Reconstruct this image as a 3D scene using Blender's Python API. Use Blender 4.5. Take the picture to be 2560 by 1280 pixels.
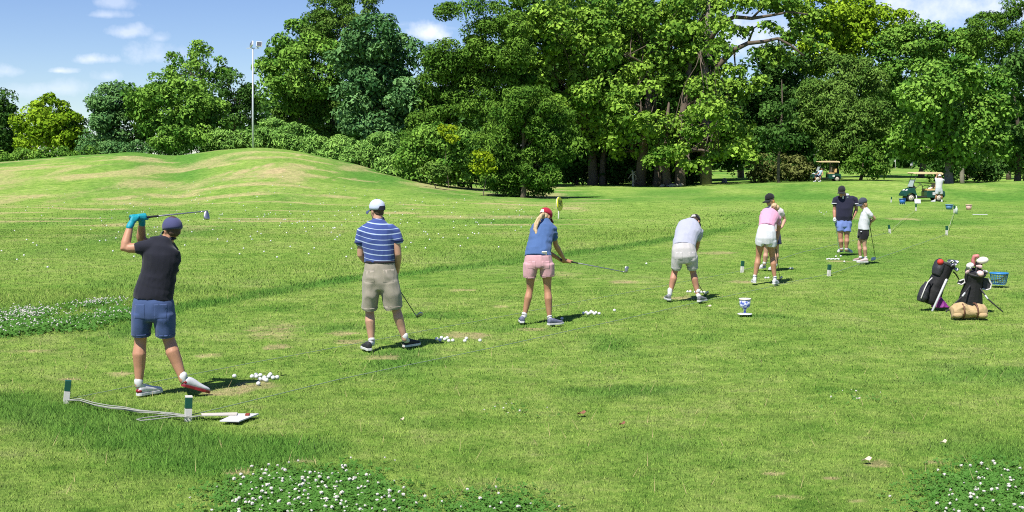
import bpy, bmesh, math, random
import numpy as np
from mathutils import Vector, Matrix, noise as mnoise

R = math.radians
rng = np.random.default_rng(11)
random.seed(11)
scene = bpy.context.scene
for o in list(bpy.data.objects):
    bpy.data.objects.remove(o)
COL = scene.collection

# ------------------------------------------------------------------ camera
F_PX, CX, CY, CAM_H = 3250.0, 1280.0, 640.0, 2.3
HORIZON = 405.0
PITCH = math.atan((CY - HORIZON) / F_PX)
cam_d = bpy.data.cameras.new('camera')
cam_d.sensor_width = 36.0
cam_d.lens = 36.0 * F_PX / 2560.0
cam_d.clip_start = 0.1
cam_d.clip_end = 6000.0
cam = bpy.data.objects.new('camera', cam_d)
cam.location = (0, 0, CAM_H)
cam.rotation_euler = (math.pi / 2 - PITCH, 0, 0)
COL.objects.link(cam)
scene.camera = cam

# ------------------------------------------------------------------ sky and sun
SUN_EL = R(58.0)
SUN_DIR = Vector((-0.50, -0.80, 0)).normalized() * math.cos(SUN_EL) + Vector((0, 0, math.sin(SUN_EL)))
world = bpy.data.worlds.new('World')
scene.world = world
world.use_nodes = True
wt = world.node_tree
wt.nodes.clear()


def N(t, kind, **kw):
    n = t.nodes.new(kind)
    for k, v in kw.items():
        setattr(n, k, v)
    return n


def math_node(t, op, a, b=None, c=None, clamp=False):
    n = t.nodes.new('ShaderNodeMath')
    n.operation = op
    n.use_clamp = clamp
    for i, v in enumerate((a, b, c)):
        if v is None:
            continue
        if isinstance(v, (int, float)):
            n.inputs[i].default_value = v
        else:
            t.links.new(v, n.inputs[i])
    return n.outputs[0]


sky = N(wt, 'ShaderNodeTexSky', sky_type='NISHITA', sun_disc=False)
sky.sun_elevation = SUN_EL
sky.sun_rotation = math.atan2(SUN_DIR.x, SUN_DIR.y)
sky.altitude = 150
sky.air_density = 0.85
sky.dust_density = 0.1
sky.ozone_density = 4.0
tc = N(wt, 'ShaderNodeTexCoord')
sep = N(wt, 'ShaderNodeSeparateXYZ')
wt.links.new(tc.outputs['Generated'], sep.inputs[0])
dx, dy_, dz = sep.outputs
# clouds on a flat layer far above: direction projected on a plane
hz = math_node(wt, 'MAXIMUM', dz, 0.0)
hz = math_node(wt, 'ADD', hz, 0.06)
comb = N(wt, 'ShaderNodeCombineXYZ')
wt.links.new(math_node(wt, 'DIVIDE', dx, hz), comb.inputs[0])
wt.links.new(math_node(wt, 'DIVIDE', dy_, hz), comb.inputs[1])
az = math_node(wt, 'DIVIDE', dx, math_node(wt, 'MAXIMUM', dy_, 0.05))
el = math_node(wt, 'DIVIDE', dz, math_node(wt, 'MAXIMUM', dy_, 0.05))
nz = N(wt, 'ShaderNodeTexNoise')
nz.inputs['Scale'].default_value = 34.0
nz.inputs['Detail'].default_value = 5.0
nz.inputs['Roughness'].default_value = 0.6
wt.links.new(tc.outputs['Generated'], nz.inputs['Vector'])
nfac = math_node(wt, 'SUBTRACT', nz.outputs['Fac'], 0.5)
nz2 = N(wt, 'ShaderNodeTexNoise')
nz2.inputs['Scale'].default_value = 1.1
nz2.inputs['Detail'].default_value = 7.0
nz2.inputs['Roughness'].default_value = 0.6
wt.links.new(comb.outputs[0], nz2.inputs['Vector'])
wide = N(wt, 'ShaderNodeMapRange', interpolation_type='SMOOTHSTEP')
wide.inputs['From Min'].default_value = 0.60
wide.inputs['From Max'].default_value = 0.78
wt.links.new(nz2.outputs['Fac'], wide.inputs['Value'])
mask = math_node(wt, 'MULTIPLY', wide.outputs[0], 0.35)
# small fair-weather clouds: px, py, half width, half height, strength
CLOUDS = [(330, 86, 48, 14, .55), (270, 42, 46, 10, .45), (245, 152, 40, 14, .8), (155, 180, 38, 8, .8),
          (398, 142, 52, 28, .55), (410, 100, 22, 12, .4), (30, 182, 52, 20, .55), (150, 225, 80, 22, .4),
          (275, 195, 30, 14, .4), (1064, 88, 40, 26, 1.0), (300, 12, 50, 20, .4), (2420, 30, 260, 60, .85),
          (1900, 110, 170, 70, .8), (1600, 10, 60, 25, .7), (60, 230, 120, 20, .3), (-300, 120, 120, 30, .7),
          (2900, 120, 260, 60, .8), (-700, 40, 160, 30, .6), (3300, 40, 200, 40, .7), (820, -180, 200, 40, .6)]
for (px, py, hw, hh, st) in CLOUDS:
    ca, ce = (px - CX) / F_PX, (HORIZON - py) / F_PX
    ex = math_node(wt, 'DIVIDE', math_node(wt, 'SUBTRACT', az, ca), hw * 1.25 / F_PX)
    ey = math_node(wt, 'DIVIDE', math_node(wt, 'SUBTRACT', el, ce), hh * 1.3 / F_PX)
    # flat bottoms: squeeze below the centre
    ey = math_node(wt, 'MAXIMUM', ey, math_node(wt, 'MULTIPLY', ey, -1.6))
    d2 = math_node(wt, 'ADD', math_node(wt, 'MULTIPLY', ex, ex), math_node(wt, 'MULTIPLY', ey, ey))
    v = math_node(wt, 'SUBTRACT', 1.0, math_node(wt, 'SQRT', d2))
    v = math_node(wt, 'MULTIPLY_ADD', nfac, 3.4, v)
    v = math_node(wt, 'MULTIPLY', v, .95 * st, clamp=True)
    front = math_node(wt, 'GREATER_THAN', dy_, 0.06)
    v = math_node(wt, 'MULTIPLY', v, front)
    v = math_node(wt, 'MINIMUM', v, st)
    mask = math_node(wt, 'MAXIMUM', mask, v)
mask = math_node(wt, 'MULTIPLY', mask, 0.85, clamp=True)
mixc = N(wt, 'ShaderNodeMix', data_type='RGBA')
wt.links.new(mask, mixc.inputs[0])
hsv = N(wt, 'ShaderNodeHueSaturation')
hsv.inputs['Saturation'].default_value = 1.12
hsv.inputs['Hue'].default_value = 0.516
wt.links.new(sky.outputs[0], hsv.inputs['Color'])
wt.links.new(hsv.outputs[0], mixc.inputs[6])
mixc.inputs[7].default_value = (8.6, 8.9, 9.8, 1)
bg = N(wt, 'ShaderNodeBackground')
bg.inputs['Strength'].default_value = 0.077
wt.links.new(mixc.outputs[2], bg.inputs['Color'])
wo = N(wt, 'ShaderNodeOutputWorld')
wt.links.new(bg.outputs[0], wo.inputs['Surface'])

sun_d = bpy.data.lights.new('sun', 'SUN')
sun_d.energy = 4.4
sun_d.angle = R(0.53)
sun_d.color = (1.0, 0.955, 0.88)
sun = bpy.data.objects.new('sun', sun_d)
sun.rotation_euler = (-SUN_DIR).to_track_quat('-Z', 'Y').to_euler()
sun.location = (0, 0, 60)
COL.objects.link(sun)

scene.view_settings.view_transform = 'Standard'
scene.view_settings.look = 'None'
scene.view_settings.gamma = 1.0
scene.view_settings.exposure = 0.75
scene.view_settings.use_curve_mapping = False
scene.render.engine = 'CYCLES'
scene.cycles.max_bounces = 6
scene.cycles.diffuse_bounces = 2
scene.cycles.use_denoising = False
scene.cycles.filter_width = 1.05

# ------------------------------------------------------------------ geometry helpers
SP, CP = math.sin(PITCH), math.cos(PITCH)


def at(px, py, Y):
    """world point seen at photo pixel (px, py) at depth Y metres along the ground"""
    x, y = (px - CX) / F_PX, (CY - py) / F_PX
    d = Vector((x, CP + y * SP, -SP + y * CP))
    t = Y / d.y
    return Vector((d.x * t, Y, CAM_H + d.z * t))


def gp(px, py, z=0.0):
    """point of the plane at height z seen at the pixel"""
    x, y = (px - CX) / F_PX, (CY - py) / F_PX
    d = Vector((x, CP + y * SP, -SP + y * CP))
    t = (z - CAM_H) / d.z
    return Vector((d.x * t, d.y * t, z))


def tag(o, label=None, cat=None, group=None, kind=None):
    if label:
        o['label'] = label
    if cat:
        o['category'] = cat
    if group:
        o['group'] = group
    if kind:
        o['kind'] = kind
    return o


def empty(name, loc, label=None, cat=None, group=None, rz=0.0):
    o = bpy.data.objects.new(name, None)
    o.empty_display_size = 0.2
    o.location = loc
    o.rotation_euler = (0, 0, rz)
    COL.objects.link(o)
    return tag(o, label, cat, group)


def mesh_from(name, verts, faces, mats=None, smooth=False, fm=None):
    me = bpy.data.meshes.new(name)
    me.from_pydata([tuple(v) for v in verts], [], faces)
    for m in mats or []:
        me.materials.append(m)
    if smooth:
        me.polygons.foreach_set('use_smooth', [True] * len(me.polygons))
    if fm is not None:
        me.polygons.foreach_set('material_index', fm)
    me.update()
    return me


def np_mesh(name, V, Fc, mats=None, attrs=None, smooth=False, mat_index=None):
    """fast mesh from arrays; Fc (n,k) with constant k"""
    me = bpy.data.meshes.new(name)
    n, k = Fc.shape
    me.vertices.add(len(V))
    me.vertices.foreach_set('co', np.ascontiguousarray(V, dtype=np.float32).ravel())
    me.loops.add(n * k)
    me.loops.foreach_set('vertex_index', np.ascontiguousarray(Fc, dtype=np.int32).ravel())
    me.polygons.add(n)
    me.polygons.foreach_set('loop_start', np.arange(0, n * k, k, dtype=np.int32))
    if mat_index is not None:
        me.polygons.foreach_set('material_index', np.ascontiguousarray(mat_index, dtype=np.int32))
    if smooth:
        me.polygons.foreach_set('use_smooth', np.ones(n, dtype=bool))
    for m in mats or []:
        me.materials.append(m)
    for an, av in (attrs or {}).items():
        a = me.attributes.new(an, 'FLOAT', 'POINT')
        a.data.foreach_set('value', np.ascontiguousarray(av, dtype=np.float32))
    me.update(calc_edges=True)
    return me


def link(name, me, parent=None, loc=None):
    o = bpy.data.objects.new(name, me)
    COL.objects.link(o)
    if parent is not None:
        o.parent = parent
    if loc is not None:
        o.location = loc
    return o


class MB:
    """collects closed shapes into one mesh"""

    def __init__(self, org=(0, 0, 0)):
        self.v, self.f, self.o = [], [], Vector(org)

    def add(self, vs, fs):
        b = len(self.v)
        self.v += [Vector(p) - self.o for p in vs]
        self.f += [tuple(b + i for i in f) for f in fs]

    def loft(self, rings, n=16, cap=True):
        """rings: (centre, half-axis a, half-axis b)"""
        vs, fs = [], []
        for (c, a, b) in rings:
            for i in range(n):
                t = 2 * math.pi * i / n
                vs.append(Vector(c) + Vector(a) * math.cos(t) + Vector(b) * math.sin(t))
        for r in range(len(rings) - 1):
            for i in range(n):
                j = (i + 1) % n
                fs.append((r * n + i, r * n + j, (r + 1) * n + j, (r + 1) * n + i))
        if cap:
            fs.append(tuple(range(n))[::-1])
            fs.append(tuple((len(rings) - 1) * n + i for i in range(n)))
        self.add(vs, fs)

    def tube(self, pts, rad, n=10, round_ends=True):
        pts = [Vector(p) for p in pts]
        if isinstance(rad, (int, float)):
            rad = [rad] * len(pts)
        rings = []
        ref = None
        for i, p in enumerate(pts):
            t = (pts[min(i + 1, len(pts) - 1)] - pts[max(i - 1, 0)])
            if t.length < 1e-9:
                t = Vector((0, 0, 1))
            t.normalize()
            if ref is None:
                ref = t.orthogonal().normalized()
            a = (ref - t * ref.dot(t))
            a = a.normalized() if a.length > 1e-6 else t.orthogonal().normalized()
            ref = a
            b = t.cross(a)
            r = rad[i]
            if round_ends and i == 0:
                rings.append((p - t * r * .95, a * r * .25, b * r * .25))
                rings.append((p - t * r * .65, a * r * .75, b * r * .75))
            rings.append((p, a * r, b * r))
            if round_ends and i == len(pts) - 1:
                rings.append((p + t * r * .65, a * r * .75, b * r * .75))
                rings.append((p + t * r * .95, a * r * .25, b * r * .25))
        self.loft(rings, n)

    def ell(self, c, ax, ay, az, n=14, m=9):
        c, ax, ay, az = Vector(c), Vector(ax), Vector(ay), Vector(az)
        rings = []
        for i in range(m):
            t = -math.pi / 2 + math.pi * (i + .5) / m
            rings.append((c + az * math.sin(t), ax * math.cos(t), ay * math.cos(t)))
        self.loft(rings, n)

    def box(self, c, sx, sy, sz, mat=None):
        """box of full size sx, sy, sz about c, optional 3x3 rotation"""
        c = Vector(c)
        vs = []
        for x in (-.5, .5):
            for y in (-.5, .5):
                for z in (-.5, .5):
                    p = Vector((x * sx, y * sy, z * sz))
                    vs.append(c + (mat @ p if mat is not None else p))
        self.add(vs, [(0, 1, 3, 2), (4, 6, 7, 5), (0, 4, 5, 1), (2, 3, 7, 6), (0, 2, 6, 4), (1, 5, 7, 3)])

    def prism(self, poly, a, b):
        """polygon (list of points) extruded by vector from a offset to b offset"""
        n = len(poly)
        a, b = Vector(a), Vector(b)
        vs = [Vector(p) + a for p in poly] + [Vector(p) + b for p in poly]
        fs = [tuple(range(n))[::-1], tuple(range(n, 2 * n))]
        fs += [(i, (i + 1) % n, n + (i + 1) % n, n + i) for i in range(n)]
        self.add(vs, fs)

    def lathe(self, c, prof, n=20, axis=None):
        """profile of (radius, height) pairs, closed"""
        c = Vector(c)
        z = Vector(axis).normalized() if axis is not None else Vector((0, 0, 1))
        x = z.orthogonal().normalized()
        y = z.cross(x)
        self.loft([(c + z * h, x * max(r, 1e-4), y * max(r, 1e-4)) for r, h in prof], n)

    def build(self, name, mat, parent=None, smooth=True, bevel=0.0, loc=None):
        me = mesh_from(name, self.v, self.f, [mat] if not isinstance(mat, (list, tuple)) else mat, smooth)
        bm = bmesh.new()
        bm.from_mesh(me)
        bmesh.ops.recalc_face_normals(bm, faces=bm.faces)
        if bevel > 0:
            bmesh.ops.bevel(bm, geom=list(bm.edges), offset=bevel, segments=2, profile=0.6, affect='EDGES')
        bm.to_mesh(me)
        bm.free()
        return link(name, me, parent, loc)

    def remesh(self, name, mat, parent=None, voxel=0.012, smooth=3, wrinkle=None, loc=None):
        """melts the shapes together into one continuous skin"""
        me = mesh_from('tmp_mesh', self.v, self.f)
        bm = bmesh.new()
        bm.from_mesh(me)
        bmesh.ops.recalc_face_normals(bm, faces=bm.faces)
        bm.to_mesh(me)
        bm.free()
        t = bpy.data.objects.new('tmp_object', me)
        COL.objects.link(t)
        m = t.modifiers.new('r', 'REMESH')
        m.mode = 'VOXEL'
        m.voxel_size = voxel
        m.adaptivity = 0.0
        if smooth:
            s = t.modifiers.new('s', 'SMOOTH')
            s.iterations = smooth
            s.factor = 0.5
        if name in ('body', 'shirt', 'shorts', 'hair', 'shoe', 'glove'):
            d = t.modifiers.new('d', 'DECIMATE')
            d.ratio = .42 if name in ('body', 'shoe') else .6
        dg = bpy.context.evaluated_depsgraph_get()
        new = bpy.data.meshes.new_from_object(t.evaluated_get(dg), depsgraph=dg)
        bpy.data.objects.remove(t)
        bpy.data.meshes.remove(me)
        new.name = name
        n = len(new.vertices)
        if wrinkle and n:
            amp, scl, dirv = wrinkle   # amplitude, frequency (1/m), fold direction weighting
            co = np.empty(n * 3, np.float32)
            new.vertices.foreach_get('co', co)
            co = co.reshape(-1, 3)
            no = np.empty(n * 3, np.float32)
            new.vertices.foreach_get('normal', no)
            no = no.reshape(-1, 3)
            k = np.array(dirv, np.float32) * scl
            seed = (sum(map(ord, name)) % 17) + float(self.o.x) * 3.7
            h = np.fromiter((1 - abs(mnoise.noise(Vector((p[0] * k[0] + seed, p[1] * k[1], p[2] * k[2] + p[0] * k[0] * .35))) * 2)
                             for p in co), np.float32, n)
            h2 = np.fromiter((mnoise.noise(Vector((p[0] * 9 + 5, p[1] * 9, p[2] * 7 + seed))) for p in co), np.float32, n)
            co = co + no * (amp * ((h - .55) * (0.6 + h2)))[:, None]
            new.vertices.foreach_set('co', co.ravel())
        new.materials.clear()
        for mm in (mat if isinstance(mat, (list, tuple)) else [mat]):
            new.materials.append(mm)
        new.polygons.foreach_set('use_smooth', [True] * len(new.polygons))
        new.update()
        return link(name, new, parent, loc)


# ------------------------------------------------------------------ materials
MATS = {}


def mat(name, col, rough=0.6, metal=0.0, var=0.12, scale=12.0, bump=0.0, bscale=60.0, spec=0.5, sheen=0.0):
    if name in MATS:
        return MATS[name]
    m = bpy.data.materials.new(name)
    m.use_nodes = True
    t = m.node_tree
    b = t.nodes['Principled BSDF']
    b.inputs['Roughness'].default_value = rough
    b.inputs['Metallic'].default_value = metal
    b.inputs['Specular IOR Level'].default_value = spec
    if sheen:
        b.inputs['Sheen Weight'].default_value = sheen
    co = N(t, 'ShaderNodeTexCoord')
    n = N(t, 'ShaderNodeTexNoise')
    n.inputs['Scale'].default_value = scale
    n.inputs['Detail'].default_value = 4
    t.links.new(co.outputs['Object'], n.inputs['Vector'])
    mr = N(t, 'ShaderNodeMapRange')
    mr.inputs['To Min'].default_value = 1 - var
    mr.inputs['To Max'].default_value = 1 + var
    t.links.new(n.outputs['Fac'], mr.inputs['Value'])
    hs = N(t, 'ShaderNodeHueSaturation')
    hs.inputs['Color'].default_value = (*col, 1)
    t.links.new(mr.outputs[0], hs.inputs['Value'])
    t.links.new(hs.outputs[0], b.inputs['Base Color'])
    if bump:
        n2 = N(t, 'ShaderNodeTexNoise')
        n2.inputs['Scale'].default_value = bscale
        n2.inputs['Detail'].default_value = 5
        t.links.new(co.outputs['Object'], n2.inputs['Vector'])
        bp = N(t, 'ShaderNodeBump')
        bp.inputs['Strength'].default_value = bump
        bp.inputs['Distance'].default_value = 0.01
        t.links.new(n2.outputs['Fac'], bp.inputs['Height'])
        t.links.new(bp.outputs[0], b.inputs['Normal'])
    MATS[name] = m
    return m


def turf_group():
    g = bpy.data.node_groups.new('turf_colour', 'ShaderNodeTree')
    for nm in ('lush', 'dry', 'rnd'):
        s = g.interface.new_socket(nm, in_out='INPUT', socket_type='NodeSocketFloat')
    g.interface.new_socket('Color', in_out='OUTPUT', socket_type='NodeSocketColor')
    gi, go = N(g, 'NodeGroupInput'), N(g, 'NodeGroupOutput')
    geo = N(g, 'ShaderNodeNewGeometry')
    fl = N(g, 'ShaderNodeVectorMath', operation='MULTIPLY')
    fl.inputs[1].default_value = (1, 1, 0)
    g.links.new(geo.outputs['Position'], fl.inputs[0])
    P = fl.outputs[0]

    def nz(scale, detail=4, rough=.55):
        n = N(g, 'ShaderNodeTexNoise')
        n.inputs['Scale'].default_value = scale
        n.inputs['Detail'].default_value = detail
        n.inputs['Roughness'].default_value = rough
        g.links.new(P, n.inputs['Vector'])
        return n.outputs['Fac']
    a, b, c = nz(.22, 3), nz(1.7, 4), nz(9.0, 3)
    s = math_node(g, 'MULTIPLY', a, .36)
    s = math_node(g, 'MULTIPLY_ADD', b, .44, s)
    s = math_node(g, 'MULTIPLY_ADD', c, .34, s)
    cr = N(g, 'ShaderNodeValToRGB')
    e = cr.color_ramp.elements
    e[0].position, e[0].color = .37, (.070, .175, .026, 1)
    e[1].position, e[1].color = .77, (.33, .365, .135, 1)
    e2 = e.new(.48)
    e2.color = (.158, .285, .048, 1)
    e3 = e.new(.60)
    e3.color = (.236, .350, .074, 1)
    g.links.new(s, cr.inputs[0])
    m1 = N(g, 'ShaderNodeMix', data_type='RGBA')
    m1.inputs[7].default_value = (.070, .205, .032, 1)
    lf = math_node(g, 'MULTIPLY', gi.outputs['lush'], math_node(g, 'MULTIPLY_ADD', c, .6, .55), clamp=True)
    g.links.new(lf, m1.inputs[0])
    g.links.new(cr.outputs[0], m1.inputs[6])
    m2 = N(g, 'ShaderNodeMix', data_type='RGBA')
    m2.inputs[7].default_value = (.43, .365, .18, 1)
    d = nz(6.0, 5, .65)
    dd = math_node(g, 'SUBTRACT', math_node(g, 'ADD', gi.outputs['dry'], d), .85)
    df = math_node(g, 'MULTIPLY', dd, 2.4, clamp=True)
    g.links.new(df, m2.inputs[0])
    g.links.new(m1.outputs[2], m2.inputs[6])
    hs = N(g, 'ShaderNodeHueSaturation')
    g.links.new(m2.outputs[2], hs.inputs['Color'])
    g.links.new(math_node(g, 'MULTIPLY_ADD', gi.outputs['rnd'], 1.15, .42), hs.inputs['Value'])
    g.links.new(math_node(g, 'MULTIPLY_ADD', gi.outputs['rnd'], -.03, .515), hs.inputs['Hue'])
    g.links.new(hs.outputs[0], go.inputs[0])
    return g


TURF = turf_group()


def attr(t, name):
    n = N(t, 'ShaderNodeAttribute')
    n.attribute_name = name
    return n.outputs['Fac']


def turf_mat(name, ground):
    m = bpy.data.materials.new(name)
    m.use_nodes = True
    t = m.node_tree
    t.nodes.clear()
    out = N(t, 'ShaderNodeOutputMaterial')
    g = N(t, 'ShaderNodeGroup', node_tree=TURF)
    t.links.new(attr(t, 'lush'), g.inputs['lush'])
    t.links.new(attr(t, 'dry'), g.inputs['dry'])
    df = N(t, 'ShaderNodeBsdfDiffuse')
    t.links.new(g.outputs[0], df.inputs['Color'])
    if ground:
        geo = N(t, 'ShaderNodeNewGeometry')
        n1 = N(t, 'ShaderNodeTexNoise')
        n1.inputs['Scale'].default_value = 22
        n1.inputs['Detail'].default_value = 6
        n1.inputs['Roughness'].default_value = .75
        t.links.new(geo.outputs['Position'], n1.inputs['Vector'])
        v = N(t, 'ShaderNodeMapRange')
        v.inputs['From Min'].default_value, v.inputs['From Max'].default_value = .25, .75
        v.inputs['To Min'].default_value, v.inputs['To Max'].default_value = 0.0, 1.0
        t.links.new(n1.outputs['Fac'], v.inputs['Value'])
        n3 = N(t, 'ShaderNodeTexNoise')
        n3.inputs['Scale'].default_value = 2.6
        n3.inputs['Detail'].default_value = 5
        n3.inputs['Roughness'].default_value = .7
        t.links.new(geo.outputs['Position'], n3.inputs['Vector'])
        rr = math_node(t, 'MULTIPLY_ADD', v.outputs[0], .62, math_node(t, 'MULTIPLY_ADD', n3.outputs['Fac'], 1.5, -.56))
        t.links.new(rr, g.inputs['rnd'])
        bp = N(t, 'ShaderNodeBump')
        bp.inputs['Strength'].default_value = .9
        bp.inputs['Distance'].default_value = .06
        t.links.new(n1.outputs['Fac'], bp.inputs['Height'])
        t.links.new(bp.outputs[0], df.inputs['Normal'])
        t.links.new(df.outputs[0], out.inputs['Surface'])
    else:
        t.links.new(attr(t, 'rnd'), g.inputs['rnd'])
        geo = N(t, 'ShaderNodeNewGeometry')
        va = N(t, 'ShaderNodeVectorMath', operation='MULTIPLY_ADD')
        va.inputs[1].default_value = (.55, .55, .55)
        va.inputs[2].default_value = (0, 0, .62)
        t.links.new(geo.outputs['Normal'], va.inputs[0])
        vn = N(t, 'ShaderNodeVectorMath', operation='NORMALIZE')
        t.links.new(va.outputs[0], vn.inputs[0])
        t.links.new(vn.outputs[0], df.inputs['Normal'])
        tr = N(t, 'ShaderNodeBsdfTranslucent')
        t.links.new(g.outputs[0], tr.inputs['Color'])
        gl = N(t, 'ShaderNodeBsdfGlossy')
        gl.inputs['Roughness'].default_value = .35
        gl.inputs['Color'].default_value = (.9, .95, .8, 1)
        mx = N(t, 'ShaderNodeMixShader')
        mx.inputs[0].default_value = .3
        t.links.new(df.outputs[0], mx.inputs[1])
        t.links.new(tr.outputs[0], mx.inputs[2])
        mx2 = N(t, 'ShaderNodeMixShader')
        mx2.inputs[0].default_value = .0
        t.links.new(mx.outputs[0], mx2.inputs[1])
        t.links.new(gl.outputs[0], mx2.inputs[2])
        t.links.new(mx2.outputs[0], out.inputs['Surface'])
    return m


def leaf_mat(name, dark, light, trans=.14, gloss=.0):
    """foliage: each leaf carries its own tint between two greens"""
    m = bpy.data.materials.new(name)
    m.use_nodes = True
    t = m.node_tree
    t.nodes.clear()
    out = N(t, 'ShaderNodeOutputMaterial')
    mix = N(t, 'ShaderNodeMix', data_type='RGBA')
    mix.inputs[6].default_value = (*dark, 1)
    mix.inputs[7].default_value = (*light, 1)
    t.links.new(attr(t, 'rnd'), mix.inputs[0])
    df = N(t, 'ShaderNodeBsdfDiffuse')
    tr = N(t, 'ShaderNodeBsdfTranslucent')
    gl = N(t, 'ShaderNodeBsdfGlossy')
    gl.inputs['Roughness'].default_value = .4
    t.links.new(mix.outputs[2], df.inputs['Color'])
    t.links.new(mix.outputs[2], tr.inputs['Color'])
    mx = N(t, 'ShaderNodeMixShader')
    mx.inputs[0].default_value = trans
    t.links.new(df.outputs[0], mx.inputs[1])
    t.links.new(tr.outputs[0], mx.inputs[2])
    mx2 = N(t, 'ShaderNodeMixShader')
    mx2.inputs[0].default_value = gloss
    t.links.new(mx.outputs[0], mx2.inputs[1])
    t.links.new(gl.outputs[0], mx2.inputs[2])
    t.links.new(mx2.outputs[0], out.inputs['Surface'])
    return m


BARK = mat('bark', (.11, .085, .06), .9, var=.45, scale=3, bump=.8, bscale=9)
GREY_BARK = mat('grey_bark', (.17, .15, .12), .85, var=.6, scale=1.8, bump=.6, bscale=8)
PALE_BARK = mat('pale_bark', (.22, .20, .16), .85, var=.5, scale=2.2, bump=.6, bscale=8)

# ------------------------------------------------------------------ the lie of the land
def zpy(py, D):
    return CAM_H - (py - HORIZON) * D / F_PX


PROFILE = {
    -1700: [(60, -.1), (78, 0), (115, 2.0), (140, 1.2), (300, 1.5)],
    -500: [(60, -.1), (78, 0), (115, 2.2), (140, 1.2), (300, 1.5)],
    0: [(60, -.1), (76, .05), (112, zpy(401, 112)), (135, 1.0), (300, 1.5)],
    200: [(60, -.1), (74, .1), (114, zpy(384, 114)), (135, 1.8), (300, 1.5)],
    330: [(60, -.1), (74, .15), (115, zpy(373, 115)), (135, 2.2), (300, 1.5)],
    440: [(60, -.1), (76, .05), (116, zpy(387, 116)), (135, 2.2), (300, 1.5)],
    540: [(60, -.1), (72, .15), (113, zpy(371, 113)), (135, 2.2), (300, 1.5)],
    640: [(60, -.1), (70, .2), (110, zpy(363, 110)), (132, 2.2), (300, 1.5)],
    720: [(60, -.1), (70, .2), (109, zpy(369, 109)), (132, 2.0), (300, 1.5)],
    800: [(60, -.1), (71, .1), (109, zpy(385, 109)), (132, 1.6), (300, 1.5)],
    900: [(60, -.1), (72, .05), (108, zpy(409, 108)), (135, 1.0), (300, 1.2)],
    1000: [(60, -.1), (70, 0), (100, zpy(439, 100)), (125, .5), (300, 1.2)],
    1100: [(60, -.1), (70, -.05), (94, zpy(467, 94)), (120, .3), (300, 1.0)],
    1200: [(60, -.1), (88, zpy(488, 88)), (120, .2), (300, 1.0)],
    1310: [(60, -.1), (82, -.17), (120, 0), (200, .4), (300, 1.0)],
    1420: [(60, -.1), (85, -.15), (125, 0), (200, .4), (300, 1.0)],
    1700: [(60, -.1), (85, -.1), (105, .15), (125, .05), (200, .5), (300, 1.0)],
    1950: [(60, -.1), (82, -.1), (105, zpy(457, 105)), (130, .4), (200, .75), (300, 1.0)],
    2150: [(60, -.1), (84, -.1), (105, zpy(450, 105)), (125, .55), (140, .6), (210, 1.05), (300, 1.0)],
    2240: [(60, -.15), (85, -.2), (103, zpy(449, 103)), (118, .45), (135, .55), (215, 1.30), (300, 1.0)],
    2370: [(60, -.15), (86, -.2), (100, zpy(461, 100)), (118, .3), (135, .5), (215, 1.25), (300, 1.0)],
    2560: [(60, -.15), (84, -.2), (100, zpy(451, 100)), (118, .4), (140, .6), (215, 1.1), (300, 1.0)],
    4200: [(60, -.15), (84, -.1), (100, .6), (118, .4), (140, .6), (215, 1.1), (300, 1.0)],
}
U_GRID = np.concatenate([np.arange(-1700, -100, 50), np.arange(-100, 2661, 13), np.arange(2700, 4200, 50)]).astype(float)
D_GRID = np.concatenate([np.geomspace(1.5, 330, 380), [450, 700, 1200, 3000]])
_cols = sorted(PROFILE)
_prof = np.array([np.interp(D_GRID, [0] + [d for d, z in PROFILE[c]] + [800], [0] + [z for d, z in PROFILE[c]] + [0]) for c in _cols])
Z_GRID = np.empty((len(U_GRID), len(D_GRID)))
for j in range(len(D_GRID)):
    Z_GRID[:, j] = np.interp(U_GRID, _cols, _prof[:, j])
_k = np.exp(-0.5 * (np.arange(-6, 7) / 2.0) ** 2)
_k /= _k.sum()
for _ in range(1):
    pad = np.pad(Z_GRID, ((0, 0), (6, 6)), mode='edge')
    Z_GRID = sum(_k[i] * pad[:, i:i + len(D_GRID)] for i in range(13))
    pad = np.pad(Z_GRID, ((6, 6), (0, 0)), mode='edge')
    Z_GRID = sum(_k[i] * pad[i:i + len(U_GRID), :] for i in range(13))


def vnoise(x, y, seed=0):
    xi, yi = np.floor(x).astype(np.int64), np.floor(y).astype(np.int64)
    fx, fy = x - xi, y - yi
    fx, fy = fx * fx * (3 - 2 * fx), fy * fy * (3 - 2 * fy)

    def h(a, b):
        n = (a * 374761393 + b * 668265263 + seed * 144269) & 0x7fffffff
        n = ((n ^ (n >> 13)) * 1274126177) & 0x7fffffff
        return ((n ^ (n >> 16)) & 0xffff) / 65535.0
    return (h(xi, yi) * (1 - fx) + h(xi + 1, yi) * fx) * (1 - fy) + (h(xi, yi + 1) * (1 - fx) + h(xi + 1, yi + 1) * fx) * fy


def fbm(x, y, seed=0, o=4):
    s, a, t = 0, .5, 0
    for i in range(o):
        s = s + a * vnoise(x * 2 ** i + 37.1 * i, y * 2 ** i + 11.7 * i, seed + i)
        t += a
        a *= .5
    return s / t


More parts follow.
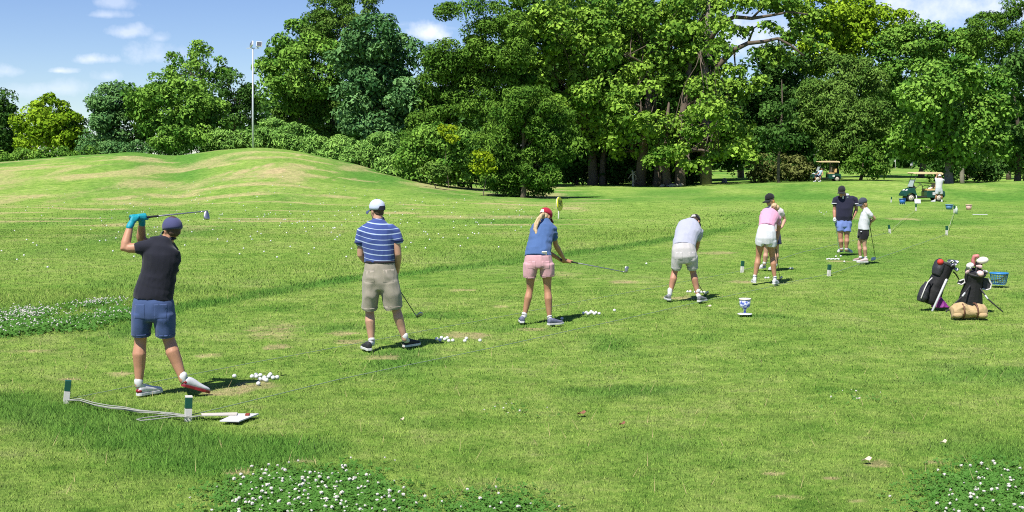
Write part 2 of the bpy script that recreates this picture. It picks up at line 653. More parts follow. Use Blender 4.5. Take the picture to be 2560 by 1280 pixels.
def ground_z(x, y):
    x, y = np.atleast_1d(np.asarray(x, float)), np.atleast_1d(np.asarray(y, float))
    yy = np.maximum(y, 1.5)
    u = np.clip(x / yy * F_PX + CX, U_GRID[0], U_GRID[-1] - 1e-6)
    i = np.clip(np.searchsorted(U_GRID, u) - 1, 0, len(U_GRID) - 2)
    fu = (u - U_GRID[i]) / (U_GRID[i + 1] - U_GRID[i])
    j = np.clip(np.searchsorted(D_GRID, yy) - 1, 0, len(D_GRID) - 2)
    fd = np.clip((yy - D_GRID[j]) / (D_GRID[j + 1] - D_GRID[j]), 0, 1)
    z = (Z_GRID[i, j] * (1 - fu) + Z_GRID[i + 1, j] * fu) * (1 - fd) + (Z_GRID[i, j + 1] * (1 - fu) + Z_GRID[i + 1, j + 1] * fu) * fd
    return z


def gz(x, y):
    return float(ground_z(x, y)[0])


# fine unevenness of the turf, only away from the tee strip
XX = (U_GRID[:, None] - CX) / F_PX * D_GRID[None, :]
YY = np.broadcast_to(D_GRID[None, :], XX.shape)
amp = np.clip((YY - 40) / 40, 0, 1) * .10 * np.clip((800 - YY) / 400, 0, 1)
Z_GRID = Z_GRID + amp * (fbm(XX / 5.0, YY / 5.0, 5) - .5) * 2


def seg_dist(x, y, pts):
    best = np.full(x.shape, 1e9)
    side = np.zeros(x.shape)
    for (a, b) in zip(pts[:-1], pts[1:]):
        dx_, dy2 = b[0] - a[0], b[1] - a[1]
        L2 = dx_ * dx_ + dy2 * dy2
        t = np.clip(((x - a[0]) * dx_ + (y - a[1]) * dy2) / L2, 0, 1)
        d = np.hypot(x - a[0] - t * dx_, y - a[1] - t * dy2)
        s = np.sign(dx_ * (y - a[1]) - dy2 * (x - a[0]))
        m = d < best
        best = np.where(m, d, best)
        side = np.where(m, s, side)
    return best, side


NEAR_BANK = [tuple(gp(*p)[:2]) for p in ((-260, 985), (0, 1022), (170, 1045), (330, 1078), (480, 1108), (640, 1134))]
FAR_EDGE = [tuple(gp(*p)[:2]) for p in ((-300, 868), (0, 838), (440, 776), (900, 696), (1300, 652), (1700, 596), (1900, 558), (2000, 530))]
DRY = [(870, 828, 55, 9), (690, 862, 55, 12), (520, 884, 60, 10), (300, 930, 70, 9), (180, 942, 50, 7), (560, 978, 80, 12),
       (650, 960, 70, 9), (880, 850, 50, 8), (960, 890, 60, 10), (1160, 830, 70, 9), (1330, 818, 70, 7), (1700, 742, 60, 6),
       (1860, 700, 60, 5), (1150, 720, 40, 4), (1560, 700, 60, 6), (1250, 760, 40, 4), (40, 875, 30, 4), (100, 872, 40, 4),
       (2100, 648, 60, 4), (2260, 540, 70, 4), (2330, 1150, 30, 5), (2190, 1156, 45, 8), (2080, 1192, 30, 5), (1940, 1180, 40, 6),
       (2140, 1250, 40, 6), (600, 1178, 60, 10), (470, 960, 40, 7), (1960, 1240, 60, 8), (760, 1150, 60, 8),
       (700, 430, 120, 18), (780, 440, 70, 10), (560, 415, 60, 6), (900, 452, 60, 8), (1480, 500, 90, 8), (2090, 470, 60, 4),
       (1420, 515, 60, 6), (1240, 478, 40, 8), (330, 376, 60, 3)]
DRY_G = []
for (px, py, a, b) in DRY:
    if py > 500:
        c = gp(px, py)
        yy_, xx_ = c.y, c.x
    else:
        # on the mound: walk the ray to the ground
        for D in np.arange(60, 130, .5):
            p = at(px, py, D)
            if p.z <= gz(p.x, p.y):
                break
        xx_, yy_ = p.x, p.y
    sx = a / F_PX * yy_
    sy = b / F_PX * yy_ * yy_ / CAM_H if py > 500 else b / F_PX * yy_ * 6
    DRY_G.append((xx_, yy_, sx, sy))


def masks(x, y):
    """lush, dry, height of the grass at ground points"""
    d1, _ = seg_dist(x, y, NEAR_BANK)
    wob = (fbm(x / .8, y / .8, 3) - .5)
    l1 = np.clip((0.85 - d1 + wob * .9) / .5, 0, 1)
    d2, s2 = seg_dist(x, y, FAR_EDGE)
    sd = d2 * s2            # positive beyond the edge (towards the range)
    sd = sd + wob * .7
    w = 0.42 + y * .011
    core = np.clip(1 - np.abs(sd - .45 * w) / (.75 * w), 0, 1)
    l2 = np.clip(core * 1.5, 0, 1) * np.clip((64 - y) / 24, 0, 1) * (.55 + .6 * fbm(x / .9, y / .9, 53))
    rough = np.clip(1 - np.abs(sd - 2.6) / 3.2, 0, 1)
    dry = np.zeros(x.shape)
    rag = np.maximum(0, fbm(x / .22, y / .30, 61) + 1.2 * (fbm(x / .9, y / .9, 67) - .45))
    for (cx, cy, sx, sy) in DRY_G:
        q = ((x - cx) / sx) ** 2 + ((y - cy) / sy) ** 2
        dry = np.maximum(dry, np.clip(1.3 - q * (.15 + 1.9 * rag), 0, 1) * .64)
    tee = np.clip(1 - np.abs(sd + 3.0) / 2.6, 0, 1)
    dry = np.maximum(dry, tee * np.clip((fbm(x / 1.1, y / 1.6, 9) - .43) * 2.8, 0, 1) * .64)
    dry = np.maximum(dry, rough * np.clip((fbm(x / 1.5, y / 2.5, 17) - .46) * 2.6, 0, 1) * .45)
    uu = x / y * F_PX + CX
    far = np.clip((y - 26) / 24, 0, 1) * np.clip((1700 - uu) / 300, .25, 1)
    dry = np.maximum(dry, far * np.clip((fbm(x / 3.0, y / 7.0, 23) - .40) * 3.2, 0, 1) * .60)
    dry = np.maximum(dry, far * np.clip((fbm(x / 5.0, y / 1.3, 83) - .52) * 6, 0, 1) * .66)
    mound = np.clip((y - 76) / 12, 0, 1) * np.clip(1 - np.abs(uu - 700) / 420, 0, 1)
    dry = np.maximum(dry, mound * np.clip((fbm(x / 1.1, y / 4.5, 31) - .40) * 3.0, 0, 1) * .42 * (.25 + .75 * np.exp(-((uu - 690) / 190) ** 2) * np.clip((y - 84) / 10, 0, 1)))
    spots = mound * np.clip((fbm(x / .9, y / 4.0, 97) - .66) * 9, 0, 1)
    dry = np.maximum(dry, spots * .95)
    lush = np.maximum(l1 * .82, l2)
    # darker mown swathes on the range, greener patches on the mound
    sw = np.clip((fbm(x / 6.0, y / 14.0, 29) - .50) * 4, 0, 1) * np.clip((y - 24) / 10, 0, 1) * .75
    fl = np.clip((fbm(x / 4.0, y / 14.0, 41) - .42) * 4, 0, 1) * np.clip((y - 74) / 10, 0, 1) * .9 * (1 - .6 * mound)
    flank = np.clip((y - 80) / 10, 0, 1) * (np.exp(-((uu - 930) / 110) ** 2) + .9 * np.exp(-((uu - 470) / 60) ** 2)) * (.75 + .7 * fbm(x / 2.5, y / 9.0, 43))  # painted shading: both sides of the hump set to darker green
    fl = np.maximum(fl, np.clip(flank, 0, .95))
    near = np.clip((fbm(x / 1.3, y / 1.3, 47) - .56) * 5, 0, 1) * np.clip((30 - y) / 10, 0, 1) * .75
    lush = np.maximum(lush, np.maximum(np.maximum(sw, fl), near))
    hgt = .020 + .018 * np.clip(near, 0, 1) + .024 * l1 + .06 * np.maximum(l2, rough * .7)
    beyond = np.clip(sd - 5, 0, 1)
    hgt = hgt + .012 * beyond
    return lush, dry, hgt


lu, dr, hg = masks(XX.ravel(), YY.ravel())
nu, nd = len(U_GRID), len(D_GRID)
V = np.stack([XX.ravel(), YY.ravel(), Z_GRID.ravel()], 1)
idx = np.arange(nu * nd).reshape(nu, nd)
Fq = np.stack([idx[:-1, :-1], idx[1:, :-1], idx[1:, 1:], idx[:-1, 1:]], -1).reshape(-1, 4)
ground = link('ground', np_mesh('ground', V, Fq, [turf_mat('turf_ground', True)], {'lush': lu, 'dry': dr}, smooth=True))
tag(ground, 'mown practice ground of green and straw coloured turf rising to a mound', None, None, 'structure')

# ------------------------------------------------------------------ grass blades (ground cover)
def grass(name, y0, y1, per_m2, width, hscale, label, u0=-60, u1=2620):
    area = (u1 - u0) / F_PX * (y1 * y1 - y0 * y0) / 2
    n = int(area * per_m2)
    y = np.sqrt(rng.uniform(y0 * y0, y1 * y1, n))
    x = (rng.uniform(u0, u1, n) - CX) / F_PX * y
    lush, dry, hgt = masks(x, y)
    fade = np.clip((y - y0) / (.25 * y0), 0, 1) if y0 > 30 else np.ones(n)
    fade = fade * (np.clip((y1 - y) / (.45 * y1), 0, 1) if y1 > 60 else 1)
    keep = (rng.uniform(0, 1, n) > np.clip(dry * 1.0 - .1, 0, .75)) & (rng.uniform(0, 1, n) < fade)
    x, y, lush, dry, hgt = x[keep], y[keep], lush[keep], dry[keep], hgt[keep]
    n = len(x)
    z = ground_z(x, y)
    h = hgt * hscale * rng.uniform(.5, 1.35, n)
    th = rng.uniform(0, 2 * math.pi, n)
    w = width * rng.uniform(.7, 1.3, n)
    lean = rng.uniform(.15, 1.15, n) * h
    la = rng.uniform(0, 2 * math.pi, n)
    V = np.empty((n, 3, 3))
    V[:, 0, 0], V[:, 0, 1], V[:, 0, 2] = x - np.cos(th) * w, y - np.sin(th) * w, z - .004
    V[:, 1, 0], V[:, 1, 1], V[:, 1, 2] = x + np.cos(th) * w, y + np.sin(th) * w, z - .004
    V[:, 2, 0], V[:, 2, 1], V[:, 2, 2] = x + np.cos(la) * lean, y + np.sin(la) * lean, z + h
    Fc = np.arange(n * 3).reshape(n, 3)
    rep = lambda a: np.repeat(a, 3)
    o = link(name, np_mesh(name, V.reshape(-1, 3), Fc, [GRASS_MAT],
                           {'lush': rep(lush), 'dry': rep(dry), 'rnd': rep(np.clip(rng.normal(.52, .24 if y0 < 20 else .15, n), 0, 1))}))
    return tag(o, label, None, None, 'stuff')


GRASS_MAT = turf_mat('grass_blade', False)


def stalks(n, label):
    y = rng.uniform(8.5, 24, n)
    x = (rng.uniform(0, 2560, n) - CX) / F_PX * y
    z = ground_z(x, y)
    h = rng.uniform(.05, .14, n)
    th = rng.uniform(0, 2 * math.pi, n)
    V = np.empty((n, 3, 3))
    V[:, 0] = np.stack([x - .0022, y, z], 1)
    V[:, 1] = np.stack([x + .0022, y, z], 1)
    V[:, 2] = np.stack([x + np.cos(th) * h * .6, y + np.sin(th) * h * .6, z + h], 1)
    o = link('straw_stalks', np_mesh('straw_stalks', V.reshape(-1, 3), np.arange(n * 3).reshape(n, 3), [GRASS_MAT],
                                     {'lush': np.zeros(n * 3), 'dry': np.full(n * 3, 1.5), 'rnd': np.full(n * 3, .62)}))
    return tag(o, label, None, None, 'stuff')


stalks(420, 'pale straw stalks standing out of the lawn')
grass('near_grass', 7.6, 13.5, 3600, .0032, 1.0, 'short green grass blades nearest the camera')
grass('tee_grass', 13.5, 24, 1050, .0052, 1.05, 'short green grass blades on the teeing strip')
grass('range_grass', 24, 46, 340, .0075, 1.0, 'grass blades on the middle of the practice range')
grass('far_grass', 38, 84, 55, .018, 1.0, 'grass blades on the far part of the practice range')

# ------------------------------------------------------------------ trees and shrubs
LEAF = {
    'plane': leaf_mat('plane_leaf', (.058, .150, .020), (.295, .470, .062)),
    'locust': leaf_mat('locust_leaf', (0.039, 0.112, 0.016), (0.165, 0.299, 0.041)),
    'chestnut': leaf_mat('chestnut_leaf', (0.045, 0.129, 0.040), (0.183, 0.348, 0.116)),
    'maple': leaf_mat('maple_leaf', (0.123, 0.237, 0.013), (0.340, 0.500, 0.035)),
    'field': leaf_mat('field_maple_leaf', (0.056, 0.157, 0.022), (0.232, 0.409, 0.063)),
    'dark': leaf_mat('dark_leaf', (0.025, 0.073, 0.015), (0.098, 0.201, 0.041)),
    'blue': leaf_mat('blue_green_leaf', (0.050, 0.140, 0.045), (0.183, 0.342, 0.104)),
    'sumac': leaf_mat('sumac_leaf', (0.101, 0.224, 0.045), (0.293, 0.500, 0.104)),
    'olive': leaf_mat('olive_leaf', (.052, .125, .020), (.190, .315, .060)),
    'rust': leaf_mat('rusty_leaf', (.070, .085, .024), (.215, .245, .075)),
    'lime': leaf_mat('lime_leaf', (0.150, 0.240, 0.009), (0.336, 0.448, 0.028)),
}


def rand_dirs(n):
    v = rng.normal(size=(n, 3))
    return v / np.linalg.norm(v, axis=1, keepdims=True)


def leaves(cc, cr, tone, per, size, aspect, up=.45, flat=.75, rnd=.65):
    """leaf-sized faces in clumps: cc (m,3) centres, cr (m,) radii, tone (m,)"""
    m = len(cc)
    per, size = int(per * 1.12), size * .88
    i = np.repeat(np.arange(m), per)
    n = len(i)
    d = rand_dirs(n)
    low = d[:, 2] < -.2
    d[low, 2] *= np.where(rng.uniform(size=low.sum()) < .6, -1, 1)
    r = cr[i] * (.45 + .6 * np.sqrt(rng.uniform(0, 1, n)))
    p = cc[i] + d * r[:, None] * np.array([1, 1, flat])
    no = d * .8 + np.array([0, 0, up]) + rand_dirs(n) * rnd
    no /= np.linalg.norm(no, axis=1, keepdims=True)
    t = np.cross(no, rand_dirs(n))
    t /= np.maximum(np.linalg.norm(t, axis=1, keepdims=True), 1e-6)
    t[:, 2] -= .25
    b = np.cross(no, t)
    s = size * rng.uniform(.65, 1.3, n)
    L, W = (t * s[:, None] * .5), (b * (s * aspect * .5)[:, None])
    fold = no * (s * .10)[:, None]
    V = np.stack([p - L, p + W * .95 + fold - L * .1, p + L - fold, p - W * .95 + fold - L * .1], 1)
    tn = np.clip(tone[i] + rng.normal(0, .16, n), 0, 1)
    return V.reshape(-1, 3), np.arange(n * 4).reshape(n, 4), np.repeat(tn, 4)


def clumps(lobes, rc, cover, hollow=.62, gap=0.0):
    cc, cr, tn = [], [], []
    for (c, rx, ry, rz) in lobes:
        area = 4 * math.pi * ((rx * ry) ** 1.6 / 3 + (rx * rz) ** 1.6 / 3 + (ry * rz) ** 1.6 / 3) ** (1 / 1.6)
        n = max(4, int(area * cover / (math.pi * rc * rc)))
        d = rand_dirs(n * 2)
        d = d[(d[:, 1] < .45) | (rng.uniform(size=len(d)) < .45)][:n]
        if gap:
            k = fbm(d[:, 0] * 2.2 + c[0], d[:, 2] * 2.2 + d[:, 1] + c[1], int(abs(c[0]) * 7) % 90, 3)
            d = d[k > gap]
        k = len(d)
        rr = hollow + (1 - hollow) * rng.uniform(0, 1, k) ** .6
        bump = .70 + .62 * fbm(d[:, 0] * 2.4 + c[0] * 1.3, d[:, 2] * 2.4 + c[2], int(abs(c[2]) * 11) % 80, 3)
        cc.append(np.array(c) + d * (rr * bump)[:, None] * np.array([rx, ry, rz]))
        cr.append(rc * rng.uniform(.6, 1.35, k))
        tn.append(np.clip(rng.normal(.48 + rng.uniform(-.14, .14), .22, k), .02, .98))
    return np.concatenate(cc), np.concatenate(cr), np.concatenate(tn)


def branch_tube(mb, a, b, r0, r1, n=6, sag=.08, seg=5):
    a, b = Vector(a), Vector(b)
    L = (b - a).length
    pts, rad = [], []
    off = Vector((random.uniform(-1, 1), random.uniform(-1, 1), random.uniform(-.2, 1))) * L * sag
    for i in range(seg + 1):
        t = i / seg
        p = a.lerp(b, t) + off * math.sin(math.pi * t) + Vector((random.uniform(-1, 1), random.uniform(-1, 1), random.uniform(-.5, .5))) * L * .018
        pts.append(p)
        rad.append(r0 + (r1 - r0) * t)
    mb.tube(pts, rad, n, round_ends=False)


def tree(name, label, group, D, base_px, lobes, leaf, size=.36, aspect=.7, rc=1.15, cover=1.5, per=None, layers=2.0,
         gap=0.0, trunk_r=.35, trunk_top=None, bark=None, depth=.85, twigs=0, cat='tree', limbs=True, extra_trunks=(), up=.45, hollow=.62, spread=None):
    s = D / F_PX
    if spread is None:
        spread = 3.6 if trunk_r >= .3 else (1.6 if trunk_r >= .15 else .3)
    bx = (base_px - CX) * s
    bz = gz(bx, D) - .15
    root = empty(name, (bx, D, bz), label, cat, group)
    org = np.array([bx, D, bz])
    L3 = []
    for lb in lobes:
        px, py, rx, ry = lb[:4]
        dyy = lb[4] if len(lb) > 4 else random.uniform(*((-1.25, .6) if spread > 3 else (-1, 1))) * spread
        c = at(px, py, D + dyy)
        ss = (D + dyy) / F_PX
        L3.append((np.array(c) - org, rx * ss, min(rx, ry * 1.2) * ss * depth, ry * ss))
    cc, cr, tn = clumps(L3, rc, cover, hollow, gap)
    # nothing below the ground
    gzz = ground_z(cc[:, 0] + bx, cc[:, 1] + D) - bz
    cc[:, 2] = np.maximum(cc[:, 2], gzz + .25)
    if per is None:
        per = max(10, int(layers * math.pi * rc * rc / (size * size * aspect * .5)))
    V, Fc, T = leaves(cc, cr, tn, per, size, aspect, up)
    gzz = ground_z(V[:, 0] + bx, V[:, 1] + D) - bz
    V[:, 2] = np.maximum(V[:, 2], gzz + .03)
    link('crown', np_mesh('crown', V, Fc, [LEAF[leaf]], {'rnd': T}), root)
    bark = bark or BARK
    if trunk_r > 0:
        top = max(L3, key=lambda l: l[0][2])
        tz = trunk_top if trunk_top else top[0][2] * .9
        tx, ty = top[0][0] * .75, top[0][1] * .5
        mb = MB()
        pts = [Vector((tx * (t ** 1.5) + math.sin(t * 5 + bx) * .12 * (t > 0), ty * t, tz * t - .3 * (t == 0))) for t in (0, .06, .2, .4, .6, .8, 1)]
        mb.tube(pts, [trunk_r * k for k in (1.0, .85, .75, .65, .5, .34, .12)], 9, round_ends=False)
        mb.build('trunk', bark, root)
        for (px2, r2, h2) in extra_trunks:
            mb = MB()
            x2 = (px2 - CX) * s - bx
            mb.tube([Vector((x2 + math.sin(t * 4 + px2) * .25, .6 * t, h2 * t - .3 * (t == 0))) for t in (0, .1, .35, .7, 1)],
                    [r2 * k for k in (1.3, 1, .85, .6, .2)], 9, round_ends=False)
            mb.build('trunk', bark, root)
        if limbs:
            for (c, rx, ry, rz) in L3:
                if c[2] < 2.0:
                    continue
                t = min(.85, max(.22, (c[2] - rz * .9) / max(tz, 1)))
                a = Vector((tx * t ** 1.5, ty * t, tz * t))
                mb = MB()
                r0 = trunk_r * (.5 - .25 * t)
                c = Vector(a).lerp(Vector(c), .62)
                branch_tube(mb, a, c, r0 * .8, r0 * .25, 7)
                for q in range(twigs + 2):
                    k = random.randrange(len(cc))
                    for _ in range(12):
                        if np.linalg.norm(cc[k] - np.array(c)) < rx * 1.5:
                            break
                        k = random.randrange(len(cc))
                    branch_tube(mb, Vector(c).lerp(a, random.uniform(0, .5)), Vector(c).lerp(Vector(cc[k]), .8), r0 * .26, .02, 5)
                mb.build('limb', bark, root)
    return root


G_BACK = 'trees behind the practice ground'
# --- far left
tree('conifer', 'dark narrow tree cut by the left edge of the photo', G_BACK, 138, -14, [(-10, 320, 48, 80), (8, 345, 40, 60), (20, 372, 30, 36)], 'dark', .38, .5, 1.0, 1.7)
tree('maple_tree', 'bright yellow-green tree at the far left of the mound', G_BACK, 134, 118,
     [(125, 285, 46, 42), (95, 320, 52, 44), (140, 335, 62, 48), (100, 370, 60, 26)], 'maple', .40, .6, 1.0, 1.6, gap=.33)
tree('small_dark_tree', 'small dark green tree right of the bright yellow-green one', G_BACK, 136, 182, [(176, 330, 28, 36), (184, 362, 26, 28)], 'dark', .34, .5, .8, 1.8)
tree('low_hedge', 'low bright hedge along the left rim of the mound', None, 122, 150,
     [(60, 392, 60, 12), (140, 388, 60, 10), (190, 382, 40, 9)], 'field', .30, .5, .6, 1.8, trunk_r=0, cat='hedge')
# --- left group on the mound
tree('round_bush_tree', 'rounded blue-green tree, left one of the group on the mound', G_BACK, 132, 300,
     [(290, 275, 58, 55), (262, 325, 50, 52), (330, 320, 60, 56), (285, 362, 58, 26), (250, 290, 30, 40)], 'blue', .36, .6, .95, 1.7, up=.55)
tree('field_maple', 'broad mid-green tree, right one of the group on the mound', G_BACK, 128, 450,
     [(450, 255, 74, 56), (395, 285, 62, 60), (500, 285, 58, 66), (530, 325, 36, 40), (440, 335, 70, 44), (360, 250, 40, 36)], 'field', .40, .65, 1.0, 1.65, up=.55)
tree('front_bush', 'low yellow-green bush in front of the broad tree on the mound', None, 119, 460,
     [(440, 350, 46, 26), (490, 343, 36, 22), (405, 362, 30, 16)], 'field', .36, .55, .7, 1.8, trunk_r=0, cat='bush', up=.6)
tree('open_tree', 'tall open-crowned tree rising over the group on the mound', G_BACK, 150, 545,
     [(478, 135, 44, 34), (440, 165, 48, 34), (520, 160, 48, 34), (480, 195, 62, 36), (560, 195, 22, 24), (410, 200, 34, 28)], 'field', .42, .55, .95, .95, gap=.40, twigs=5, trunk_r=.3, layers=1.7)
tree('leaning_tree', 'thin open tree between the tall one and the lamp mast', G_BACK, 146, 585,
     [(590, 225, 48, 30), (560, 250, 40, 36), (610, 262, 34, 22), (590, 290, 36, 24), (622, 300, 24, 20), (560, 300, 36, 36), (600, 325, 44, 26)], 'dark', .40, .55, .9, 1.05, gap=.36, twigs=4, trunk_r=.22, layers=1.7)
# --- sumac hedge along the back of the mound
SUM = [(555, 352, 46, 20, 122), (620, 352, 44, 22, 123), (690, 336, 46, 34, 121), (740, 352, 44, 30, 119), (800, 372, 40, 26, 116), (850, 382, 42, 28, 113),
       (905, 392, 42, 32, 110), (955, 372, 34, 40, 108), (985, 420, 34, 30, 104)]
for i, (px, py, rx, ry, D) in enumerate(SUM):
    where = ['left of the lamp mast, second from the mast', 'just at the foot of the lamp mast', 'first one right of the lamp mast', 'second one right of the lamp mast',
             'third one right of the lamp mast', 'fourth one right of the lamp mast', 'fifth one right of the lamp mast',
             'the tall last-but-one at the low end of the mound', 'the lowest one where the mound ends'][i]
    tree('sumac_shrub', 'light green shrub on the mound, ' + where, 'sumac shrubs along the mound', D, px,
         [(px, py, rx, ry), (px + rx * .5, py + ry * .45, rx * .7, ry * .6), (px - rx * .4, py + ry * .35, rx * .7, ry * .7)], 'sumac', .50, .26, .62, 2.0, per=85, trunk_r=.06, limbs=False, cat='shrub', up=.7)
# --- big trees left of centre
tree('linden_tree', 'big green tree with a bulging left side beside the lamp mast', G_BACK, 134, 760,
     [(706, 185, 54, 46), (735, 120, 60, 54), (690, 225, 34, 28), (790, 165, 66, 70), (745, 235, 50, 44)], 'field', .42, .6, 1.1, 1.5, gap=.28, trunk_r=.4)
tree('honey_locust', 'tall olive-green tree with wispy top, its crown cut by the upper edge', G_BACK, 136, 830,
     [(830, 20, 62, 46), (890, 30, 44, 44), (800, 60, 40, 40), (850, 95, 66, 56), (795, 230, 62, 70), (750, 300, 60, 52), (830, 300, 60, 60), (860, 190, 50, 60), (720, 320, 34, 34)], 'olive', .38, .45, 1.1, 1.35, gap=.30, twigs=4, trunk_r=.42)
tree('horse_chestnut', 'massive blue-green chestnut tree with layered foliage', G_BACK, 126, 930,
     [(935, 90, 50, 52), (965, 140, 66, 52), (1010, 170, 46, 66), (900, 165, 60, 50), (890, 225, 60, 40), (960, 225, 66, 48), (1010, 250, 44, 50), (925, 290, 62, 44), (960, 335, 52, 36), (1000, 310, 46, 40), (880, 320, 40, 40)], 'chestnut', .48, .55, 1.15, 1.5, trunk_r=.5, up=.6)
tree('acacia_tree', 'fine-leaved dark green acacia right of the chestnut, thin spire on top', G_BACK, 122, 1120,
     [(1115, 60, 12, 50), (1120, 150, 60, 52), (1090, 190, 44, 56), (1150, 200, 60, 60), (1080, 270, 54, 60), (1140, 290, 66, 60), (1060, 330, 40, 50)], 'locust', .34, .42, 1.05, 1.35, gap=.30, twigs=4, trunk_r=.3)
tree('tall_acacia', 'tall fine-leaved acacia left of the big plane trees', G_BACK, 120, 1215,
     [(1200, 40, 26, 50), (1220, 110, 54, 56), (1270, 110, 44, 70), (1190, 150, 44, 50), (1240, 190, 60, 60), (1200, 250, 60, 60), (1280, 230, 50, 60)], 'locust', .34, .42, 1.1, 1.45, gap=.26, twigs=3, trunk_r=.32)
tree('front_acacia', 'dark feathery tree reaching down to the turf left of the plane trees', G_BACK, 88, 1305,
     [(1320, 265, 64, 44), (1270, 300, 58, 46), (1370, 310, 62, 50), (1310, 350, 80, 50), (1250, 360, 44, 50), (1390, 365, 50, 36), (1290, 420, 70, 50), (1350, 420, 56, 50), (1310, 465, 70, 34), (1255, 440, 40, 40)], 'locust', .26, .40, .72, 1.6, gap=.20, trunk_r=.24, twigs=2)
tree('hazel_bush', 'leafy green bush at the foot of the acacias', None, 98, 1080,
     [(1080, 355, 60, 42), (1125, 365, 50, 40), (1040, 390, 44, 46), (1110, 390, 50, 44), (1140, 420, 44, 40), (1060, 430, 60, 28)], 'field', .30, .6, .75, 1.7, trunk_r=.1, cat='bush', limbs=False)
tree('lime_sprout', 'small bright lime-green sapling high among the dark bushes', None, 96, 1118, [(1118, 325, 16, 20), (1128, 345, 14, 12)], 'lime', .26, .7, .36, 1.0, trunk_r=.03, cat='sapling', limbs=False)
tree('yellow_bush', 'small yellowish bush at the foot of the green bush', None, 91, 1085, [(1080, 432, 34, 20), (1102, 440, 22, 16)], 'olive', .22, .7, .45, 1.2, trunk_r=.04, cat='bush', limbs=False)
tree('lime_sapling', 'bright lime-green sapling left of the dark feathery tree', None, 86.5, 1213, [(1208, 395, 20, 16), (1222, 412, 20, 16), (1200, 425, 15, 20)], 'lime', .22, .7, .38, 1.3, trunk_r=.04, cat='sapling', limbs=False)
tree('dark_bush', 'dark bush filling the gap behind the sapling', None, 101, 1180, [(1170, 420, 50, 44), (1200, 380, 50, 50), (1230, 430, 40, 40)], 'dark', .30, .6, .8, 1.6, trunk_r=.08, cat='bush', limbs=False)

# --- the plane trees
tree('plane_tree', 'left one of the giant plane trees, its lit left side over the acacia', G_BACK, 128, 1480,
     [(1330, 110, 66, 56), (1300, 170, 46, 44), (1400, 80, 80, 70), (1340, 20, 70, 60), (1450, 30, 80, 60), (1390, 190, 80, 60), (1460, 160, 60, 80), (1440, 260, 70, 50), (1490, 320, 56, 44), (1420, 300, 40, 40), (1480, 240, 40, 60)], 'plane', .44, .75, 1.1, 1.15, gap=.38, spread=6.5, twigs=4, trunk_r=.6, bark=BARK, extra_trunks=((1512, .35, 7),))
tree('plane_tree', 'middle one of the giant plane trees, brightest foliage', G_BACK, 124, 1600,
     [(1570, 60, 90, 56), (1660, 40, 80, 60), (1610, 110, 80, 60), (1690, 120, 66, 56), (1720, 190, 56, 50), (1640, 190, 70, 56), (1560, 160, 60, 60), (1530, 240, 46, 40), (1590, 260, 60, 46), (1690, 220, 50, 40), (1540, 320, 44, 36), (1620, 330, 56, 44), (1560, 370, 40, 30), (1680, 300, 44, 50), (1500, 110, 50, 60)], 'plane', .44, .75, 1.1, 1.1, gap=.38, spread=6.5, twigs=4, trunk_r=.65, bark=BARK, extra_trunks=((1640, .4, 8),))
tree('plane_tree', 'right one of the giant plane trees, with long limbs against the sky', G_BACK, 121, 1700,
     [(1740, 20, 70, 50), (1790, 90, 50, 50), (1770, 160, 50, 60), (1700, 350, 60, 50), (1770, 300, 60, 56), (1830, 250, 44, 40), (1850, 320, 50, 44), (1800, 370, 60, 36), (1730, 400, 60, 26), (1850, 385, 36, 30), (1650, 400, 44, 30), (1760, 235, 46, 40)], 'plane', .42, .75, 1.0, 1.1, gap=.38, spread=6.5, twigs=4, trunk_r=.6, bark=BARK, extra_trunks=((1668, .4, 8),))
# the great limbs with their own foliage crossing the open sky
gl = empty('plane_tree', at(1765, 430, 123) * 1.0, 'tall plane tree behind the others, its two great bare limbs stretching right across the sky', 'tree', G_BACK)
gl.location.z = gz(gl.location.x, 123) - .2
o = gl.location
mb = MB(o)
mb.tube([Vector((o.x, 123, o.z)), at(1765, 330, 123), at(1768, 250, 123), at(1762, 160, 123), at(1770, 60, 123), at(1780, -60, 123)], [.6, .5, .45, .38, .3, .2], 10, False)
mb.build('trunk', GREY_BARK, gl)
for pts, r in (([(1770, 200), (1800, 160), (1835, 125), (1870, 108), (1910, 104), (1945, 96), (1975, 112), (2010, 140)], .30),
               ([(1768, 110), (1800, 62), (1835, 42), (1880, 46), (1930, 38), (1975, 30), (2020, 36)], .26),
               ([(1870, 108), (1885, 70), (1915, 52)], .12), ([(1880, 46), (1905, 20), (1930, -5)], .12), ([(1835, 125), (1838, 165), (1852, 200)], .10), ([(1945, 96), (1952, 130), (1945, 165)], .08)):
    mb = MB(o)
    n = len(pts)
    mb.tube([at(a, b, 123 - .4 * i) for i, (a, b) in enumerate(pts)], [r * (1 - .75 * i / (n - 1)) for i in range(n)], 8, False)
    mb.build('limb', BARK, gl)
lob = [(1840, 20, 50, 20), (1900, 10, 60, 20), (1960, 12, 50, 22), (2005, 42, 50, 44), (1925, 72, 30, 12), (1860, 78, 28, 16), (1985, 90, 36, 26), (1900, 128, 40, 14), (1945, 150, 30, 22), (1840, 190, 36, 26), (1868, 215, 44, 24), (1815, 120, 22, 30), (1880, 165, 20, 18), (2030, 90, 40, 40)]
L3 = [(np.array(at(a, b, 122) - o), rx * .0375, rx * .034, ry * .0375) for a, b, rx, ry in lob]
cc, cr, tn = clumps(L3, .62, .9, .3, .40)
Vv, Ff, Tt = leaves(cc, cr, tn, 34, .44, .75)
link('crown', np_mesh('crown', Vv, Ff, [LEAF['plane']], {'rnd': Tt}), gl)

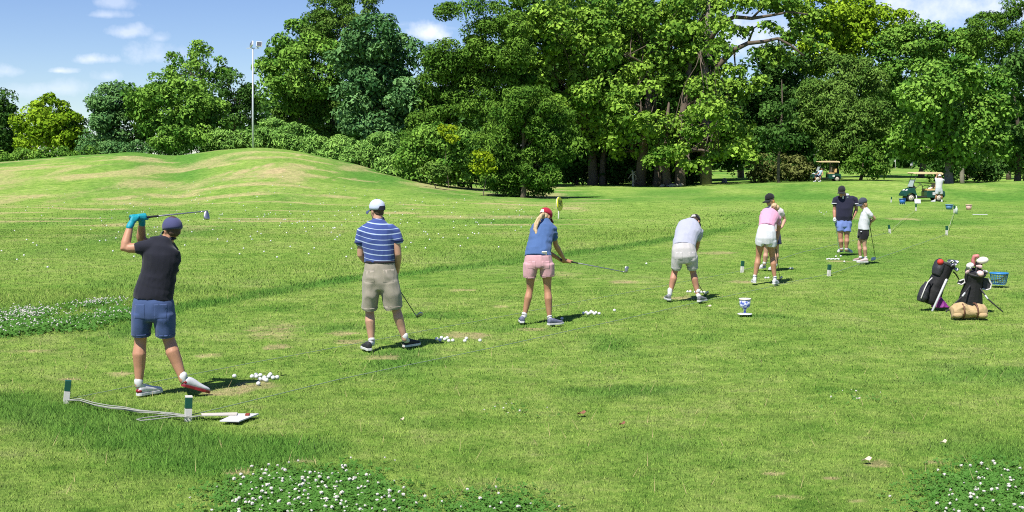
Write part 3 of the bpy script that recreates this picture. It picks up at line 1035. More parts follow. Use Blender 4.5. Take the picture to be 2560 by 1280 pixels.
# --- right of the plane trees
tree('hornbeam', 'dense dark tree right of the plane trees under the great limb', G_BACK, 132, 1950,
     [(1955, 190, 60, 50), (1910, 240, 50, 50), (1990, 250, 66, 60), (1930, 300, 66, 54), (2010, 320, 60, 50), (1950, 370, 66, 40), (1890, 330, 40, 50), (1930, 150, 40, 34)], 'dark', .42, .65, 1.1, 1.5, gap=.2, trunk_r=.22)
tree('thin_tree', 'thin dark-stemmed tree before the rusty bush', G_BACK, 112, 1948, [(1950, 290, 40, 44), (1930, 340, 36, 36), (1975, 345, 36, 36), (1945, 390, 34, 20)], 'dark', .34, .6, .8, .9, gap=.4, trunk_r=.17, trunk_top=9)
tree('rusty_bush', 'rounded bush with brownish-green leaves under the trees', None, 122, 1940,
     [(1915, 425, 44, 30), (1965, 422, 48, 32), (2000, 430, 26, 24)], 'rust', .36, .7, .8, 1.6, trunk_r=0, cat='bush')
tree('bright_maple', 'sunlit tree above the great limb at the upper right', G_BACK, 142, 2080,
     [(2050, 30, 66, 60), (2110, 70, 66, 60), (2140, 30, 50, 40), (2080, 120, 66, 50), (2200, 55, 66, 46), (2160, 110, 60, 44), (2040, 140, 50, 60), (2240, 90, 40, 40)], 'maple', .44, .65, 1.1, 1.4, gap=.26, trunk_r=.4)
tree('wild_acacia', 'olive acacia with a thick dark trunk left of the golf cart', G_BACK, 121, 2090,
     [(2090, 190, 66, 56), (2140, 210, 60, 60), (2060, 250, 56, 50), (2110, 280, 70, 54), (2170, 290, 56, 50), (2060, 330, 60, 44), (2130, 350, 70, 44), (2190, 360, 44, 40), (2100, 395, 50, 22), (2170, 410, 40, 24)], 'olive', .34, .45, .95, 1.35, gap=.28, twigs=4, trunk_r=.42)
tree('leafy_undertree', 'low green tree between the thick dark trunk and the golf cart', G_BACK, 116, 2150,
     [(2150, 400, 34, 30), (2185, 420, 26, 22), (2165, 370, 40, 24)], 'locust', .32, .5, .7, 1.3, gap=.25, trunk_r=.2, cat='tree', limbs=False)
tree('beech', 'broad sunlit tree on the skyline behind the round maple', G_BACK, 140, 2300,
     [(2250, 130, 60, 50), (2320, 110, 66, 46), (2380, 130, 66, 44), (2260, 190, 60, 50), (2210, 230, 50, 60), (2440, 110, 50, 40), (2230, 300, 50, 50)], 'field', .42, .6, 1.15, 1.45, gap=.2, trunk_r=.4)
tree('copper_tree', 'tree with a rusty crown peeping over the round maple', G_BACK, 138, 2420, [(2440, 105, 46, 24), (2400, 118, 36, 20)], 'rust', .36, .6, .8, 1.2, gap=.35, trunk_r=.2)
tree('round_maple', 'big rounded bright green maple behind the golf cart', G_BACK, 104, 2372,
     [(2390, 195, 70, 50), (2330, 235, 66, 56), (2450, 230, 70, 56), (2390, 270, 80, 60), (2300, 300, 56, 56), (2480, 300, 66, 60), (2400, 335, 80, 50), (2320, 360, 66, 44), (2470, 365, 60, 40), (2260, 350, 40, 40), (2400, 395, 60, 26)], 'field', .38, .7, .95, 1.5, trunk_r=.42, bark=PALE_BARK, up=.6)
tree('far_acacia', 'thin-topped acacia at the upper right corner', G_BACK, 130, 2520,
     [(2510, 30, 40, 34), (2470, 80, 54, 40), (2540, 90, 50, 44), (2520, 150, 54, 50), (2550, 20, 22, 26)], 'locust', .36, .42, 1.0, 1.1, gap=.36, twigs=5, trunk_r=.28)
tree('dark_oak', 'dark oak cut by the right edge of the photo', G_BACK, 118, 2565,
     [(2550, 190, 44, 60), (2580, 250, 60, 60), (2550, 300, 40, 50), (2600, 150, 50, 60)], 'dark', .40, .6, 1.1, 1.5, trunk_r=.4)
tree('edge_bush', 'green leafy bush low at the right edge of the photo', None, 112, 2560, [(2545, 370, 36, 40), (2580, 380, 44, 50), (2560, 420, 24, 18)], 'field', .34, .6, .8, 1.6, trunk_r=.1, cat='bush', limbs=False)
for (px, D, r, h, lab) in ((1496, 140, .42, 9, 'dark bare trunk standing in the shade behind the left plane tree'), (1770, 150, .30, 9, 'slim slanting trunk right of the plane trees'),
                           (1851, 158, .45, 9, 'trunk with a low leafy skirt right of the plane trees'), (2406, 120, .25, 9, 'slim pale trunk in the shade behind the cart'),
                           (2542, 112, .35, 8, 'dark trunk near the right edge beyond the rise')):
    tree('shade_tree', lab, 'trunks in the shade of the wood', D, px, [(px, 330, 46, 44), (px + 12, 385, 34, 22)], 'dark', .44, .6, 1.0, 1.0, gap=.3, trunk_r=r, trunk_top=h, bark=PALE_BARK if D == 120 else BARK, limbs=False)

# the wood in the distance: one mass nobody could count
tree('backing_tree', 'dark tall tree filling in behind the left plane tree', 'dark trees behind the plane trees', 147, 1420,
     [(1300, 60, 70, 60), (1360, 130, 70, 70), (1430, 60, 80, 70), (1420, 200, 80, 80), (1480, 280, 70, 70), (1350, 230, 70, 70), (1400, 320, 60, 60), (1420, 415, 50, 22), (1490, 425, 40, 18)], 'dark', .5, .65, 1.3, 1.5, trunk_r=.4)  # lowest lobes of the backing trees added to darken the ground strip
tree('backing_tree', 'dark tall tree filling in behind the middle plane tree', 'dark trees behind the plane trees', 146, 1570,
     [(1530, 40, 80, 70), (1620, 70, 80, 80), (1560, 160, 80, 80), (1650, 200, 80, 80), (1570, 280, 80, 80), (1660, 320, 70, 60), (1500, 200, 60, 80), (1560, 420, 50, 26), (1640, 425, 50, 24)], 'dark', .5, .65, 1.3, 1.5, trunk_r=.4)
tree('backing_tree', 'dark tall tree filling in behind the right plane tree', 'dark trees behind the plane trees', 144, 1745,
     [(1720, 40, 70, 70), (1730, 150, 60, 80), (1740, 260, 70, 70), (1770, 340, 70, 60), (1840, 350, 60, 60), (1800, 280, 50, 50), (1710, 425, 40, 24)], 'dark', .5, .65, 1.3, 1.5, trunk_r=.4)
tree('shade_fill_shrub', 'dark shrubs added as deep shade at the foot of the left plane tree', 'shrubs added as shade', 131, 1445, [(1420, 430, 30, 24), (1455, 440, 22, 16)], 'dark', .32, .6, .7, 1.6, trunk_r=0, cat='shrub')  # dark shrubs added to stand in for black shade under the crowns
tree('shade_fill_shrub', 'dark shrubs added as deep shade between the left and middle plane trees', 'shrubs added as shade', 130, 1530, [(1515, 438, 26, 20), (1548, 442, 24, 20)], 'dark', .32, .6, .7, 1.6, trunk_r=0, cat='shrub')
tree('shade_fill_shrub', 'dark shrubs added as deep shade between the middle and right plane trees', 'shrubs added as shade', 127, 1640, [(1610, 440, 26, 22), (1650, 438, 30, 24), (1680, 442, 26, 20)], 'dark', .32, .6, .7, 1.6, trunk_r=0, cat='shrub')
tree('shade_fill_shrub', 'dark shrubs added as deep shade just right of the right plane tree', 'shrubs added as shade', 126, 1725, [(1715, 436, 20, 26), (1738, 444, 16, 16)], 'dark', .32, .6, .7, 1.6, trunk_r=0, cat='shrub')
tree('shade_fill_shrub', 'dark shrubs added as deep shade behind the golf cart man', 'shrubs added as shade', 124, 2440, [(2400, 425, 36, 30), (2460, 425, 40, 30), (2510, 428, 30, 26), (2345, 425, 24, 26)], 'dark', .34, .6, .8, 1.6, trunk_r=0, cat='shrub')  # same added fill for the darkness under the round maple
tree('low_scrub', 'low dark scrub along the foot of the tree group on the mound', None, 123, 310,
     [(235, 378, 30, 14), (285, 374, 40, 14), (345, 372, 40, 14), (395, 374, 34, 12), (210, 382, 20, 10), (440, 374, 40, 12), (500, 370, 40, 14), (560, 370, 40, 12)], 'blue', .28, .55, .6, 2.0, trunk_r=0, cat='scrub')
for (px, ry, D, lobes, lab) in ((1440, 0, 131, [(1435, 372, 60, 50), (1480, 392, 50, 40), (1415, 405, 40, 30)], 'dark fill tree added as shade behind the left plane tree'),
                                (1545, 0, 130, [(1535, 392, 56, 42), (1585, 385, 50, 50), (1560, 420, 40, 26)], 'dark fill tree added as shade behind the middle plane tree'),
                                (1640, 0, 129, [(1640, 395, 60, 46), (1695, 385, 56, 56), (1725, 405, 40, 40), (1660, 425, 50, 26)], 'dark fill tree added as shade behind the right plane tree')):
    tree('shade_fill_tree', lab, 'dark fill added as shade behind the plane trees', D, px, lobes, 'dark', .48, .6, 1.2, 1.5, trunk_r=.25, limbs=False)  # dark foliage added to darken the gaps below the plane crowns
L3 = []
for px in range(640, 2900, 62):
    D = 232 + 22 * math.sin(px * .021)
    top = 250 + 34 * math.sin(px * .013) + 20 * math.sin(px * .037)
    s = D / F_PX
    c = at(px, (top + 428) / 2, D)
    L3.append((np.array(c), 62 * s, 40 * s, (428 - top) / 2 * s))
    c = at(px, 330, D + 30)
    L3.append((np.array(c), 70 * s, 30 * s, 110 * s))
cc, cr, tn = clumps(L3, 2.6, 1.5, .72)
cc[:, 2] = np.maximum(cc[:, 2], 1.6)
Vv, Ff, Tt = leaves(cc, cr, tn, 34, 1.3, .7)
tag(link('distant_wood', np_mesh('distant_wood', Vv, Ff, [LEAF['dark']], {'rnd': Tt})), 'dark wood closing the view behind the tall trees', None, None, 'stuff')

# ------------------------------------------------------------------ people
def fabric(name, col, rough=.85, var=.10, stripe=None, weave=.25):
    if name in MATS:
        return MATS[name]
    m = mat(name, col, rough, var=var, scale=7, bump=weave * .5, bscale=220, spec=.2, sheen=.15)
    if stripe:
        t = m.node_tree
        b = t.nodes['Principled BSDF']
        src = b.inputs['Base Color'].links[0].from_socket
        co = N(t, 'ShaderNodeTexCoord')
        sx = N(t, 'ShaderNodeSeparateXYZ')
        t.links.new(co.outputs['Object'], sx.inputs[0])
        period, phase, width, scol, bow = stripe
        z = math_node(t, 'MULTIPLY_ADD', math_node(t, 'MULTIPLY', sx.outputs[0], sx.outputs[0]), bow, sx.outputs[2])
        fr = math_node(t, 'FRACT', math_node(t, 'DIVIDE', math_node(t, 'ADD', z, phase), period))
        # every other line is thicker
        fr2 = math_node(t, 'FRACT', math_node(t, 'DIVIDE', math_node(t, 'ADD', z, phase), period * 2))
        wd = math_node(t, 'MULTIPLY_ADD', math_node(t, 'GREATER_THAN', fr2, .5), width * .7, width)
        msk = math_node(t, 'LESS_THAN', fr, wd)
        mx = N(t, 'ShaderNodeMix', data_type='RGBA')
        mx.inputs[7].default_value = (*scol, 1)
        t.links.new(msk, mx.inputs[0])
        t.links.new(src, mx.inputs[6])
        t.links.new(mx.outputs[2], b.inputs['Base Color'])
    return m


def skin_mat(name, col):
    return mat(name, col, .5, var=.14, scale=9, bump=.05, bscale=90, spec=.35)


WHITE_RUBBER = mat('white_rubber', (.58, .58, .57), .6, var=.08)
BLACK_RUBBER = mat('black_rubber', (.018, .018, .020), .65)
STEEL = mat('chrome_steel', (.42, .42, .43), .38, metal=1.0, var=.05)
DARK_STEEL = mat('dark_steel', (.09, .09, .10), .35, metal=.8)
SOCK = mat('sock_white', (.60, .60, .60), .9, var=.06)
EYE_W = mat('eye_white', (.75, .73, .70), .3)
EYE_D = mat('eye_dark', (.03, .02, .015), .3)
LIP = mat('lips', (.42, .17, .14), .5)


def basis(f, u=None):
    f = Vector(f).normalized()
    u = Vector(u if u is not None else (0, 0, 1))
    u = (u - f * u.dot(f)).normalized()
    s = f.cross(u)          # right-hand side of the head
    return f, u, s


def patch(o, name, m, planes, off=.004, facing=None):
    """a second layer of cloth cut from o by planes (point, normal to keep), lifted by off with a turned-in edge"""
    bm = bmesh.new()
    bm.from_mesh(o.data)
    for co, no in planes:
        bmesh.ops.bisect_plane(bm, geom=list(bm.verts) + list(bm.edges) + list(bm.faces), plane_co=co, plane_no=no, clear_inner=True)
    bm.normal_update()
    bad = [f for f in bm.faces if (facing and not facing(f.normal))]
    bmesh.ops.delete(bm, geom=bad, context='FACES')
    if not bm.faces:
        bm.free()
        return None
    bm.normal_update()
    for v in bm.verts:
        v.co += v.normal * off
    ext = bmesh.ops.extrude_edge_only(bm, edges=[e for e in bm.edges if e.is_boundary])
    for g_ in ext['geom']:
        if isinstance(g_, bmesh.types.BMVert) and g_.normal.length > .5:
            g_.co -= g_.normal * (off + .004)
    nm = bpy.data.meshes.new(name)
    bm.to_mesh(nm)
    bm.free()
    nm.materials.clear()
    nm.materials.append(m)
    nm.polygons.foreach_set('use_smooth', [True] * len(nm.polygons))
    return link(name, nm, o)


XP, XM, ZP, ZM = Vector((1, 0, 0)), Vector((-1, 0, 0)), Vector((0, 0, 1)), Vector((0, 0, -1))


def trim_shorts(p, o, m, hem_px, waist_py=None, pockets=()):
    """waistband, hems and back pockets of a pair of shorts"""
    for (cx, py, w) in hem_px:
        q0, q1 = p.P(cx - w, py) - p.base, p.P(cx + w, py) - p.base
        patch(o, 'hem', m, [(q0, XP), (q1, XM), (q0 + ZP * .018, ZM)], .0035, lambda n: abs(n.z) < .8)
    if waist_py:
        q = p.P(0, waist_py) - p.base
        patch(o, 'waistband', m, [(q, ZP)], .0035, lambda n: n.z < .7)
    for (x0, y0, x1, y1) in pockets:
        a, b = p.P(x0, y0) - p.base, p.P(x1, y1) - p.base
        patch(o, 'pocket', m, [(a, XP), (b, XM), (a, ZM), (b, ZP)], .0032, lambda n: n.y < -.15)


class Person:
    """root Empty at the feet; every shape is placed in photo pixels and a depth offset"""

    def __init__(self, label, Y, base_px, skin, voxel, group='golfers on the practice tee', z=None, scale=1.0):
        self.Y = Y
        x = (base_px - CX) / F_PX * Y
        self.base = Vector((x, Y, gz(x, Y) if z is None else z))
        self.root = empty('person', self.base, label, 'person', group)
        self.skin, self.vox = skin, voxel
        self.body = MB(self.base)
        self.k = Y / F_PX       # metres per photo pixel
        self.sc = scale

    def P(self, px, py, dy=0.0):
        return at(px, py, self.Y + dy)

    def rings(self, spec, k=1.0, grow=0.0, yaw=0.0):
        """spec rows: px, py, half width px, half depth m, dy"""
        pts = [self.P(r[0], r[1], r[4] if len(r) > 4 else 0) for r in spec]
        out = []
        for i, r in enumerate(spec):
            t = (pts[min(i + 1, len(pts) - 1)] - pts[max(0, i - 1)]).normalized()
            if t.z > 0:
                t = -t
            yw = r[5] if len(r) > 5 else yaw
            a = Vector((math.cos(yw), math.sin(yw), 0))
            a = (a - t * a.dot(t)).normalized()
            b = t.cross(a).normalized()
            out.append((pts[i], a * (r[2] * self.k * k + grow), b * (r[3] * k + grow)))
        return out

    def head(self, c, f, u, size=1.0, hair=None, hair_style='short', face=True):
        f, u, s = basis(f, u)
        z = size
        mb = self.body
        mb.ell(c + u * .018 * z - f * .012 * z, s * .074 * z, f * .094 * z, u * .098 * z)
        mb.ell(c + f * .026 * z - u * .055 * z, s * .056 * z, f * .066 * z, u * .062 * z)
        mb.ell(c + f * .062 * z - u * .098 * z, s * .030 * z, f * .030 * z, u * .026 * z)       # chin
        mb.ell(c + f * .090 * z - u * .022 * z, s * .015 * z, f * .026 * z, u * .022 * z)       # nose
        mb.ell(c + f * .072 * z + u * .022 * z, s * .052 * z, f * .020 * z, u * .012 * z)       # brow
        for sg in (-1, 1):
            mb.ell(c + s * .074 * z * sg - f * .008 * z - u * .022 * z, s * .012 * z, f * .020 * z, u * .032 * z, 10, 7)
        if face:
            for sg in (-1, 1):
                e = MB(self.base)
                e.ell(c + f * .078 * z + s * .032 * z * sg + u * .002 * z, s * .014 * z, f * .010 * z, u * .009 * z, 10, 6)
                e.ell(c + f * .0865 * z + s * .032 * z * sg + u * .002 * z, s * .007 * z, f * .004 * z, u * .007 * z, 8, 5)
                eo = e.build('eye', [EYE_W, EYE_D], self.root)
                n = len(eo.data.polygons)
                k = 10 * 5 + 2
                eo.data.polygons.foreach_set('material_index', [0 if i < k else 1 for i in range(n)])
            e = MB(self.base)
            e.ell(c + f * .083 * z - u * .066 * z, s * .024 * z, f * .008 * z, u * .008 * z, 10, 6)
            e.build('mouth', LIP, self.root)
        if hair is not None:
            h = MB(self.base)
            h.ell(c + u * .022 * z - f * .018 * z, s * .078 * z, f * .092 * z, u * .097 * z)
            h.ell(c - u * .040 * z - f * .050 * z, s * .062 * z, f * .040 * z, u * .045 * z)
            if hair_style == 'long':
                h.ell(c - u * .05 * z - f * .040 * z, s * .088 * z, f * .062 * z, u * .095 * z)
            h.remesh('hair', hair, self.root, self.vox, 2, wrinkle=(.006, 16, (1.6, 1.6, .3)))
        return f, u, s

    def cap(self, c, f, u, m, brim_m=None, size=1.0, strap=None, strap_w=.04, lift=.03, brim_len=.075, button=True):
        f, u, s = basis(f, u)
        z = size
        c = c + u * (lift - .008) * z - f * .010 * z
        mb = MB(self.base)
        rings = []
        for h, r in ((-.030, 1.0), (0, 1.035), (.03, 1.0), (.058, .88), (.078, .68), (.092, .42), (.099, .15)):
            rings.append((c + u * h * z, s * .087 * r * z, f * (.104 * r) * z))
        mb.loft(rings, 24)
        cap = mb.build('cap', m, self.root)
        sub = cap.modifiers.new('s', 'SUBSURF')
        sub.levels = sub.render_levels = 1
        # brim
        b = MB(self.base)
        top, bot = [], []
        nseg, nr = 14, 4
        for j in range(nr + 1):
            for i in range(nseg + 1):
                a = R(-68 + 136 * i / nseg)
                base = s * .087 * 1.0 * math.sin(a) * z + f * .104 * math.cos(a) * z
                out = (f * brim_len * z + s * math.sin(a) * .012 * z) * (j / nr) * max(.0, math.cos(a)) ** .55
                drop = u * (-.022 - .02 * (j / nr) - .030 * math.sin(a) ** 2 * (.3 + j / nr)) * z
                p = c + base * .97 + out + drop
                top.append(p + u * .003 * z)
                bot.append(p - u * .003 * z)
        n = nseg + 1
        tot = len(top)
        fs = []
        for j in range(nr):
            for i in range(nseg):
                q = (j * n + i, j * n + i + 1, (j + 1) * n + i + 1, (j + 1) * n + i)
                fs.append(q)
                fs.append(tuple(tot + k for k in q[::-1]))
        for i in range(nseg):
            for j in (0, nr):
                fs.append((j * n + i, j * n + i + 1, tot + j * n + i + 1, tot + j * n + i))
        for j in range(nr):
            for i in (0, nseg):
                fs.append((j * n + i, (j + 1) * n + i, tot + (j + 1) * n + i, tot + j * n + i))
        b.add(top + bot, fs)
        b.build('brim', brim_m or m, cap)
        if button:
            b = MB(self.base)
            b.ell(c + u * .100 * z, s * .009 * z, f * .009 * z, u * .006 * z, 8, 5)
            b.build('button', brim_m or m, cap)
        if strap is not None:
            b = MB(self.base)
            vs = []
            for h in (-.026, -.004, .022):
                for i in range(9):
                    a = R(-1) * (-strap_w * 900 + strap_w * 1800 * i / 8)
                    if h > 0:
                        a *= .72
                    rr = 1.06 if h < .01 else 1.045
                    vs.append(c - f * .104 * rr * math.cos(a) * z + s * .087 * rr * math.sin(a) * z + u * h * z)
            vv = vs + [v + f * .012 * z for v in vs]
            fs = []
            for r_ in range(2):
                for i in range(8):
                    q = (r_ * 9 + i, r_ * 9 + i + 1, (r_ + 1) * 9 + i + 1, (r_ + 1) * 9 + i)
                    fs.append(q)
                    fs.append(tuple(27 + k for k in q[::-1]))
            b.add(vv, fs)
            b.build('strap', strap, cap)
        return cap

    def limb(self, pts, rad, mb=None):
        (mb or self.body).tube(pts, rad, 12)

    def arm(self, sh, el, wr, k=1.0):
        sh, el, wr = Vector(sh), Vector(el), Vector(wr)
        sh = sh.lerp(el, .12)
        self.limb([sh, sh.lerp(el, .35), sh.lerp(el, .8), el, el.lerp(wr, .25), el.lerp(wr, .6), wr],
                  [.036 * k, .048 * k, .042 * k, .041 * k, .045 * k, .038 * k, .028 * k])

    def leg(self, hip, kn, an, k=1.0):
        hip, kn, an = Vector(hip), Vector(kn), Vector(an)
        back = Vector((0, -.018, 0)) * k
        self.limb([hip, hip.lerp(kn, .4), hip.lerp(kn, .85), kn, kn.lerp(an, .12), kn.lerp(an, .32) + back, kn.lerp(an, .6), kn.lerp(an, .88), an],
                  [.088 * k, .080 * k, .060 * k, .055 * k, .054 * k, .061 * k, .050 * k, .036 * k, .037 * k])

    def grip_hand(self, wrist, G, a, inflate=0.0, mb=None, k=1.0, side=1):
        """hand closed round a shaft through G along a"""
        mb = mb or self.body
        wrist, G, a = Vector(wrist), Vector(G), Vector(a).normalized()
        v = (G - wrist)
        v = v - a * v.dot(a)
        if v.length < 1e-4:
            v = a.orthogonal()
        v.normalize()
        w = a.cross(v) * side
        g = inflate
        knk = G - v * .012 * k + w * .030 * k
        for q in (-.026, -.009, .009, .026):
            mb.tube([wrist, (wrist + knk) / 2 + a * q * .6 * k + w * .006, knk + a * q * k], [(.018 + g) * k, (.016 + g) * k, (.012 + g) * k], 8)
        for i, q in enumerate((-.030, -.010, .010, .030)):
            ln = (.9, 1.0, 1.06, .96)[i]
            pts = []
            for ang in (60, 20, -30, -80, -130, -175):
                t = R(ang)
                pts.append(G + a * q * k + (w * math.sin(t) + v * math.cos(t)) * .023 * k * (1 if ang > -100 else .92) * (ln if ang < -60 else 1))
            mb.tube(pts, [(.0105 + g) * k, (.0105 + g) * k, (.010 + g) * k, (.0095 + g) * k, (.009 + g) * k, (.008 + g) * k], 7)
        tb = wrist.lerp(G, .45) - w * .02 * k
        mb.tube([tb, G - w * .024 * k + a * .02 * k, G - w * .012 * k - v * .016 * k + a * .055 * k], [(.014 + g) * k, (.012 + g) * k, (.009 + g) * k], 7)

    def open_hand(self, wrist, d, palm_n, k=1.0, mb=None, inflate=0.0, curl=.35, thumb=1):
        """relaxed hand pointing along d, palm facing palm_n"""
        mb = mb or self.body
        wrist = Vector(wrist)
        d = Vector(d).normalized()
        nn = Vector(palm_n)
        nn = (nn - d * nn.dot(d)).normalized()
        w = d.cross(nn)
        g = inflate
        for q in (-.030, -.010, .010, .030):
            mb.tube([wrist, wrist + d * .04 * k + w * q * .7 * k, wrist + d * .085 * k + w * q * k], [(.020 + g) * k, (.015 + g) * k, (.012 + g) * k], 8)
        for i, q in enumerate((-.031, -.010, .011, .031)):
            ln = (.062, .078, .074, .056)[i] * k
            p0 = wrist + d * .085 * k + w * q * k
            p1 = p0 + (d * math.cos(curl) + nn * math.sin(curl)) * ln * .5
            p2 = p1 + (d * math.cos(curl * 2.2) + nn * math.sin(curl * 2.2)) * ln * .5
            mb.tube([p0, p1, p2], [(.0105 + g) * k, (.0095 + g) * k, (.008 + g) * k], 7)
        t0 = wrist + d * .022 * k - w * .024 * k * thumb
        mb.tube([t0, t0 + (d * .6 - w * .75 * thumb + nn * .3).normalized() * .036 * k, t0 + (d * .85 - w * .5 * thumb + nn * .4).normalized() * .070 * k],
                [(.014 + g) * k, (.012 + g) * k, (.009 + g) * k], 7)

    def shoe(self, heel, toe_dir, upper, sole=None, size=1.0, sock=None, ankle=None, accent=None, sock_h=.06, laces=None, tongue=None):
        d = Vector(toe_dir).normalized()
        z = Vector((0, 0, 1))
        z = (z - d * z.dot(d)).normalized()
        w = d.cross(z)
        heel = Vector(heel)
        L = .285 * size
        prof = ((0.0, .026, .058), (.04, .034, .078), (.14, .037, .086), (.28, .038, .084), (.42, .041, .072), (.58, .046, .056), (.74, .047, .044), (.88, .038, .036), (.97, .022, .028))
        mb = MB(self.base)
        rings = []
        for t, hw, h in prof:
            hw, h = hw * size, h * size
            rings.append((heel + d * t * L + z * (.020 * size + h * .45), w * hw, z * h * .55))
        mb.loft(rings, 14)
        so = mb.remesh('shoe', upper, self.root, min(self.vox, .010), 2)
        mb = MB(self.base)
        out = [(-.015, .024), (.05, .036), (.2, .039), (.4, .038), (.6, .048), (.78, .050), (.92, .038), (1.0, .018)]
        poly = [heel + d * t * L + w * hw * size for t, hw in out] + [heel + d * t * L - w * hw * size for t, hw in out[::-1]]
        mb.prism(poly, z * .0, z * .027 * size)
        mb.build('sole', sole or WHITE_RUBBER, so, bevel=.004, smooth=False)
        if accent is not None:
            mb = MB(self.base)
            mb.ell(heel + d * .05 * L + z * .046 * size, w * .037 * size, d * .030 * size, z * .022 * size, 12, 7)
            mb.build('heel_panel', accent, so)
        if tongue is not None:
            mb = MB(self.base)
            mb.ell(heel + d * .36 * L + z * .078 * size, w * .018 * size, d * .035 * size, z * .016 * size, 10, 6)
            mb.build('tongue', tongue, so)
        if sock is not None and ankle is not None:
            mb = MB(self.base)
            a = Vector(ankle)
            b = heel + d * .2 * L + z * .07 * size
            mb.tube([b, a, a + Vector((0, 0, sock_h * .7))], [.034 * size, .0385 * size, .0425 * size], 14, True)
            mb.build('sock', sock, self.root)
        # foot inside the shoe, part of the body
        if ankle is not None:
            self.body.tube([ankle, heel + d * .22 * L + z * .06 * size, heel + d * .6 * L + z * .035 * size, heel + d * .85 * L + z * .03 * size], [.034 * size, .030 * size, .028 * size, .02 * size], 10)
        return so

    def finish(self):
        self.body.remesh('body', self.skin, self.root, self.vox, 3)


def club(label, grip_end, head_pt, shaft_m, kind='iron', face=(1, 0, 0), grip_m=None, head_m=None, grip_len=.27, r=.0075):
    """golf club lying along grip_end -> head_pt"""
    a, b = Vector(grip_end), Vector(head_pt)
    root = empty('golf_club', a, label, 'golf club', 'golf clubs in use')
    d = (b - a).normalized()
    mb = MB(a)
    mb.tube([a, a + d * .05, a + d * grip_len], [.0145, .0135, .0105], 10)
    mb.build('grip', grip_m or BLACK_RUBBER, root)
    mb = MB(a)
    mb.tube([a + d * (grip_len - .02), b], [r, r * .75], 8)
    mb.build('shaft', shaft_m, root)
    fdir = Vector(face)
    fdir = (fdir - d * fdir.dot(d)).normalized()
    n = d.cross(fdir)
    mb = MB(a)
    if kind == 'iron':
        mb.tube([b - d * .05, b + d * .004], [.0085, .0085], 8)
        rings = []
        for t, h, th in ((-.004, .018, .010), (.02, .024, .010), (.05, .030, .010), (.075, .030, .009), (.09, .016, .007)):
            rings.append((b + fdir * t - d * (h - .016) * .6, d * h, n * th))
        mb.loft(rings, 12)
    else:
        mb.tube([b - d * .06, b], [.0085, .010], 8)
        mb.ell(b + fdir * .05 + n * .01, fdir * .062, n * .052, d * .032, 14, 9)
    mb.build('head', head_m or STEEL, root)
    return root


DENIM = fabric('slate_blue_shorts', (.045, .076, .175))
NAVY = fabric('black_navy_tee', (.012, .013, .022), weave=.35)
PURPLE = fabric('dusty_purple_cap', (.058, .062, .145))
TEAL = mat('teal_glove', (.0, .26, .33), .6, var=.15, bump=.2, bscale=80)
RED = mat('red_sole', (.22, .012, .018), .35, var=.2)
WHITE_SHOE = mat('white_leather', (.58, .58, .60), .5, var=.06)
BLACK_SHOE = mat('black_knit', (.016, .017, .022), .8, bump=.3, bscale=200)
SK1, SK2, SK3, SK4 = (skin_mat('fair_tanned_skin', (.44, .225, .135)), skin_mat('fair_skin', (.47, .27, .185)), skin_mat('tan_skin', (.40, .205, .12)), skin_mat('ruddy_skin', (.42, .21, .135)))
BROWN_HAIR = mat('brown_hair', (.055, .032, .018), .7, var=.3, scale=40)
BLONDE = mat('blonde_hair', (.50, .36, .20), .6, var=.3, scale=45)
GINGER = mat('ginger_hair', (.50, .24, .075), .6, var=.3, scale=45)
TAN_HAIR = mat('light_brown_hair', (.36, .20, .08), .6, var=.3, scale=45)

# ---- 1: man in black tee finishing a swing
Y = gp(405, 988).y
p = Person('man in black t-shirt and blue shorts with his club raised over his head, teal gloves', Y, 405, SK1, .0085)
hc = p.P(430, 571, .06)
hf = Vector((-.62, .78, -.12))
p.head(hc, hf, (.05, -.08, 1), 1.02, BROWN_HAIR)
p.cap(hc, hf, (.10, -.10, 1), PURPLE, size=1.09, lift=.016)
tor = [(382, 760, 46, .11), (384, 738, 45, .11), (388, 715, 46, .112), (396, 690, 46, .118), (402, 660, 48, .122), (403, 638, 50, .125), (404, 622, 46, .115, .02), (410, 608, 34, .09, .04), (420, 598, 19, .07, .06)]
p.body.loft(p.rings(tor, .87), 18)
p.limb([p.P(416, 612, .04), p.P(424, 585, .055)], [.062, .056])
ls, le, lw = p.P(366, 618, -.02), p.P(311, 622, -.05), p.P(326, 563, .03)
rs, re, rw = p.P(425, 620, .16), p.P(352, 603, .30), p.P(355, 557, .17)
p.arm(ls, le, lw, 1.08)
p.arm(rs, re, rw, 1.08)
ga = (p.P(520, 528, .55) - p.P(334, 546, .10)).normalized()
Gl, Gr = p.P(336, 545, .10), p.P(354, 543, .135)
p.grip_hand(lw, Gl, ga, k=1.05)
p.grip_hand(rw, Gr, ga, k=1.05, side=-1)
for W, G, sd in ((lw, Gl, 1), (rw, Gr, -1)):
    g = MB(p.base)
    p.grip_hand(W.lerp(G, .15), G, ga, .0045, g, 1.08, sd)
    g.tube([W.lerp(G, -.25), W.lerp(G, .2)], [.034, .035], 12)
    g.remesh('glove', TEAL, p.root, .0075, 2)
lk, la, rk, ra = p.P(351, 848, .03), p.P(347, 962), p.P(421, 846, .04), p.P(458, 950, -.02)
p.leg(p.P(358, 760), lk, la, 1.12)
p.leg(p.P(408, 760), rk, ra, 1.12)
sh = MB(p.base)
sh.loft(p.rings([(383, 748, 51, .144), (384, 737, 50, .138), (389, 715, 47.5, .126), (396, 690, 45, .122), (402, 660, 47, .126), (403, 638, 50, .13), (404, 622, 48, .12, .02), (410, 609, 36, .10, .04), (420, 597, 20, .078, .06)]), 20)
sh.tube([p.P(385, 617, 0), p.P(366, 618, -.02), p.P(351, 620, -.03)], [.088, .078, .074], 14)
sh.tube([p.P(425, 622, .08), p.P(405, 612, .2), p.P(388, 608, .26)], [.085, .078, .074], 14)
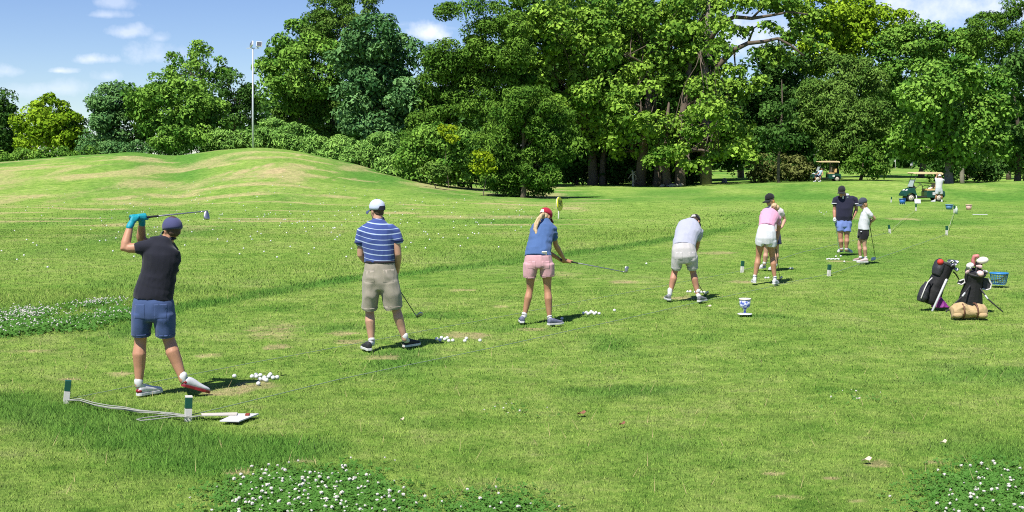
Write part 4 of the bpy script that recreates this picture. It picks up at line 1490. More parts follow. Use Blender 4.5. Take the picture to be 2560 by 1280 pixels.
sh.remesh('shirt', NAVY, p.root, .010, 3, (.017, 6, (.7, .7, 1.7)))
st = MB(p.base)
st.loft(p.rings([(384, 734, 44, .112), (384, 744, 47.5, .128), (384, 752, 51, .142), (384, 760, 53, .148), (383, 780, 54, .153), (382, 794, 51, .145), (382, 802, 46, .12)]), 20)
st.loft(p.rings([(357, 785, 28, .14), (353.5, 812, 25, .125), (353, 838, 23.5, .115, .01)]), 16)
st.loft(p.rings([(410, 785, 29, .14), (413, 812, 26, .125), (413, 839, 25, .118, .01)]), 16)
so_ = st.remesh('shorts', DENIM, p.root, .011, 9, (.014, 5.5, (1.3, 1, .8)))
trim_shorts(p, so_, DENIM, [(354, 838, 28), (413, 839, 30)], None, [(345, 757, 372, 790), (395, 757, 424, 790)])
co = MB(p.base)
c0 = p.P(420, 598, .06)
co.loft([(c0 + Vector((0, 0, -.02)), Vector((.085, 0, .02)), Vector((0, .078, 0))), (c0 + Vector((0, 0, .012)), Vector((.074, 0, .02)), Vector((0, .07, 0)))], 18)
co.build('collar', NAVY, p.root)
p.shoe(p.P(345, 990, -.02) + Vector((0, 0, 0)), (.55, .80, 0), WHITE_SHOE, WHITE_RUBBER, 1.05, SOCK, la, RED, tongue=WHITE_SHOE)
hl = p.P(455, 966, -.04)
tl = p.P(496, 985, .06)
tl.z = .035
p.shoe(hl, (tl - hl), WHITE_SHOE, RED, 1.05, SOCK, ra, RED, tongue=WHITE_SHOE)
p.finish()
club('steel iron held by the man in the black t-shirt over his head', p.P(326, 547, .07), p.P(516, 528, .42), STEEL, 'iron', (.35, -.2, -1), r=.0085)

# ---- 2: man in striped polo
Y = gp(966, 872).y
p = Person('man in blue and white striped polo and beige shorts standing with his back turned', Y, 962, SK2, .009)
hc = p.P(942, 524, .05)
hf = Vector((-.66, .74, .0))
p.head(hc, hf, (0, -.06, 1), 1.0, BROWN_HAIR)
p.cap(hc, hf, (0, -.05, 1), fabric('pale_blue_cap', (.47, .52, .66)), brim_m=fabric('navy_brim', (.04, .06, .14)), size=1.06, strap=fabric('dark_cap_gap', (.02, .022, .04)), strap_w=.036, lift=.032)
tor = [(948, 668, 38, .125), (948, 640, 36, .12), (945, 610, 39, .125), (943, 590, 42, .13), (944, 575, 41, .12, .01), (945, 562, 31, .10, .02), (946, 549, 14, .065, .03)]
p.body.loft(p.rings(tor, .87), 18)
p.limb([p.P(946, 560, .02), p.P(944, 532, .04)], [.066, .060])
ls, le, lw = p.P(906, 574, 0), p.P(901, 636, .02), p.P(934, 672, .30)
rs, re, rw = p.P(986, 574, 0), p.P(995, 634, .0), p.P(992, 682, .22)
p.arm(ls, le, lw, 1.05)
p.arm(rs, re, rw, 1.10)
gb, ge = p.P(962, 668, .42), p.P(1042, 792, .75)
ga = (ge - gb).normalized()
p.grip_hand(lw, gb + ga * .06, ga)
p.grip_hand(rw, gb + ga * .15, ga, side=-1)
lk, la, rk, ra = p.P(924, 775, .05), p.P(929, 858), p.P(989, 768, .05), p.P(1012, 848, .05)
p.leg(p.P(930, 680), lk, la, 1.05)
p.leg(p.P(968, 680), rk, ra, 1.05)
SHIRT2 = fabric('striped_polo', (.045, .075, .25), stripe=(.0630, .012, .12, (.40, .50, .66), -.55))
sh = MB(p.base)
sh.loft(p.rings([(948, 656, 38, .13), (948, 640, 38.5, .132), (947, 622, 40, .135), (944, 600, 43, .138), (943, 588, 45, .138), (944, 574, 44, .13, .01), (945, 563, 33, .11, .02), (946, 549, 16, .075, .03)]), 20)
sh.tube([p.P(918, 575, 0), p.P(905, 582, 0), p.P(900, 604, 0)], [.082, .076, .066], 14)
sh.tube([p.P(974, 575, 0), p.P(987, 582, 0), p.P(994, 599, 0)], [.082, .078, .072], 14)
sh.remesh('shirt', SHIRT2, p.root, .0105, 3, (.016, 6.5, (.9, .7, 1.3)))
cu = fabric('navy_trim', (.025, .035, .11))
for c, a in ((p.P(899.5, 606, 0), .068), (p.P(994.5, 601, 0), .074)):
    mb = MB(p.base)
    mb.tube([c + Vector((0, 0, .012)), c - Vector((0, 0, .008))], [a, a], 14, False)
    mb.build('cuff', cu, p.root)
co = MB(p.base)
c0 = p.P(946, 548, .03)
co.loft([(c0 + Vector((0, 0, -.03)), Vector((.088, 0, 0)), Vector((0, .082, .01))), (c0 + Vector((0, 0, .02)), Vector((.071, 0, 0)), Vector((0, .07, .01)))], 18)
co.build('collar', cu, p.root)
st = MB(p.base)
BEIGE = fabric('beige_cotton', (.285, .258, .205), var=.14)
st.loft(p.rings([(949, 653, 37.5, .128), (949, 668, 40, .14), (950, 690, 45, .158), (951, 708, 46, .155), (950, 724, 42, .13)]), 20)
st.loft(p.rings([(930, 706, 25, .15), (926, 735, 23, .14), (924, 772, 20, .125, .03)]), 16)
st.loft(p.rings([(971, 706, 26, .15), (979, 735, 26, .14), (983, 768, 24, .13, .03)]), 16)
so_ = st.remesh('shorts', BEIGE, p.root, .011, 9, (.016, 5.5, (1.2, 1, .9)))
trim_shorts(p, so_, BEIGE, [(924, 772, 24), (983, 768, 30)], None, [(916, 674, 938, 702), (960, 672, 986, 702)])
mb = MB(p.base)
mb.loft(p.rings([(949, 656.5, 39, .135), (949, 651, 38.6, .133)]), 20)
mb.build('belt', fabric('dark_belt', (.03, .025, .03)), p.root)
p.shoe(gp(924, 877), (-.35, .9, 0), BLACK_SHOE, WHITE_RUBBER, 1.05, SOCK, la, tongue=WHITE_SHOE)
p.shoe(gp(1010, 868), (.58, .8, 0), BLACK_SHOE, WHITE_RUBBER, 1.05, SOCK, ra, tongue=WHITE_SHOE)
p.finish()
club('dark-shafted iron hanging in front of the man in the striped polo', gb, ge, DARK_STEEL, 'iron', (1, .2, .1))

# ---- 3: woman with ponytail
Y = gp(1342, 806).y
p = Person('woman in blue polo, pink shorts and red cap with a long blonde ponytail', Y, 1343, SK3, .009)
hc = p.P(1365, 541, .36)
hf = Vector((.52, .62, -.52))
hu = Vector((.12, .35, 1))
p.head(hc, hf, hu, .95, BLONDE)
p.cap(hc, hf, hu, fabric('crimson_cap', (.33, .012, .035)), brim_m=fabric('dark_red_brim', (.10, .006, .016)), size=1.02, strap=fabric('cream_strap', (.70, .62, .52)), strap_w=.022, lift=.036)
tor = [(1345, 650, 33, .115), (1346, 630, 32, .11, .04), (1350, 606, 29, .105, .12), (1355, 585, 29, .11, .2), (1359, 568, 29, .10, .27), (1362, 556, 19, .075, .32), (1363, 547, 9, .055, .35)]
p.body.loft(p.rings(tor, .87), 16)
p.limb([p.P(1362, 556, .30), p.P(1365, 543, .35)], [.052, .048])
rs, re, rw = p.P(1383, 566, .26), p.P(1389, 612, .36), p.P(1410, 648, .50)
ls, le, lw = p.P(1333, 568, .26), p.P(1350, 618, .42), p.P(1402, 650, .56)
p.arm(ls, le, lw, .86)
p.arm(rs, re, rw, .88)
gb, ge = p.P(1403, 650, .52), p.P(1566, 681, .62)
ga = (ge - gb).normalized()
p.grip_hand(lw, gb + ga * .05, ga, k=.95)
p.grip_hand(rw, gb + ga * .12, ga, k=.95, side=-1)
lk, la, rk, ra = p.P(1325, 722, .04), p.P(1311, 790), p.P(1369, 722, .04), p.P(1374, 797)
p.leg(p.P(1328, 660), lk, la, .92)
p.leg(p.P(1366, 660), rk, ra, .96)
BLUEP = fabric('denim_blue_polo', (.058, .115, .265))
sh = MB(p.base)
sh.loft(p.rings([(1345, 643, 34, .125), (1346, 628, 33, .122, .04), (1349, 610, 31, .118, .12), (1354, 588, 31, .12, .2), (1359, 569, 31, .11, .27), (1362, 557, 21, .085, .32), (1363.5, 546, 9.5, .06, .35)]), 18)
sh.tube([p.P(1373, 566, .26), p.P(1384, 574, .27), p.P(1385, 595, .30)], [.066, .062, .055], 14)
sh.tube([p.P(1342, 568, .27), p.P(1334, 576, .28), p.P(1337, 594, .33)], [.066, .062, .055], 14)
sh.remesh('shirt', BLUEP, p.root, .0105, 3, (.017, 7, (.9, .7, 1.8)))
co = MB(p.base)
c0 = p.P(1364, 547, .345)
co.loft([(c0 + Vector((0, -.01, -.02)), Vector((.066, 0, 0)), Vector((0, .055, .02))), (c0 + Vector((0, .0, .015)), Vector((.058, 0, 0)), Vector((0, .05, .02)))], 16)
co.build('collar', BLUEP, p.root)
PINK = fabric('pink_shorts', (.52, .30, .325))
st = MB(p.base)
st.loft(p.rings([(1346, 637, 32.5, .122), (1346, 648, 35, .135), (1346, 662, 36, .145), (1346, 670, 33, .13)]), 18)
st.loft(p.rings([(1328, 660, 20, .135), (1325, 678, 18, .12), (1323, 694, 15, .105)]), 14)
st.loft(p.rings([(1366, 660, 20, .135), (1368, 676, 19, .12), (1369, 691, 17.5, .108)]), 14)
so_ = st.remesh('shorts', PINK, p.root, .011, 9, (.011, 6.5, (1.3, 1, .9)))
trim_shorts(p, so_, PINK, [(1323, 694, 19), (1369, 691, 21)], None, [(1319, 651, 1338, 668), (1354, 651, 1373, 668)])
mb = MB(p.base)
mb.box(p.P(1361, 634, -.09), .075, .012, .075, Matrix.Rotation(.5, 3, 'X'))
mb.build('glove_in_pocket', fabric('folded_white_glove', (.74, .70, .66)), p.root, bevel=.004)
hr = MB(p.base)
hr.tube([p.P(1358, 535, .28), p.P(1353, 539, .22), p.P(1347, 550, .18), p.P(1341, 562, .15), p.P(1338, 573, .13), p.P(1341, 584, .10), p.P(1342, 589, .09)], [.026, .028, .028, .030, .029, .021, .007], 10)
hr.tube([p.P(1353, 537, .25), p.P(1345, 545, .17), p.P(1337, 560, .14), p.P(1335, 570, .12)], [.015, .017, .018, .009], 8)
hr.remesh('ponytail', BLONDE, p.root, .0085, 2, (.010, 16, (1.6, 1.6, .35)))
NAVS = mat('navy_grey_shoe', (.12, .13, .20), .7, var=.5, scale=26)
p.shoe(gp(1306, 808), (-.05, 1, 0), NAVS, WHITE_RUBBER, .95, SOCK, la, tongue=WHITE_SHOE, sock_h=.04)
p.shoe(gp(1370, 813), (.80, .55, 0), NAVS, WHITE_RUBBER, .95, SOCK, ra, tongue=WHITE_SHOE, sock_h=.04)
p.finish()
club('shiny iron swung low to the right by the woman in pink shorts', gb, ge, STEEL, 'iron', (.35, .1, 1), grip_len=.25, r=.009)

# ---- 4: man in grey bent over the ball
Y = gp(1712, 750).y
p = Person('man in pale grey polo and light shorts bent over his ball, black cap', Y, 1710, SK4, .0095)
hc = p.P(1738, 554, .50)
hf = Vector((.36, .55, -.70))
hu = Vector((.14, .62, .75))
p.head(hc, hf, hu, .97, BROWN_HAIR)
BLACKCAP = fabric('black_cap', (.014, .014, .016))
p.cap(hc, hf, hu, BLACKCAP, size=1.02, strap=fabric('grey_strap', (.45, .42, .40)), strap_w=.026, lift=.036)
p.limb([p.P(1729, 570, .40), p.P(1735, 556, .46)], [.066, .066])
tor = [(1710, 640, 30, .125, -.02), (1710, 618, 29, .12, .02), (1715, 595, 29, .12, .14), (1722, 575, 33, .125, .26), (1726, 562, 27, .11, .36), (1730, 555, 14, .08, .42)]
p.body.loft(p.rings(tor, .87), 16)
ls, le, lw = p.P(1697, 572, .30), p.P(1700, 620, .50), p.P(1714, 652, .40)
rs, re, rw = p.P(1749, 578, .30), p.P(1742, 618, .44), p.P(1722, 650, .44)
p.arm(ls, le, lw, 1.0)
p.arm(rs, re, rw, 1.0)
gb, ge = p.P(1711, 648, .46), p.P(1763, 737, .50)
ge = gp(1762, 738)
ga = (ge - gb).normalized()
p.grip_hand(lw, gb + ga * .05, ga)
p.grip_hand(rw, gb + ga * .13, ga, side=-1)
lk, la, rk, ra = p.P(1687, 678, .06), p.P(1675, 735), p.P(1732, 678, .06), p.P(1745, 738)
p.leg(p.P(1694, 640), lk, la, 1.0)
p.leg(p.P(1726, 640), rk, ra, 1.0)
GREYP = fabric('pale_grey_polo', (.35, .365, .445))
sh = MB(p.base)
sh.loft(p.rings([(1710, 618, 29.5, .132, .0), (1711, 606, 29, .13, .07), (1715, 593, 29.5, .13, .15), (1721, 577, 33, .135, .26), (1725, 564, 30, .12, .35), (1731, 554, 15, .09, .42)]), 18)
sh.tube([p.P(1738, 573, .30), p.P(1749, 580, .31), p.P(1746, 596, .36)], [.078, .072, .064], 14)
sh.tube([p.P(1705, 572, .30), p.P(1697, 578, .32), p.P(1698, 594, .38)], [.078, .072, .062], 14)
sh.remesh('shirt', GREYP, p.root, .011, 3, (.014, 6, (1, .7, 1.4)))
LIGHTG = fabric('light_grey_shorts', (.43, .415, .41))
st = MB(p.base)
st.loft(p.rings([(1710, 614, 29, .13, .01), (1710, 626, 31, .145, -.03), (1711, 640, 32, .155, -.05), (1711, 652, 30, .14, -.02)]), 18)
st.loft(p.rings([(1696, 642, 17, .145, -.03), (1692, 656, 14.5, .13), (1690, 671, 12, .12, .03)]), 14)
st.loft(p.rings([(1727, 642, 17.5, .145, -.03), (1730, 656, 15, .13), (1731, 671, 13.5, .12, .03)]), 14)
so_ = st.remesh('shorts', LIGHTG, p.root, .011, 9, (.012, 7, (1.4, 1, .5)))
trim_shorts(p, so_, LIGHTG, [(1690, 671, 16), (1731, 671, 17)], None, [(1684, 628, 1702, 645), (1718, 628, 1736, 645)])
BWSHOE = mat('black_white_shoe', (.16, .17, .18), .6, var=.9, scale=16)
p.shoe(gp(1674, 751), (-.1, 1, 0), BWSHOE, WHITE_RUBBER, 1.0, SOCK, la, tongue=BLACK_SHOE, sock_h=.10)
p.shoe(gp(1746, 755), (.55, .8, 0), BWSHOE, WHITE_RUBBER, 1.0, SOCK, ra, tongue=BLACK_SHOE, sock_h=.10)
p.finish()
club('black iron the bent man in grey holds between his legs', gb, ge, DARK_STEEL, 'iron', (.9, .3, .2))

# ---- 5: woman in pink and white
Y = gp(1913, 706).y
p = Person('woman in pink polo and white shorts bending forward, blonde bun', Y, 1913, SK3, .010)
hc = p.P(1937, 522, .46)
hf = Vector((.25, .62, -.74))
hu = Vector((.05, .72, .70))
p.head(hc, hf, hu, .96, BLONDE)
bn = MB(p.base)
bn.ell(p.P(1936, 515, .38), Vector((.055, 0, 0)), Vector((0, .05, 0)), Vector((0, 0, .055)))
bn.ell(p.P(1943, 519, .40), Vector((.05, 0, 0)), Vector((0, .05, 0)), Vector((0, 0, .05)))
bn.remesh('hair_bun', BLONDE, p.root, .010, 1, (.012, 18, (1.2, 1.2, 1.2)))
p.limb([p.P(1931, 534, .36), p.P(1936, 523, .43)], [.052, .048])
tor = [(1916, 590, 23, .12, -.02), (1917, 570, 20.5, .11, .02), (1920, 553, 21.5, .11, .14), (1924, 538, 24, .11, .26), (1928, 531, 20, .09, .33), (1931, 528, 9, .06, .38)]
p.body.loft(p.rings(tor, .87), 16)
rs, re, rw = p.P(1947, 541, .28), p.P(1946, 577, .36), p.P(1941, 606, .34)
ls, le, lw = p.P(1906, 541, .28), p.P(1912, 577, .46), p.P(1932, 606, .40)
p.arm(rs, re, rw, .86)
p.arm(ls, le, lw, .84)
gb = p.P(1937, 604, .40)
ge = gp(1950, 698)
ga = (ge - gb).normalized()
p.grip_hand(lw, gb + ga * .05, ga, k=.95)
p.grip_hand(rw, gb + ga * .12, ga, k=.95, side=-1)
lk, la, rk, ra = p.P(1896, 642, .05), p.P(1887, 694), p.P(1931, 642, .05), p.P(1937, 697)
p.leg(p.P(1902, 600), lk, la, .98)
p.leg(p.P(1926, 600), rk, ra, .98)
PINKP = fabric('rose_polo', (.58, .29, .41))
sh = MB(p.base)
sh.loft(p.rings([(1917, 569, 21, .118, .0), (1918, 560, 21, .12, .08), (1920, 550, 22.5, .12, .16), (1924, 539, 25, .12, .26), (1927, 531.5, 22, .10, .33), (1931, 527, 10, .068, .38)]), 18)
sh.tube([p.P(1939, 539, .28), p.P(1946, 546, .29), p.P(1947, 558, .31)], [.066, .062, .056], 12)
sh.tube([p.P(1911, 539, .28), p.P(1905, 546, .29), p.P(1906, 558, .33)], [.066, .062, .056], 12)
sh.remesh('shirt', PINKP, p.root, .011, 3, (.012, 7, (1, .7, 1.4)))
WHITEC = fabric('white_cotton', (.56, .57, .60))
st = MB(p.base)
st.loft(p.rings([(1917, 566, 20.5, .122, .0), (1916, 580, 23.5, .15, -.05), (1915, 594, 26, .165, -.06), (1914.5, 606, 26, .165, -.04)]), 18)
st.loft(p.rings([(1901, 600, 12.5, .15, -.04), (1899, 612, 10.8, .14, -.02)]), 14)
st.loft(p.rings([(1928, 600, 14.0, .15, -.04), (1928, 615, 13.6, .14, -.02)]), 14)
st.remesh('shorts', WHITEC, p.root, .011, 9, (.014, 7, (1.6, .6, .3)))
p.shoe(gp(1887, 708), (.05, 1, 0), WHITE_SHOE, WHITE_RUBBER, .95, SOCK, la, tongue=WHITE_SHOE, sock_h=.04)
p.shoe(gp(1934, 711), (.45, .85, 0), WHITE_SHOE, WHITE_RUBBER, .95, SOCK, ra, tongue=WHITE_SHOE, sock_h=.04)
p.finish()
club('dark iron of the woman in the pink polo, its head by her right shoe', gb, ge, DARK_STEEL, 'iron', (.7, .7, .2))

# ---- 6: woman behind with ginger hair
Y = gp(1921, 673).y
p = Person('woman with ginger hair and black cap standing behind the bending woman', Y, 1922, SK2, .0105)
hc = p.P(1924, 499, 0)
hf = Vector((-.86, -.42, -.25))
p.head(hc, hf, (0, 0, 1), .98, GINGER, 'long')
p.cap(hc, hf, (-.12, 0, 1), BLACKCAP, size=1.06, lift=.038, brim_len=.085)
p.limb([p.P(1930, 522), p.P(1926, 504)], [.052, .048])
tor = [(1928, 590, 20, .11), (1929, 570, 18, .10), (1930, 550, 20, .10), (1932, 530, 21, .10), (1931, 519, 13, .08), (1929, 513, 7, .055)]
p.body.loft(p.rings(tor, .87), 16)
rs, re, rw = p.P(1953, 526, .0), p.P(1962, 549, .05), p.P(1955, 568, -.08)
ls, le, lw = p.P(1911, 526, .0), p.P(1910, 552, -.05), p.P(1926, 570, -.2)
p.arm(rs, re, rw, .88)
p.arm(ls, le, lw, .88)
gb = p.P(1951, 566, -.12)
ge = gp(1912, 668)
ga = (ge - gb).normalized()
p.grip_hand(rw, gb + ga * .05, ga, k=.95)
p.open_hand(lw, (.7, -.2, -.4), (0, -1, 0), .95)
lk, la, rk, ra = p.P(1915, 630), p.P(1911, 660), p.P(1941, 630), p.P(1939, 664)
p.leg(p.P(1918, 600), lk, la, .95)
p.leg(p.P(1938, 600), rk, ra, .95)
WPOLO = fabric('white_polo', (.60, .53, .55))
sh = MB(p.base)
sh.loft(p.rings([(1928, 578, 20, .12), (1929, 560, 20, .115), (1931, 540, 22, .118), (1932, 528, 23, .11), (1931, 519, 15, .09), (1929, 512, 8, .062)]), 18)
sh.tube([p.P(1944, 524), p.P(1953, 529), p.P(1956, 537, .02)], [.066, .062, .055], 12)
sh.tube([p.P(1920, 524), p.P(1911, 529), p.P(1911, 538, -.02)], [.066, .062, .055], 12)
sh.remesh('shirt', WPOLO, p.root, .011, 3, (.012, 7, (1, .7, 1.4)))
st = MB(p.base)
NAVYSK = fabric('navy_skirt', (.018, .024, .06))
st.loft(p.rings([(1928, 573, 20, .12), (1929, 590, 23, .14), (1930, 611, 25, .155)]), 18)
st.remesh('skirt', NAVYSK, p.root, .011, 2, (.010, 7, (1.6, .6, .3)))
p.shoe(gp(1912, 670), (-.5, -.6, 0), WHITE_SHOE, WHITE_RUBBER, .95, SOCK, la, sock_h=.04)
p.shoe(gp(1938, 673), (-.5, -.6, 0), WHITE_SHOE, WHITE_RUBBER, .95, SOCK, ra, sock_h=.04)
p.finish()
club('thin dark club of the woman with ginger hair slanting behind her legs', gb, ge, DARK_STEEL, 'iron', (-.8, .2, .2), r=.006)

# ---- 7: man in navy polo facing the camera
Y = gp(2109, 634).y
p = Person('man in navy polo with white trim looking down at the balls, hand on hip', Y, 2108, SK4, .0105)
hc = p.P(2104, 479, -.10)
hf = Vector((-.42, -.84, -.26))
p.head(hc, hf, (-.1, -.3, 1), 1.03, BROWN_HAIR)
DKCAP = fabric('charcoal_cap', (.020, .020, .022))
p.cap(hc, hf, (-.1, -.3, 1), DKCAP, size=1.06, lift=.050, brim_len=.070)
p.limb([p.P(2113, 494, 0), p.P(2107, 482, -.06)], [.066, .062])
tor = [(2109, 570, 21, .135), (2110, 545, 20, .14, -.01), (2111, 522, 21, .135, -.01), (2112, 505, 24, .13), (2113, 495, 21, .11), (2113, 487, 9, .075)]
p.body.loft(p.rings(tor, .87), 16)
ls, le, lw = p.P(2089, 497, 0), p.P(2086, 525, .02), p.P(2086.5, 546, -.06)
rs, re, rw = p.P(2138, 497, 0), p.P(2141, 524, .10), p.P(2134, 541, .0)
p.arm(ls, le, lw, 1.08)
p.arm(rs, re, rw, 1.08)
gb = p.P(2087, 549, -.10)
ge = gp(2098, 628)
ga = (ge - gb).normalized()
p.grip_hand(lw, gb + ga * .05, ga)
g = MB(p.base)
p.grip_hand(lw, gb + ga * .05, ga, .006, g, 1.1)
g.tube([lw, lw.lerp(gb, .5)], [.036, .036], 12)
g.remesh('glove', WHITEC, p.root, .009, 2)
p.open_hand(rw, (-.35, -.3, -.85), (-1, 0, 0), 1.0, thumb=-1)
lk, la, rk, ra = p.P(2101, 594, -.02), p.P(2104, 624, 0), p.P(2117, 592, -.03), p.P(2116, 625, -.02)
p.leg(p.P(2101, 565), lk, la, 1.02)
p.leg(p.P(2118, 565), rk, ra, 1.05)
NPOLO = fabric('navy_polo', (.018, .018, .040))
sh = MB(p.base)
sh.loft(p.rings([(2110, 551, 20.5, .145), (2110, 540, 21, .152, -.02), (2111, 522, 22, .15, -.02), (2112, 506, 25.5, .142), (2113, 496, 23, .12), (2113, 488, 10.5, .085)]), 18)
sh.tube([p.P(2097, 497), p.P(2089, 500), p.P(2086.5, 507)], [.088, .080, .074], 12)
sh.tube([p.P(2129, 497), p.P(2138, 500), p.P(2140, 508)], [.088, .080, .074], 12)
sh.remesh('shirt', NPOLO, p.root, .012, 3, (.012, 6, (1, .7, 1)))
for c in (p.P(2086.5, 508.5), p.P(2140, 509.5)):
    mb = MB(p.base)
    mb.tube([c + Vector((0, 0, .012)), c - Vector((0, 0, .012))], [.078, .078], 12, False)
    mb.build('cuff', WHITEC, p.root)
co = MB(p.base)
c0 = p.P(2113.5, 488, 0)
co.loft([(c0 + Vector((.01, -.02, -.055)), Vector((.10, 0, .01)), Vector((0, .10, .02))), (c0 + Vector((0, 0, .03)), Vector((.078, 0, .01)), Vector((0, .075, .01)))], 16)
co.build('collar', WHITEC, p.root)
mb = MB(p.base)
mb.box(p.P(2108, 493, -.152), .04, .015, .075, Matrix.Rotation(.2, 3, 'X'))
mb.build('placket', WHITEC, p.root, bevel=.005)
BLUESH = fabric('periwinkle_shorts', (.17, .24, .55))
st = MB(p.base)
st.loft(p.rings([(2109, 546, 20, .142), (2109, 556, 20.5, .15), (2109.5, 566, 20.5, .15), (2109.5, 569.5, 17, .12)]), 18)
st.loft(p.rings([(2101.5, 558, 11, .14), (2101.5, 578, 9.2, .115, -.02)]), 14)
st.loft(p.rings([(2117.5, 558, 12, .14), (2117.5, 579.5, 10.7, .12, -.03)]), 14)
so_ = st.remesh('shorts', BLUESH, p.root, .011, 9, (.011, 6, (1.2, 1, .7)))
trim_shorts(p, so_, BLUESH, [(2101, 578, 8), (2118, 579.5, 9)])
p.shoe(gp(2106, 629), (-.50, -.72, 0), WHITE_SHOE, WHITE_RUBBER, 1.05, SOCK, la, sock_h=.04)
p.shoe(gp(2116, 630), (.20, -.9, 0), WHITE_SHOE, WHITE_RUBBER, 1.05, SOCK, ra, sock_h=.04)
p.finish()
club('white-shafted club the man in the navy polo leans beside his shoe', gb, ge, mat('white_shaft', (.75, .75, .72), .3), 'iron', (-.6, -.6, .1), r=.010, grip_m=mat('grey_grip', (.05, .06, .07), .6))

# ---- 8: child in white t-shirt
Y = gp(2158, 655).y
p = Person('child in white t-shirt and black shorts standing in profile, dark cap', Y, 2158, SK2, .0095)
hc = p.P(2157, 508, 0)
hf = Vector((-.93, -.12, -.28))
p.head(hc, hf, (-.2, 0, 1), .93, TAN_HAIR, 'long')
p.cap(hc, hf, (-.22, 0, 1), fabric('slate_cap', (.045, .055, .075)), size=1.02, lift=.036, brim_len=.085)
p.limb([p.P(2162, 526), p.P(2160, 513)], [.046, .043])
tor = [(2159, 590, 13, .12), (2160, 568, 13, .11), (2163, 548, 12.5, .12), (2165, 533, 12, .13), (2164, 525, 8, .09), (2162, 520, 5, .05)]
p.body.loft(p.rings(tor, .87), 16)
rs, re, rw = p.P(2171, 530, -.14), p.P(2187, 546, -.10), p.P(2175, 558, .06)
ls, le, lw = p.P(2166, 531, .14), p.P(2176, 548, .20), p.P(2176, 560, .10)
p.arm(rs, re, rw, .80)
p.arm(ls, le, lw, .80)
gb = p.P(2172.5, 554, .08)
ge = gp(2189, 649)
ge.z = .02
ga = (ge - gb).normalized()
p.grip_hand(rw, gb + ga * .10, ga, k=.85)
p.grip_hand(lw, gb + ga * .04, ga, k=.85, side=-1)
lk, la, rk, ra = p.P(2148, 611, .08), p.P(2151, 645, .08), p.P(2161, 613, -.06), p.P(2164, 646, -.06)
p.leg(p.P(2156, 585, .07), lk, la, .80)
p.leg(p.P(2160, 585, -.06), rk, ra, .84)
WTEE = fabric('white_tee', (.56, .57, .60))
sh = MB(p.base)
sh.loft(p.rings([(2159.5, 574, 14.5, .15), (2160, 560, 13.5, .145), (2162, 546, 13, .15), (2165, 534, 12.5, .155), (2165, 527, 10, .12), (2162, 519.5, 5.5, .065)]), 18)
sh.tube([p.P(2168, 529, -.10), p.P(2172, 533, -.13), p.P(2177, 539, -.13)], [.066, .064, .062], 12)
sh.tube([p.P(2166, 529, .10), p.P(2169, 534, .14), p.P(2172, 540, .16)], [.066, .064, .060], 12)
sh.remesh('shirt', WTEE, p.root, .011, 3, (.013, 6, (1, .7, 1)))
BLACKSH = fabric('black_shorts', (.012, .012, .015))
st = MB(p.base)
st.loft(p.rings([(2159, 572, 13.5, .14), (2158.5, 582, 14, .15), (2158, 590, 14, .15)]), 18)
st.loft(p.rings([(2153, 585, 9.5, .085, .075), (2151, 596, 8.5, .085, .08)]), 14)
st.loft(p.rings([(2160, 585, 11, .085, -.065), (2159, 599, 10, .085, -.065)]), 14)
st.remesh('shorts', BLACKSH, p.root, .011, 9, (.011, 6, (1.2, 1, .7)))
mb = MB(p.base)
mb.box(p.P(2153, 579, -.135), .035, .012, .022)
mb.build('logo_patch', WHITEC, p.root, bevel=.004)
PINKSH = mat('pale_pink_shoe', (.52, .40, .39), .6, var=.15)
p.shoe(gp(2160, 652), (-1, -.05, 0), mat('dusky_pink_shoe', (.36, .22, .22), .6), WHITE_RUBBER, .92, SOCK, la, sock_h=.03)
p.shoe(gp(2170, 656), (-1, -.10, 0), PINKSH, WHITE_RUBBER, .95, SOCK, ra, sock_h=.03)
p.finish()
club('green-dark shafted club with a pale head held behind the child', gb, ge, mat('dark_green_shaft', (.015, .05, .015), .4), 'wood', (-1, 0, .1), head_m=mat('pale_club_head', (.55, .62, .60), .35), r=.0085)

# ---- 9: man at the golf cart
Y = 79.5
p = Person('man in white shirt and pale shorts standing at the golf cart, arms raised', Y, 2347, SK3, .016, group='people by the golf carts')
hc = p.P(2349, 441, .02)
hf = Vector((-.1, 1, -.1))
p.head(hc, hf, (0, 0, 1), 1.0, BROWN_HAIR)
p.cap(hc, hf, (0, 0, 1), fabric('pinkish_white_cap', (.58, .52, .52)), size=1.06, lift=.03)
p.limb([p.P(2349, 449), p.P(2349, 443)], [.062, .06])
tor = [(2347, 472, 7.6, .13), (2347.5, 462, 7.8, .125), (2348, 453, 9.0, .13), (2348.5, 448, 7.6, .11), (2349, 445.5, 3, .07)]
p.body.loft(p.rings(tor, .87), 14)
ls, le, lw = p.P(2341.5, 450), p.P(2339.5, 445, .16), p.P(2343, 438, .30)
rs, re, rw = p.P(2356, 450), p.P(2359, 452, .20), p.P(2354, 446, .34)
p.arm(ls, le, lw, 1.05)
p.arm(rs, re, rw, 1.05)
p.open_hand(lw, (0, .2, 1), (0, -1, 0))
p.open_hand(rw, (-.5, .2, .6), (0, -1, 0))
WSH = fabric('bright_white_shirt', (.62, .62, .64))
sh = MB(p.base)
sh.loft(p.rings([(2347, 470, 8.2, .145), (2347.5, 461, 8.6, .14), (2348, 453, 9.8, .14), (2348.5, 448, 8.6, .12), (2349, 445, 3.4, .08)]), 16)
sh.tube([p.P(2344, 450), p.P(2341.5, 449.5, .03), p.P(2340, 447, .12)], [.095, .088, .08], 12)
sh.tube([p.P(2353, 450), p.P(2356, 450, .03), p.P(2358.5, 451, .14)], [.095, .088, .08], 12)
sh.remesh('shirt', WSH, p.root, .018, 2)
st = MB(p.base)
st.loft(p.rings([(2347, 468, 8.2, .145), (2347, 474, 8.8, .155), (2347, 478, 8.8, .15), (2347, 481, 7.5, .13)]), 16)
st.loft(p.rings([(2343, 475, 4.9, .14), (2342, 485, 4.6, .125)]), 12)
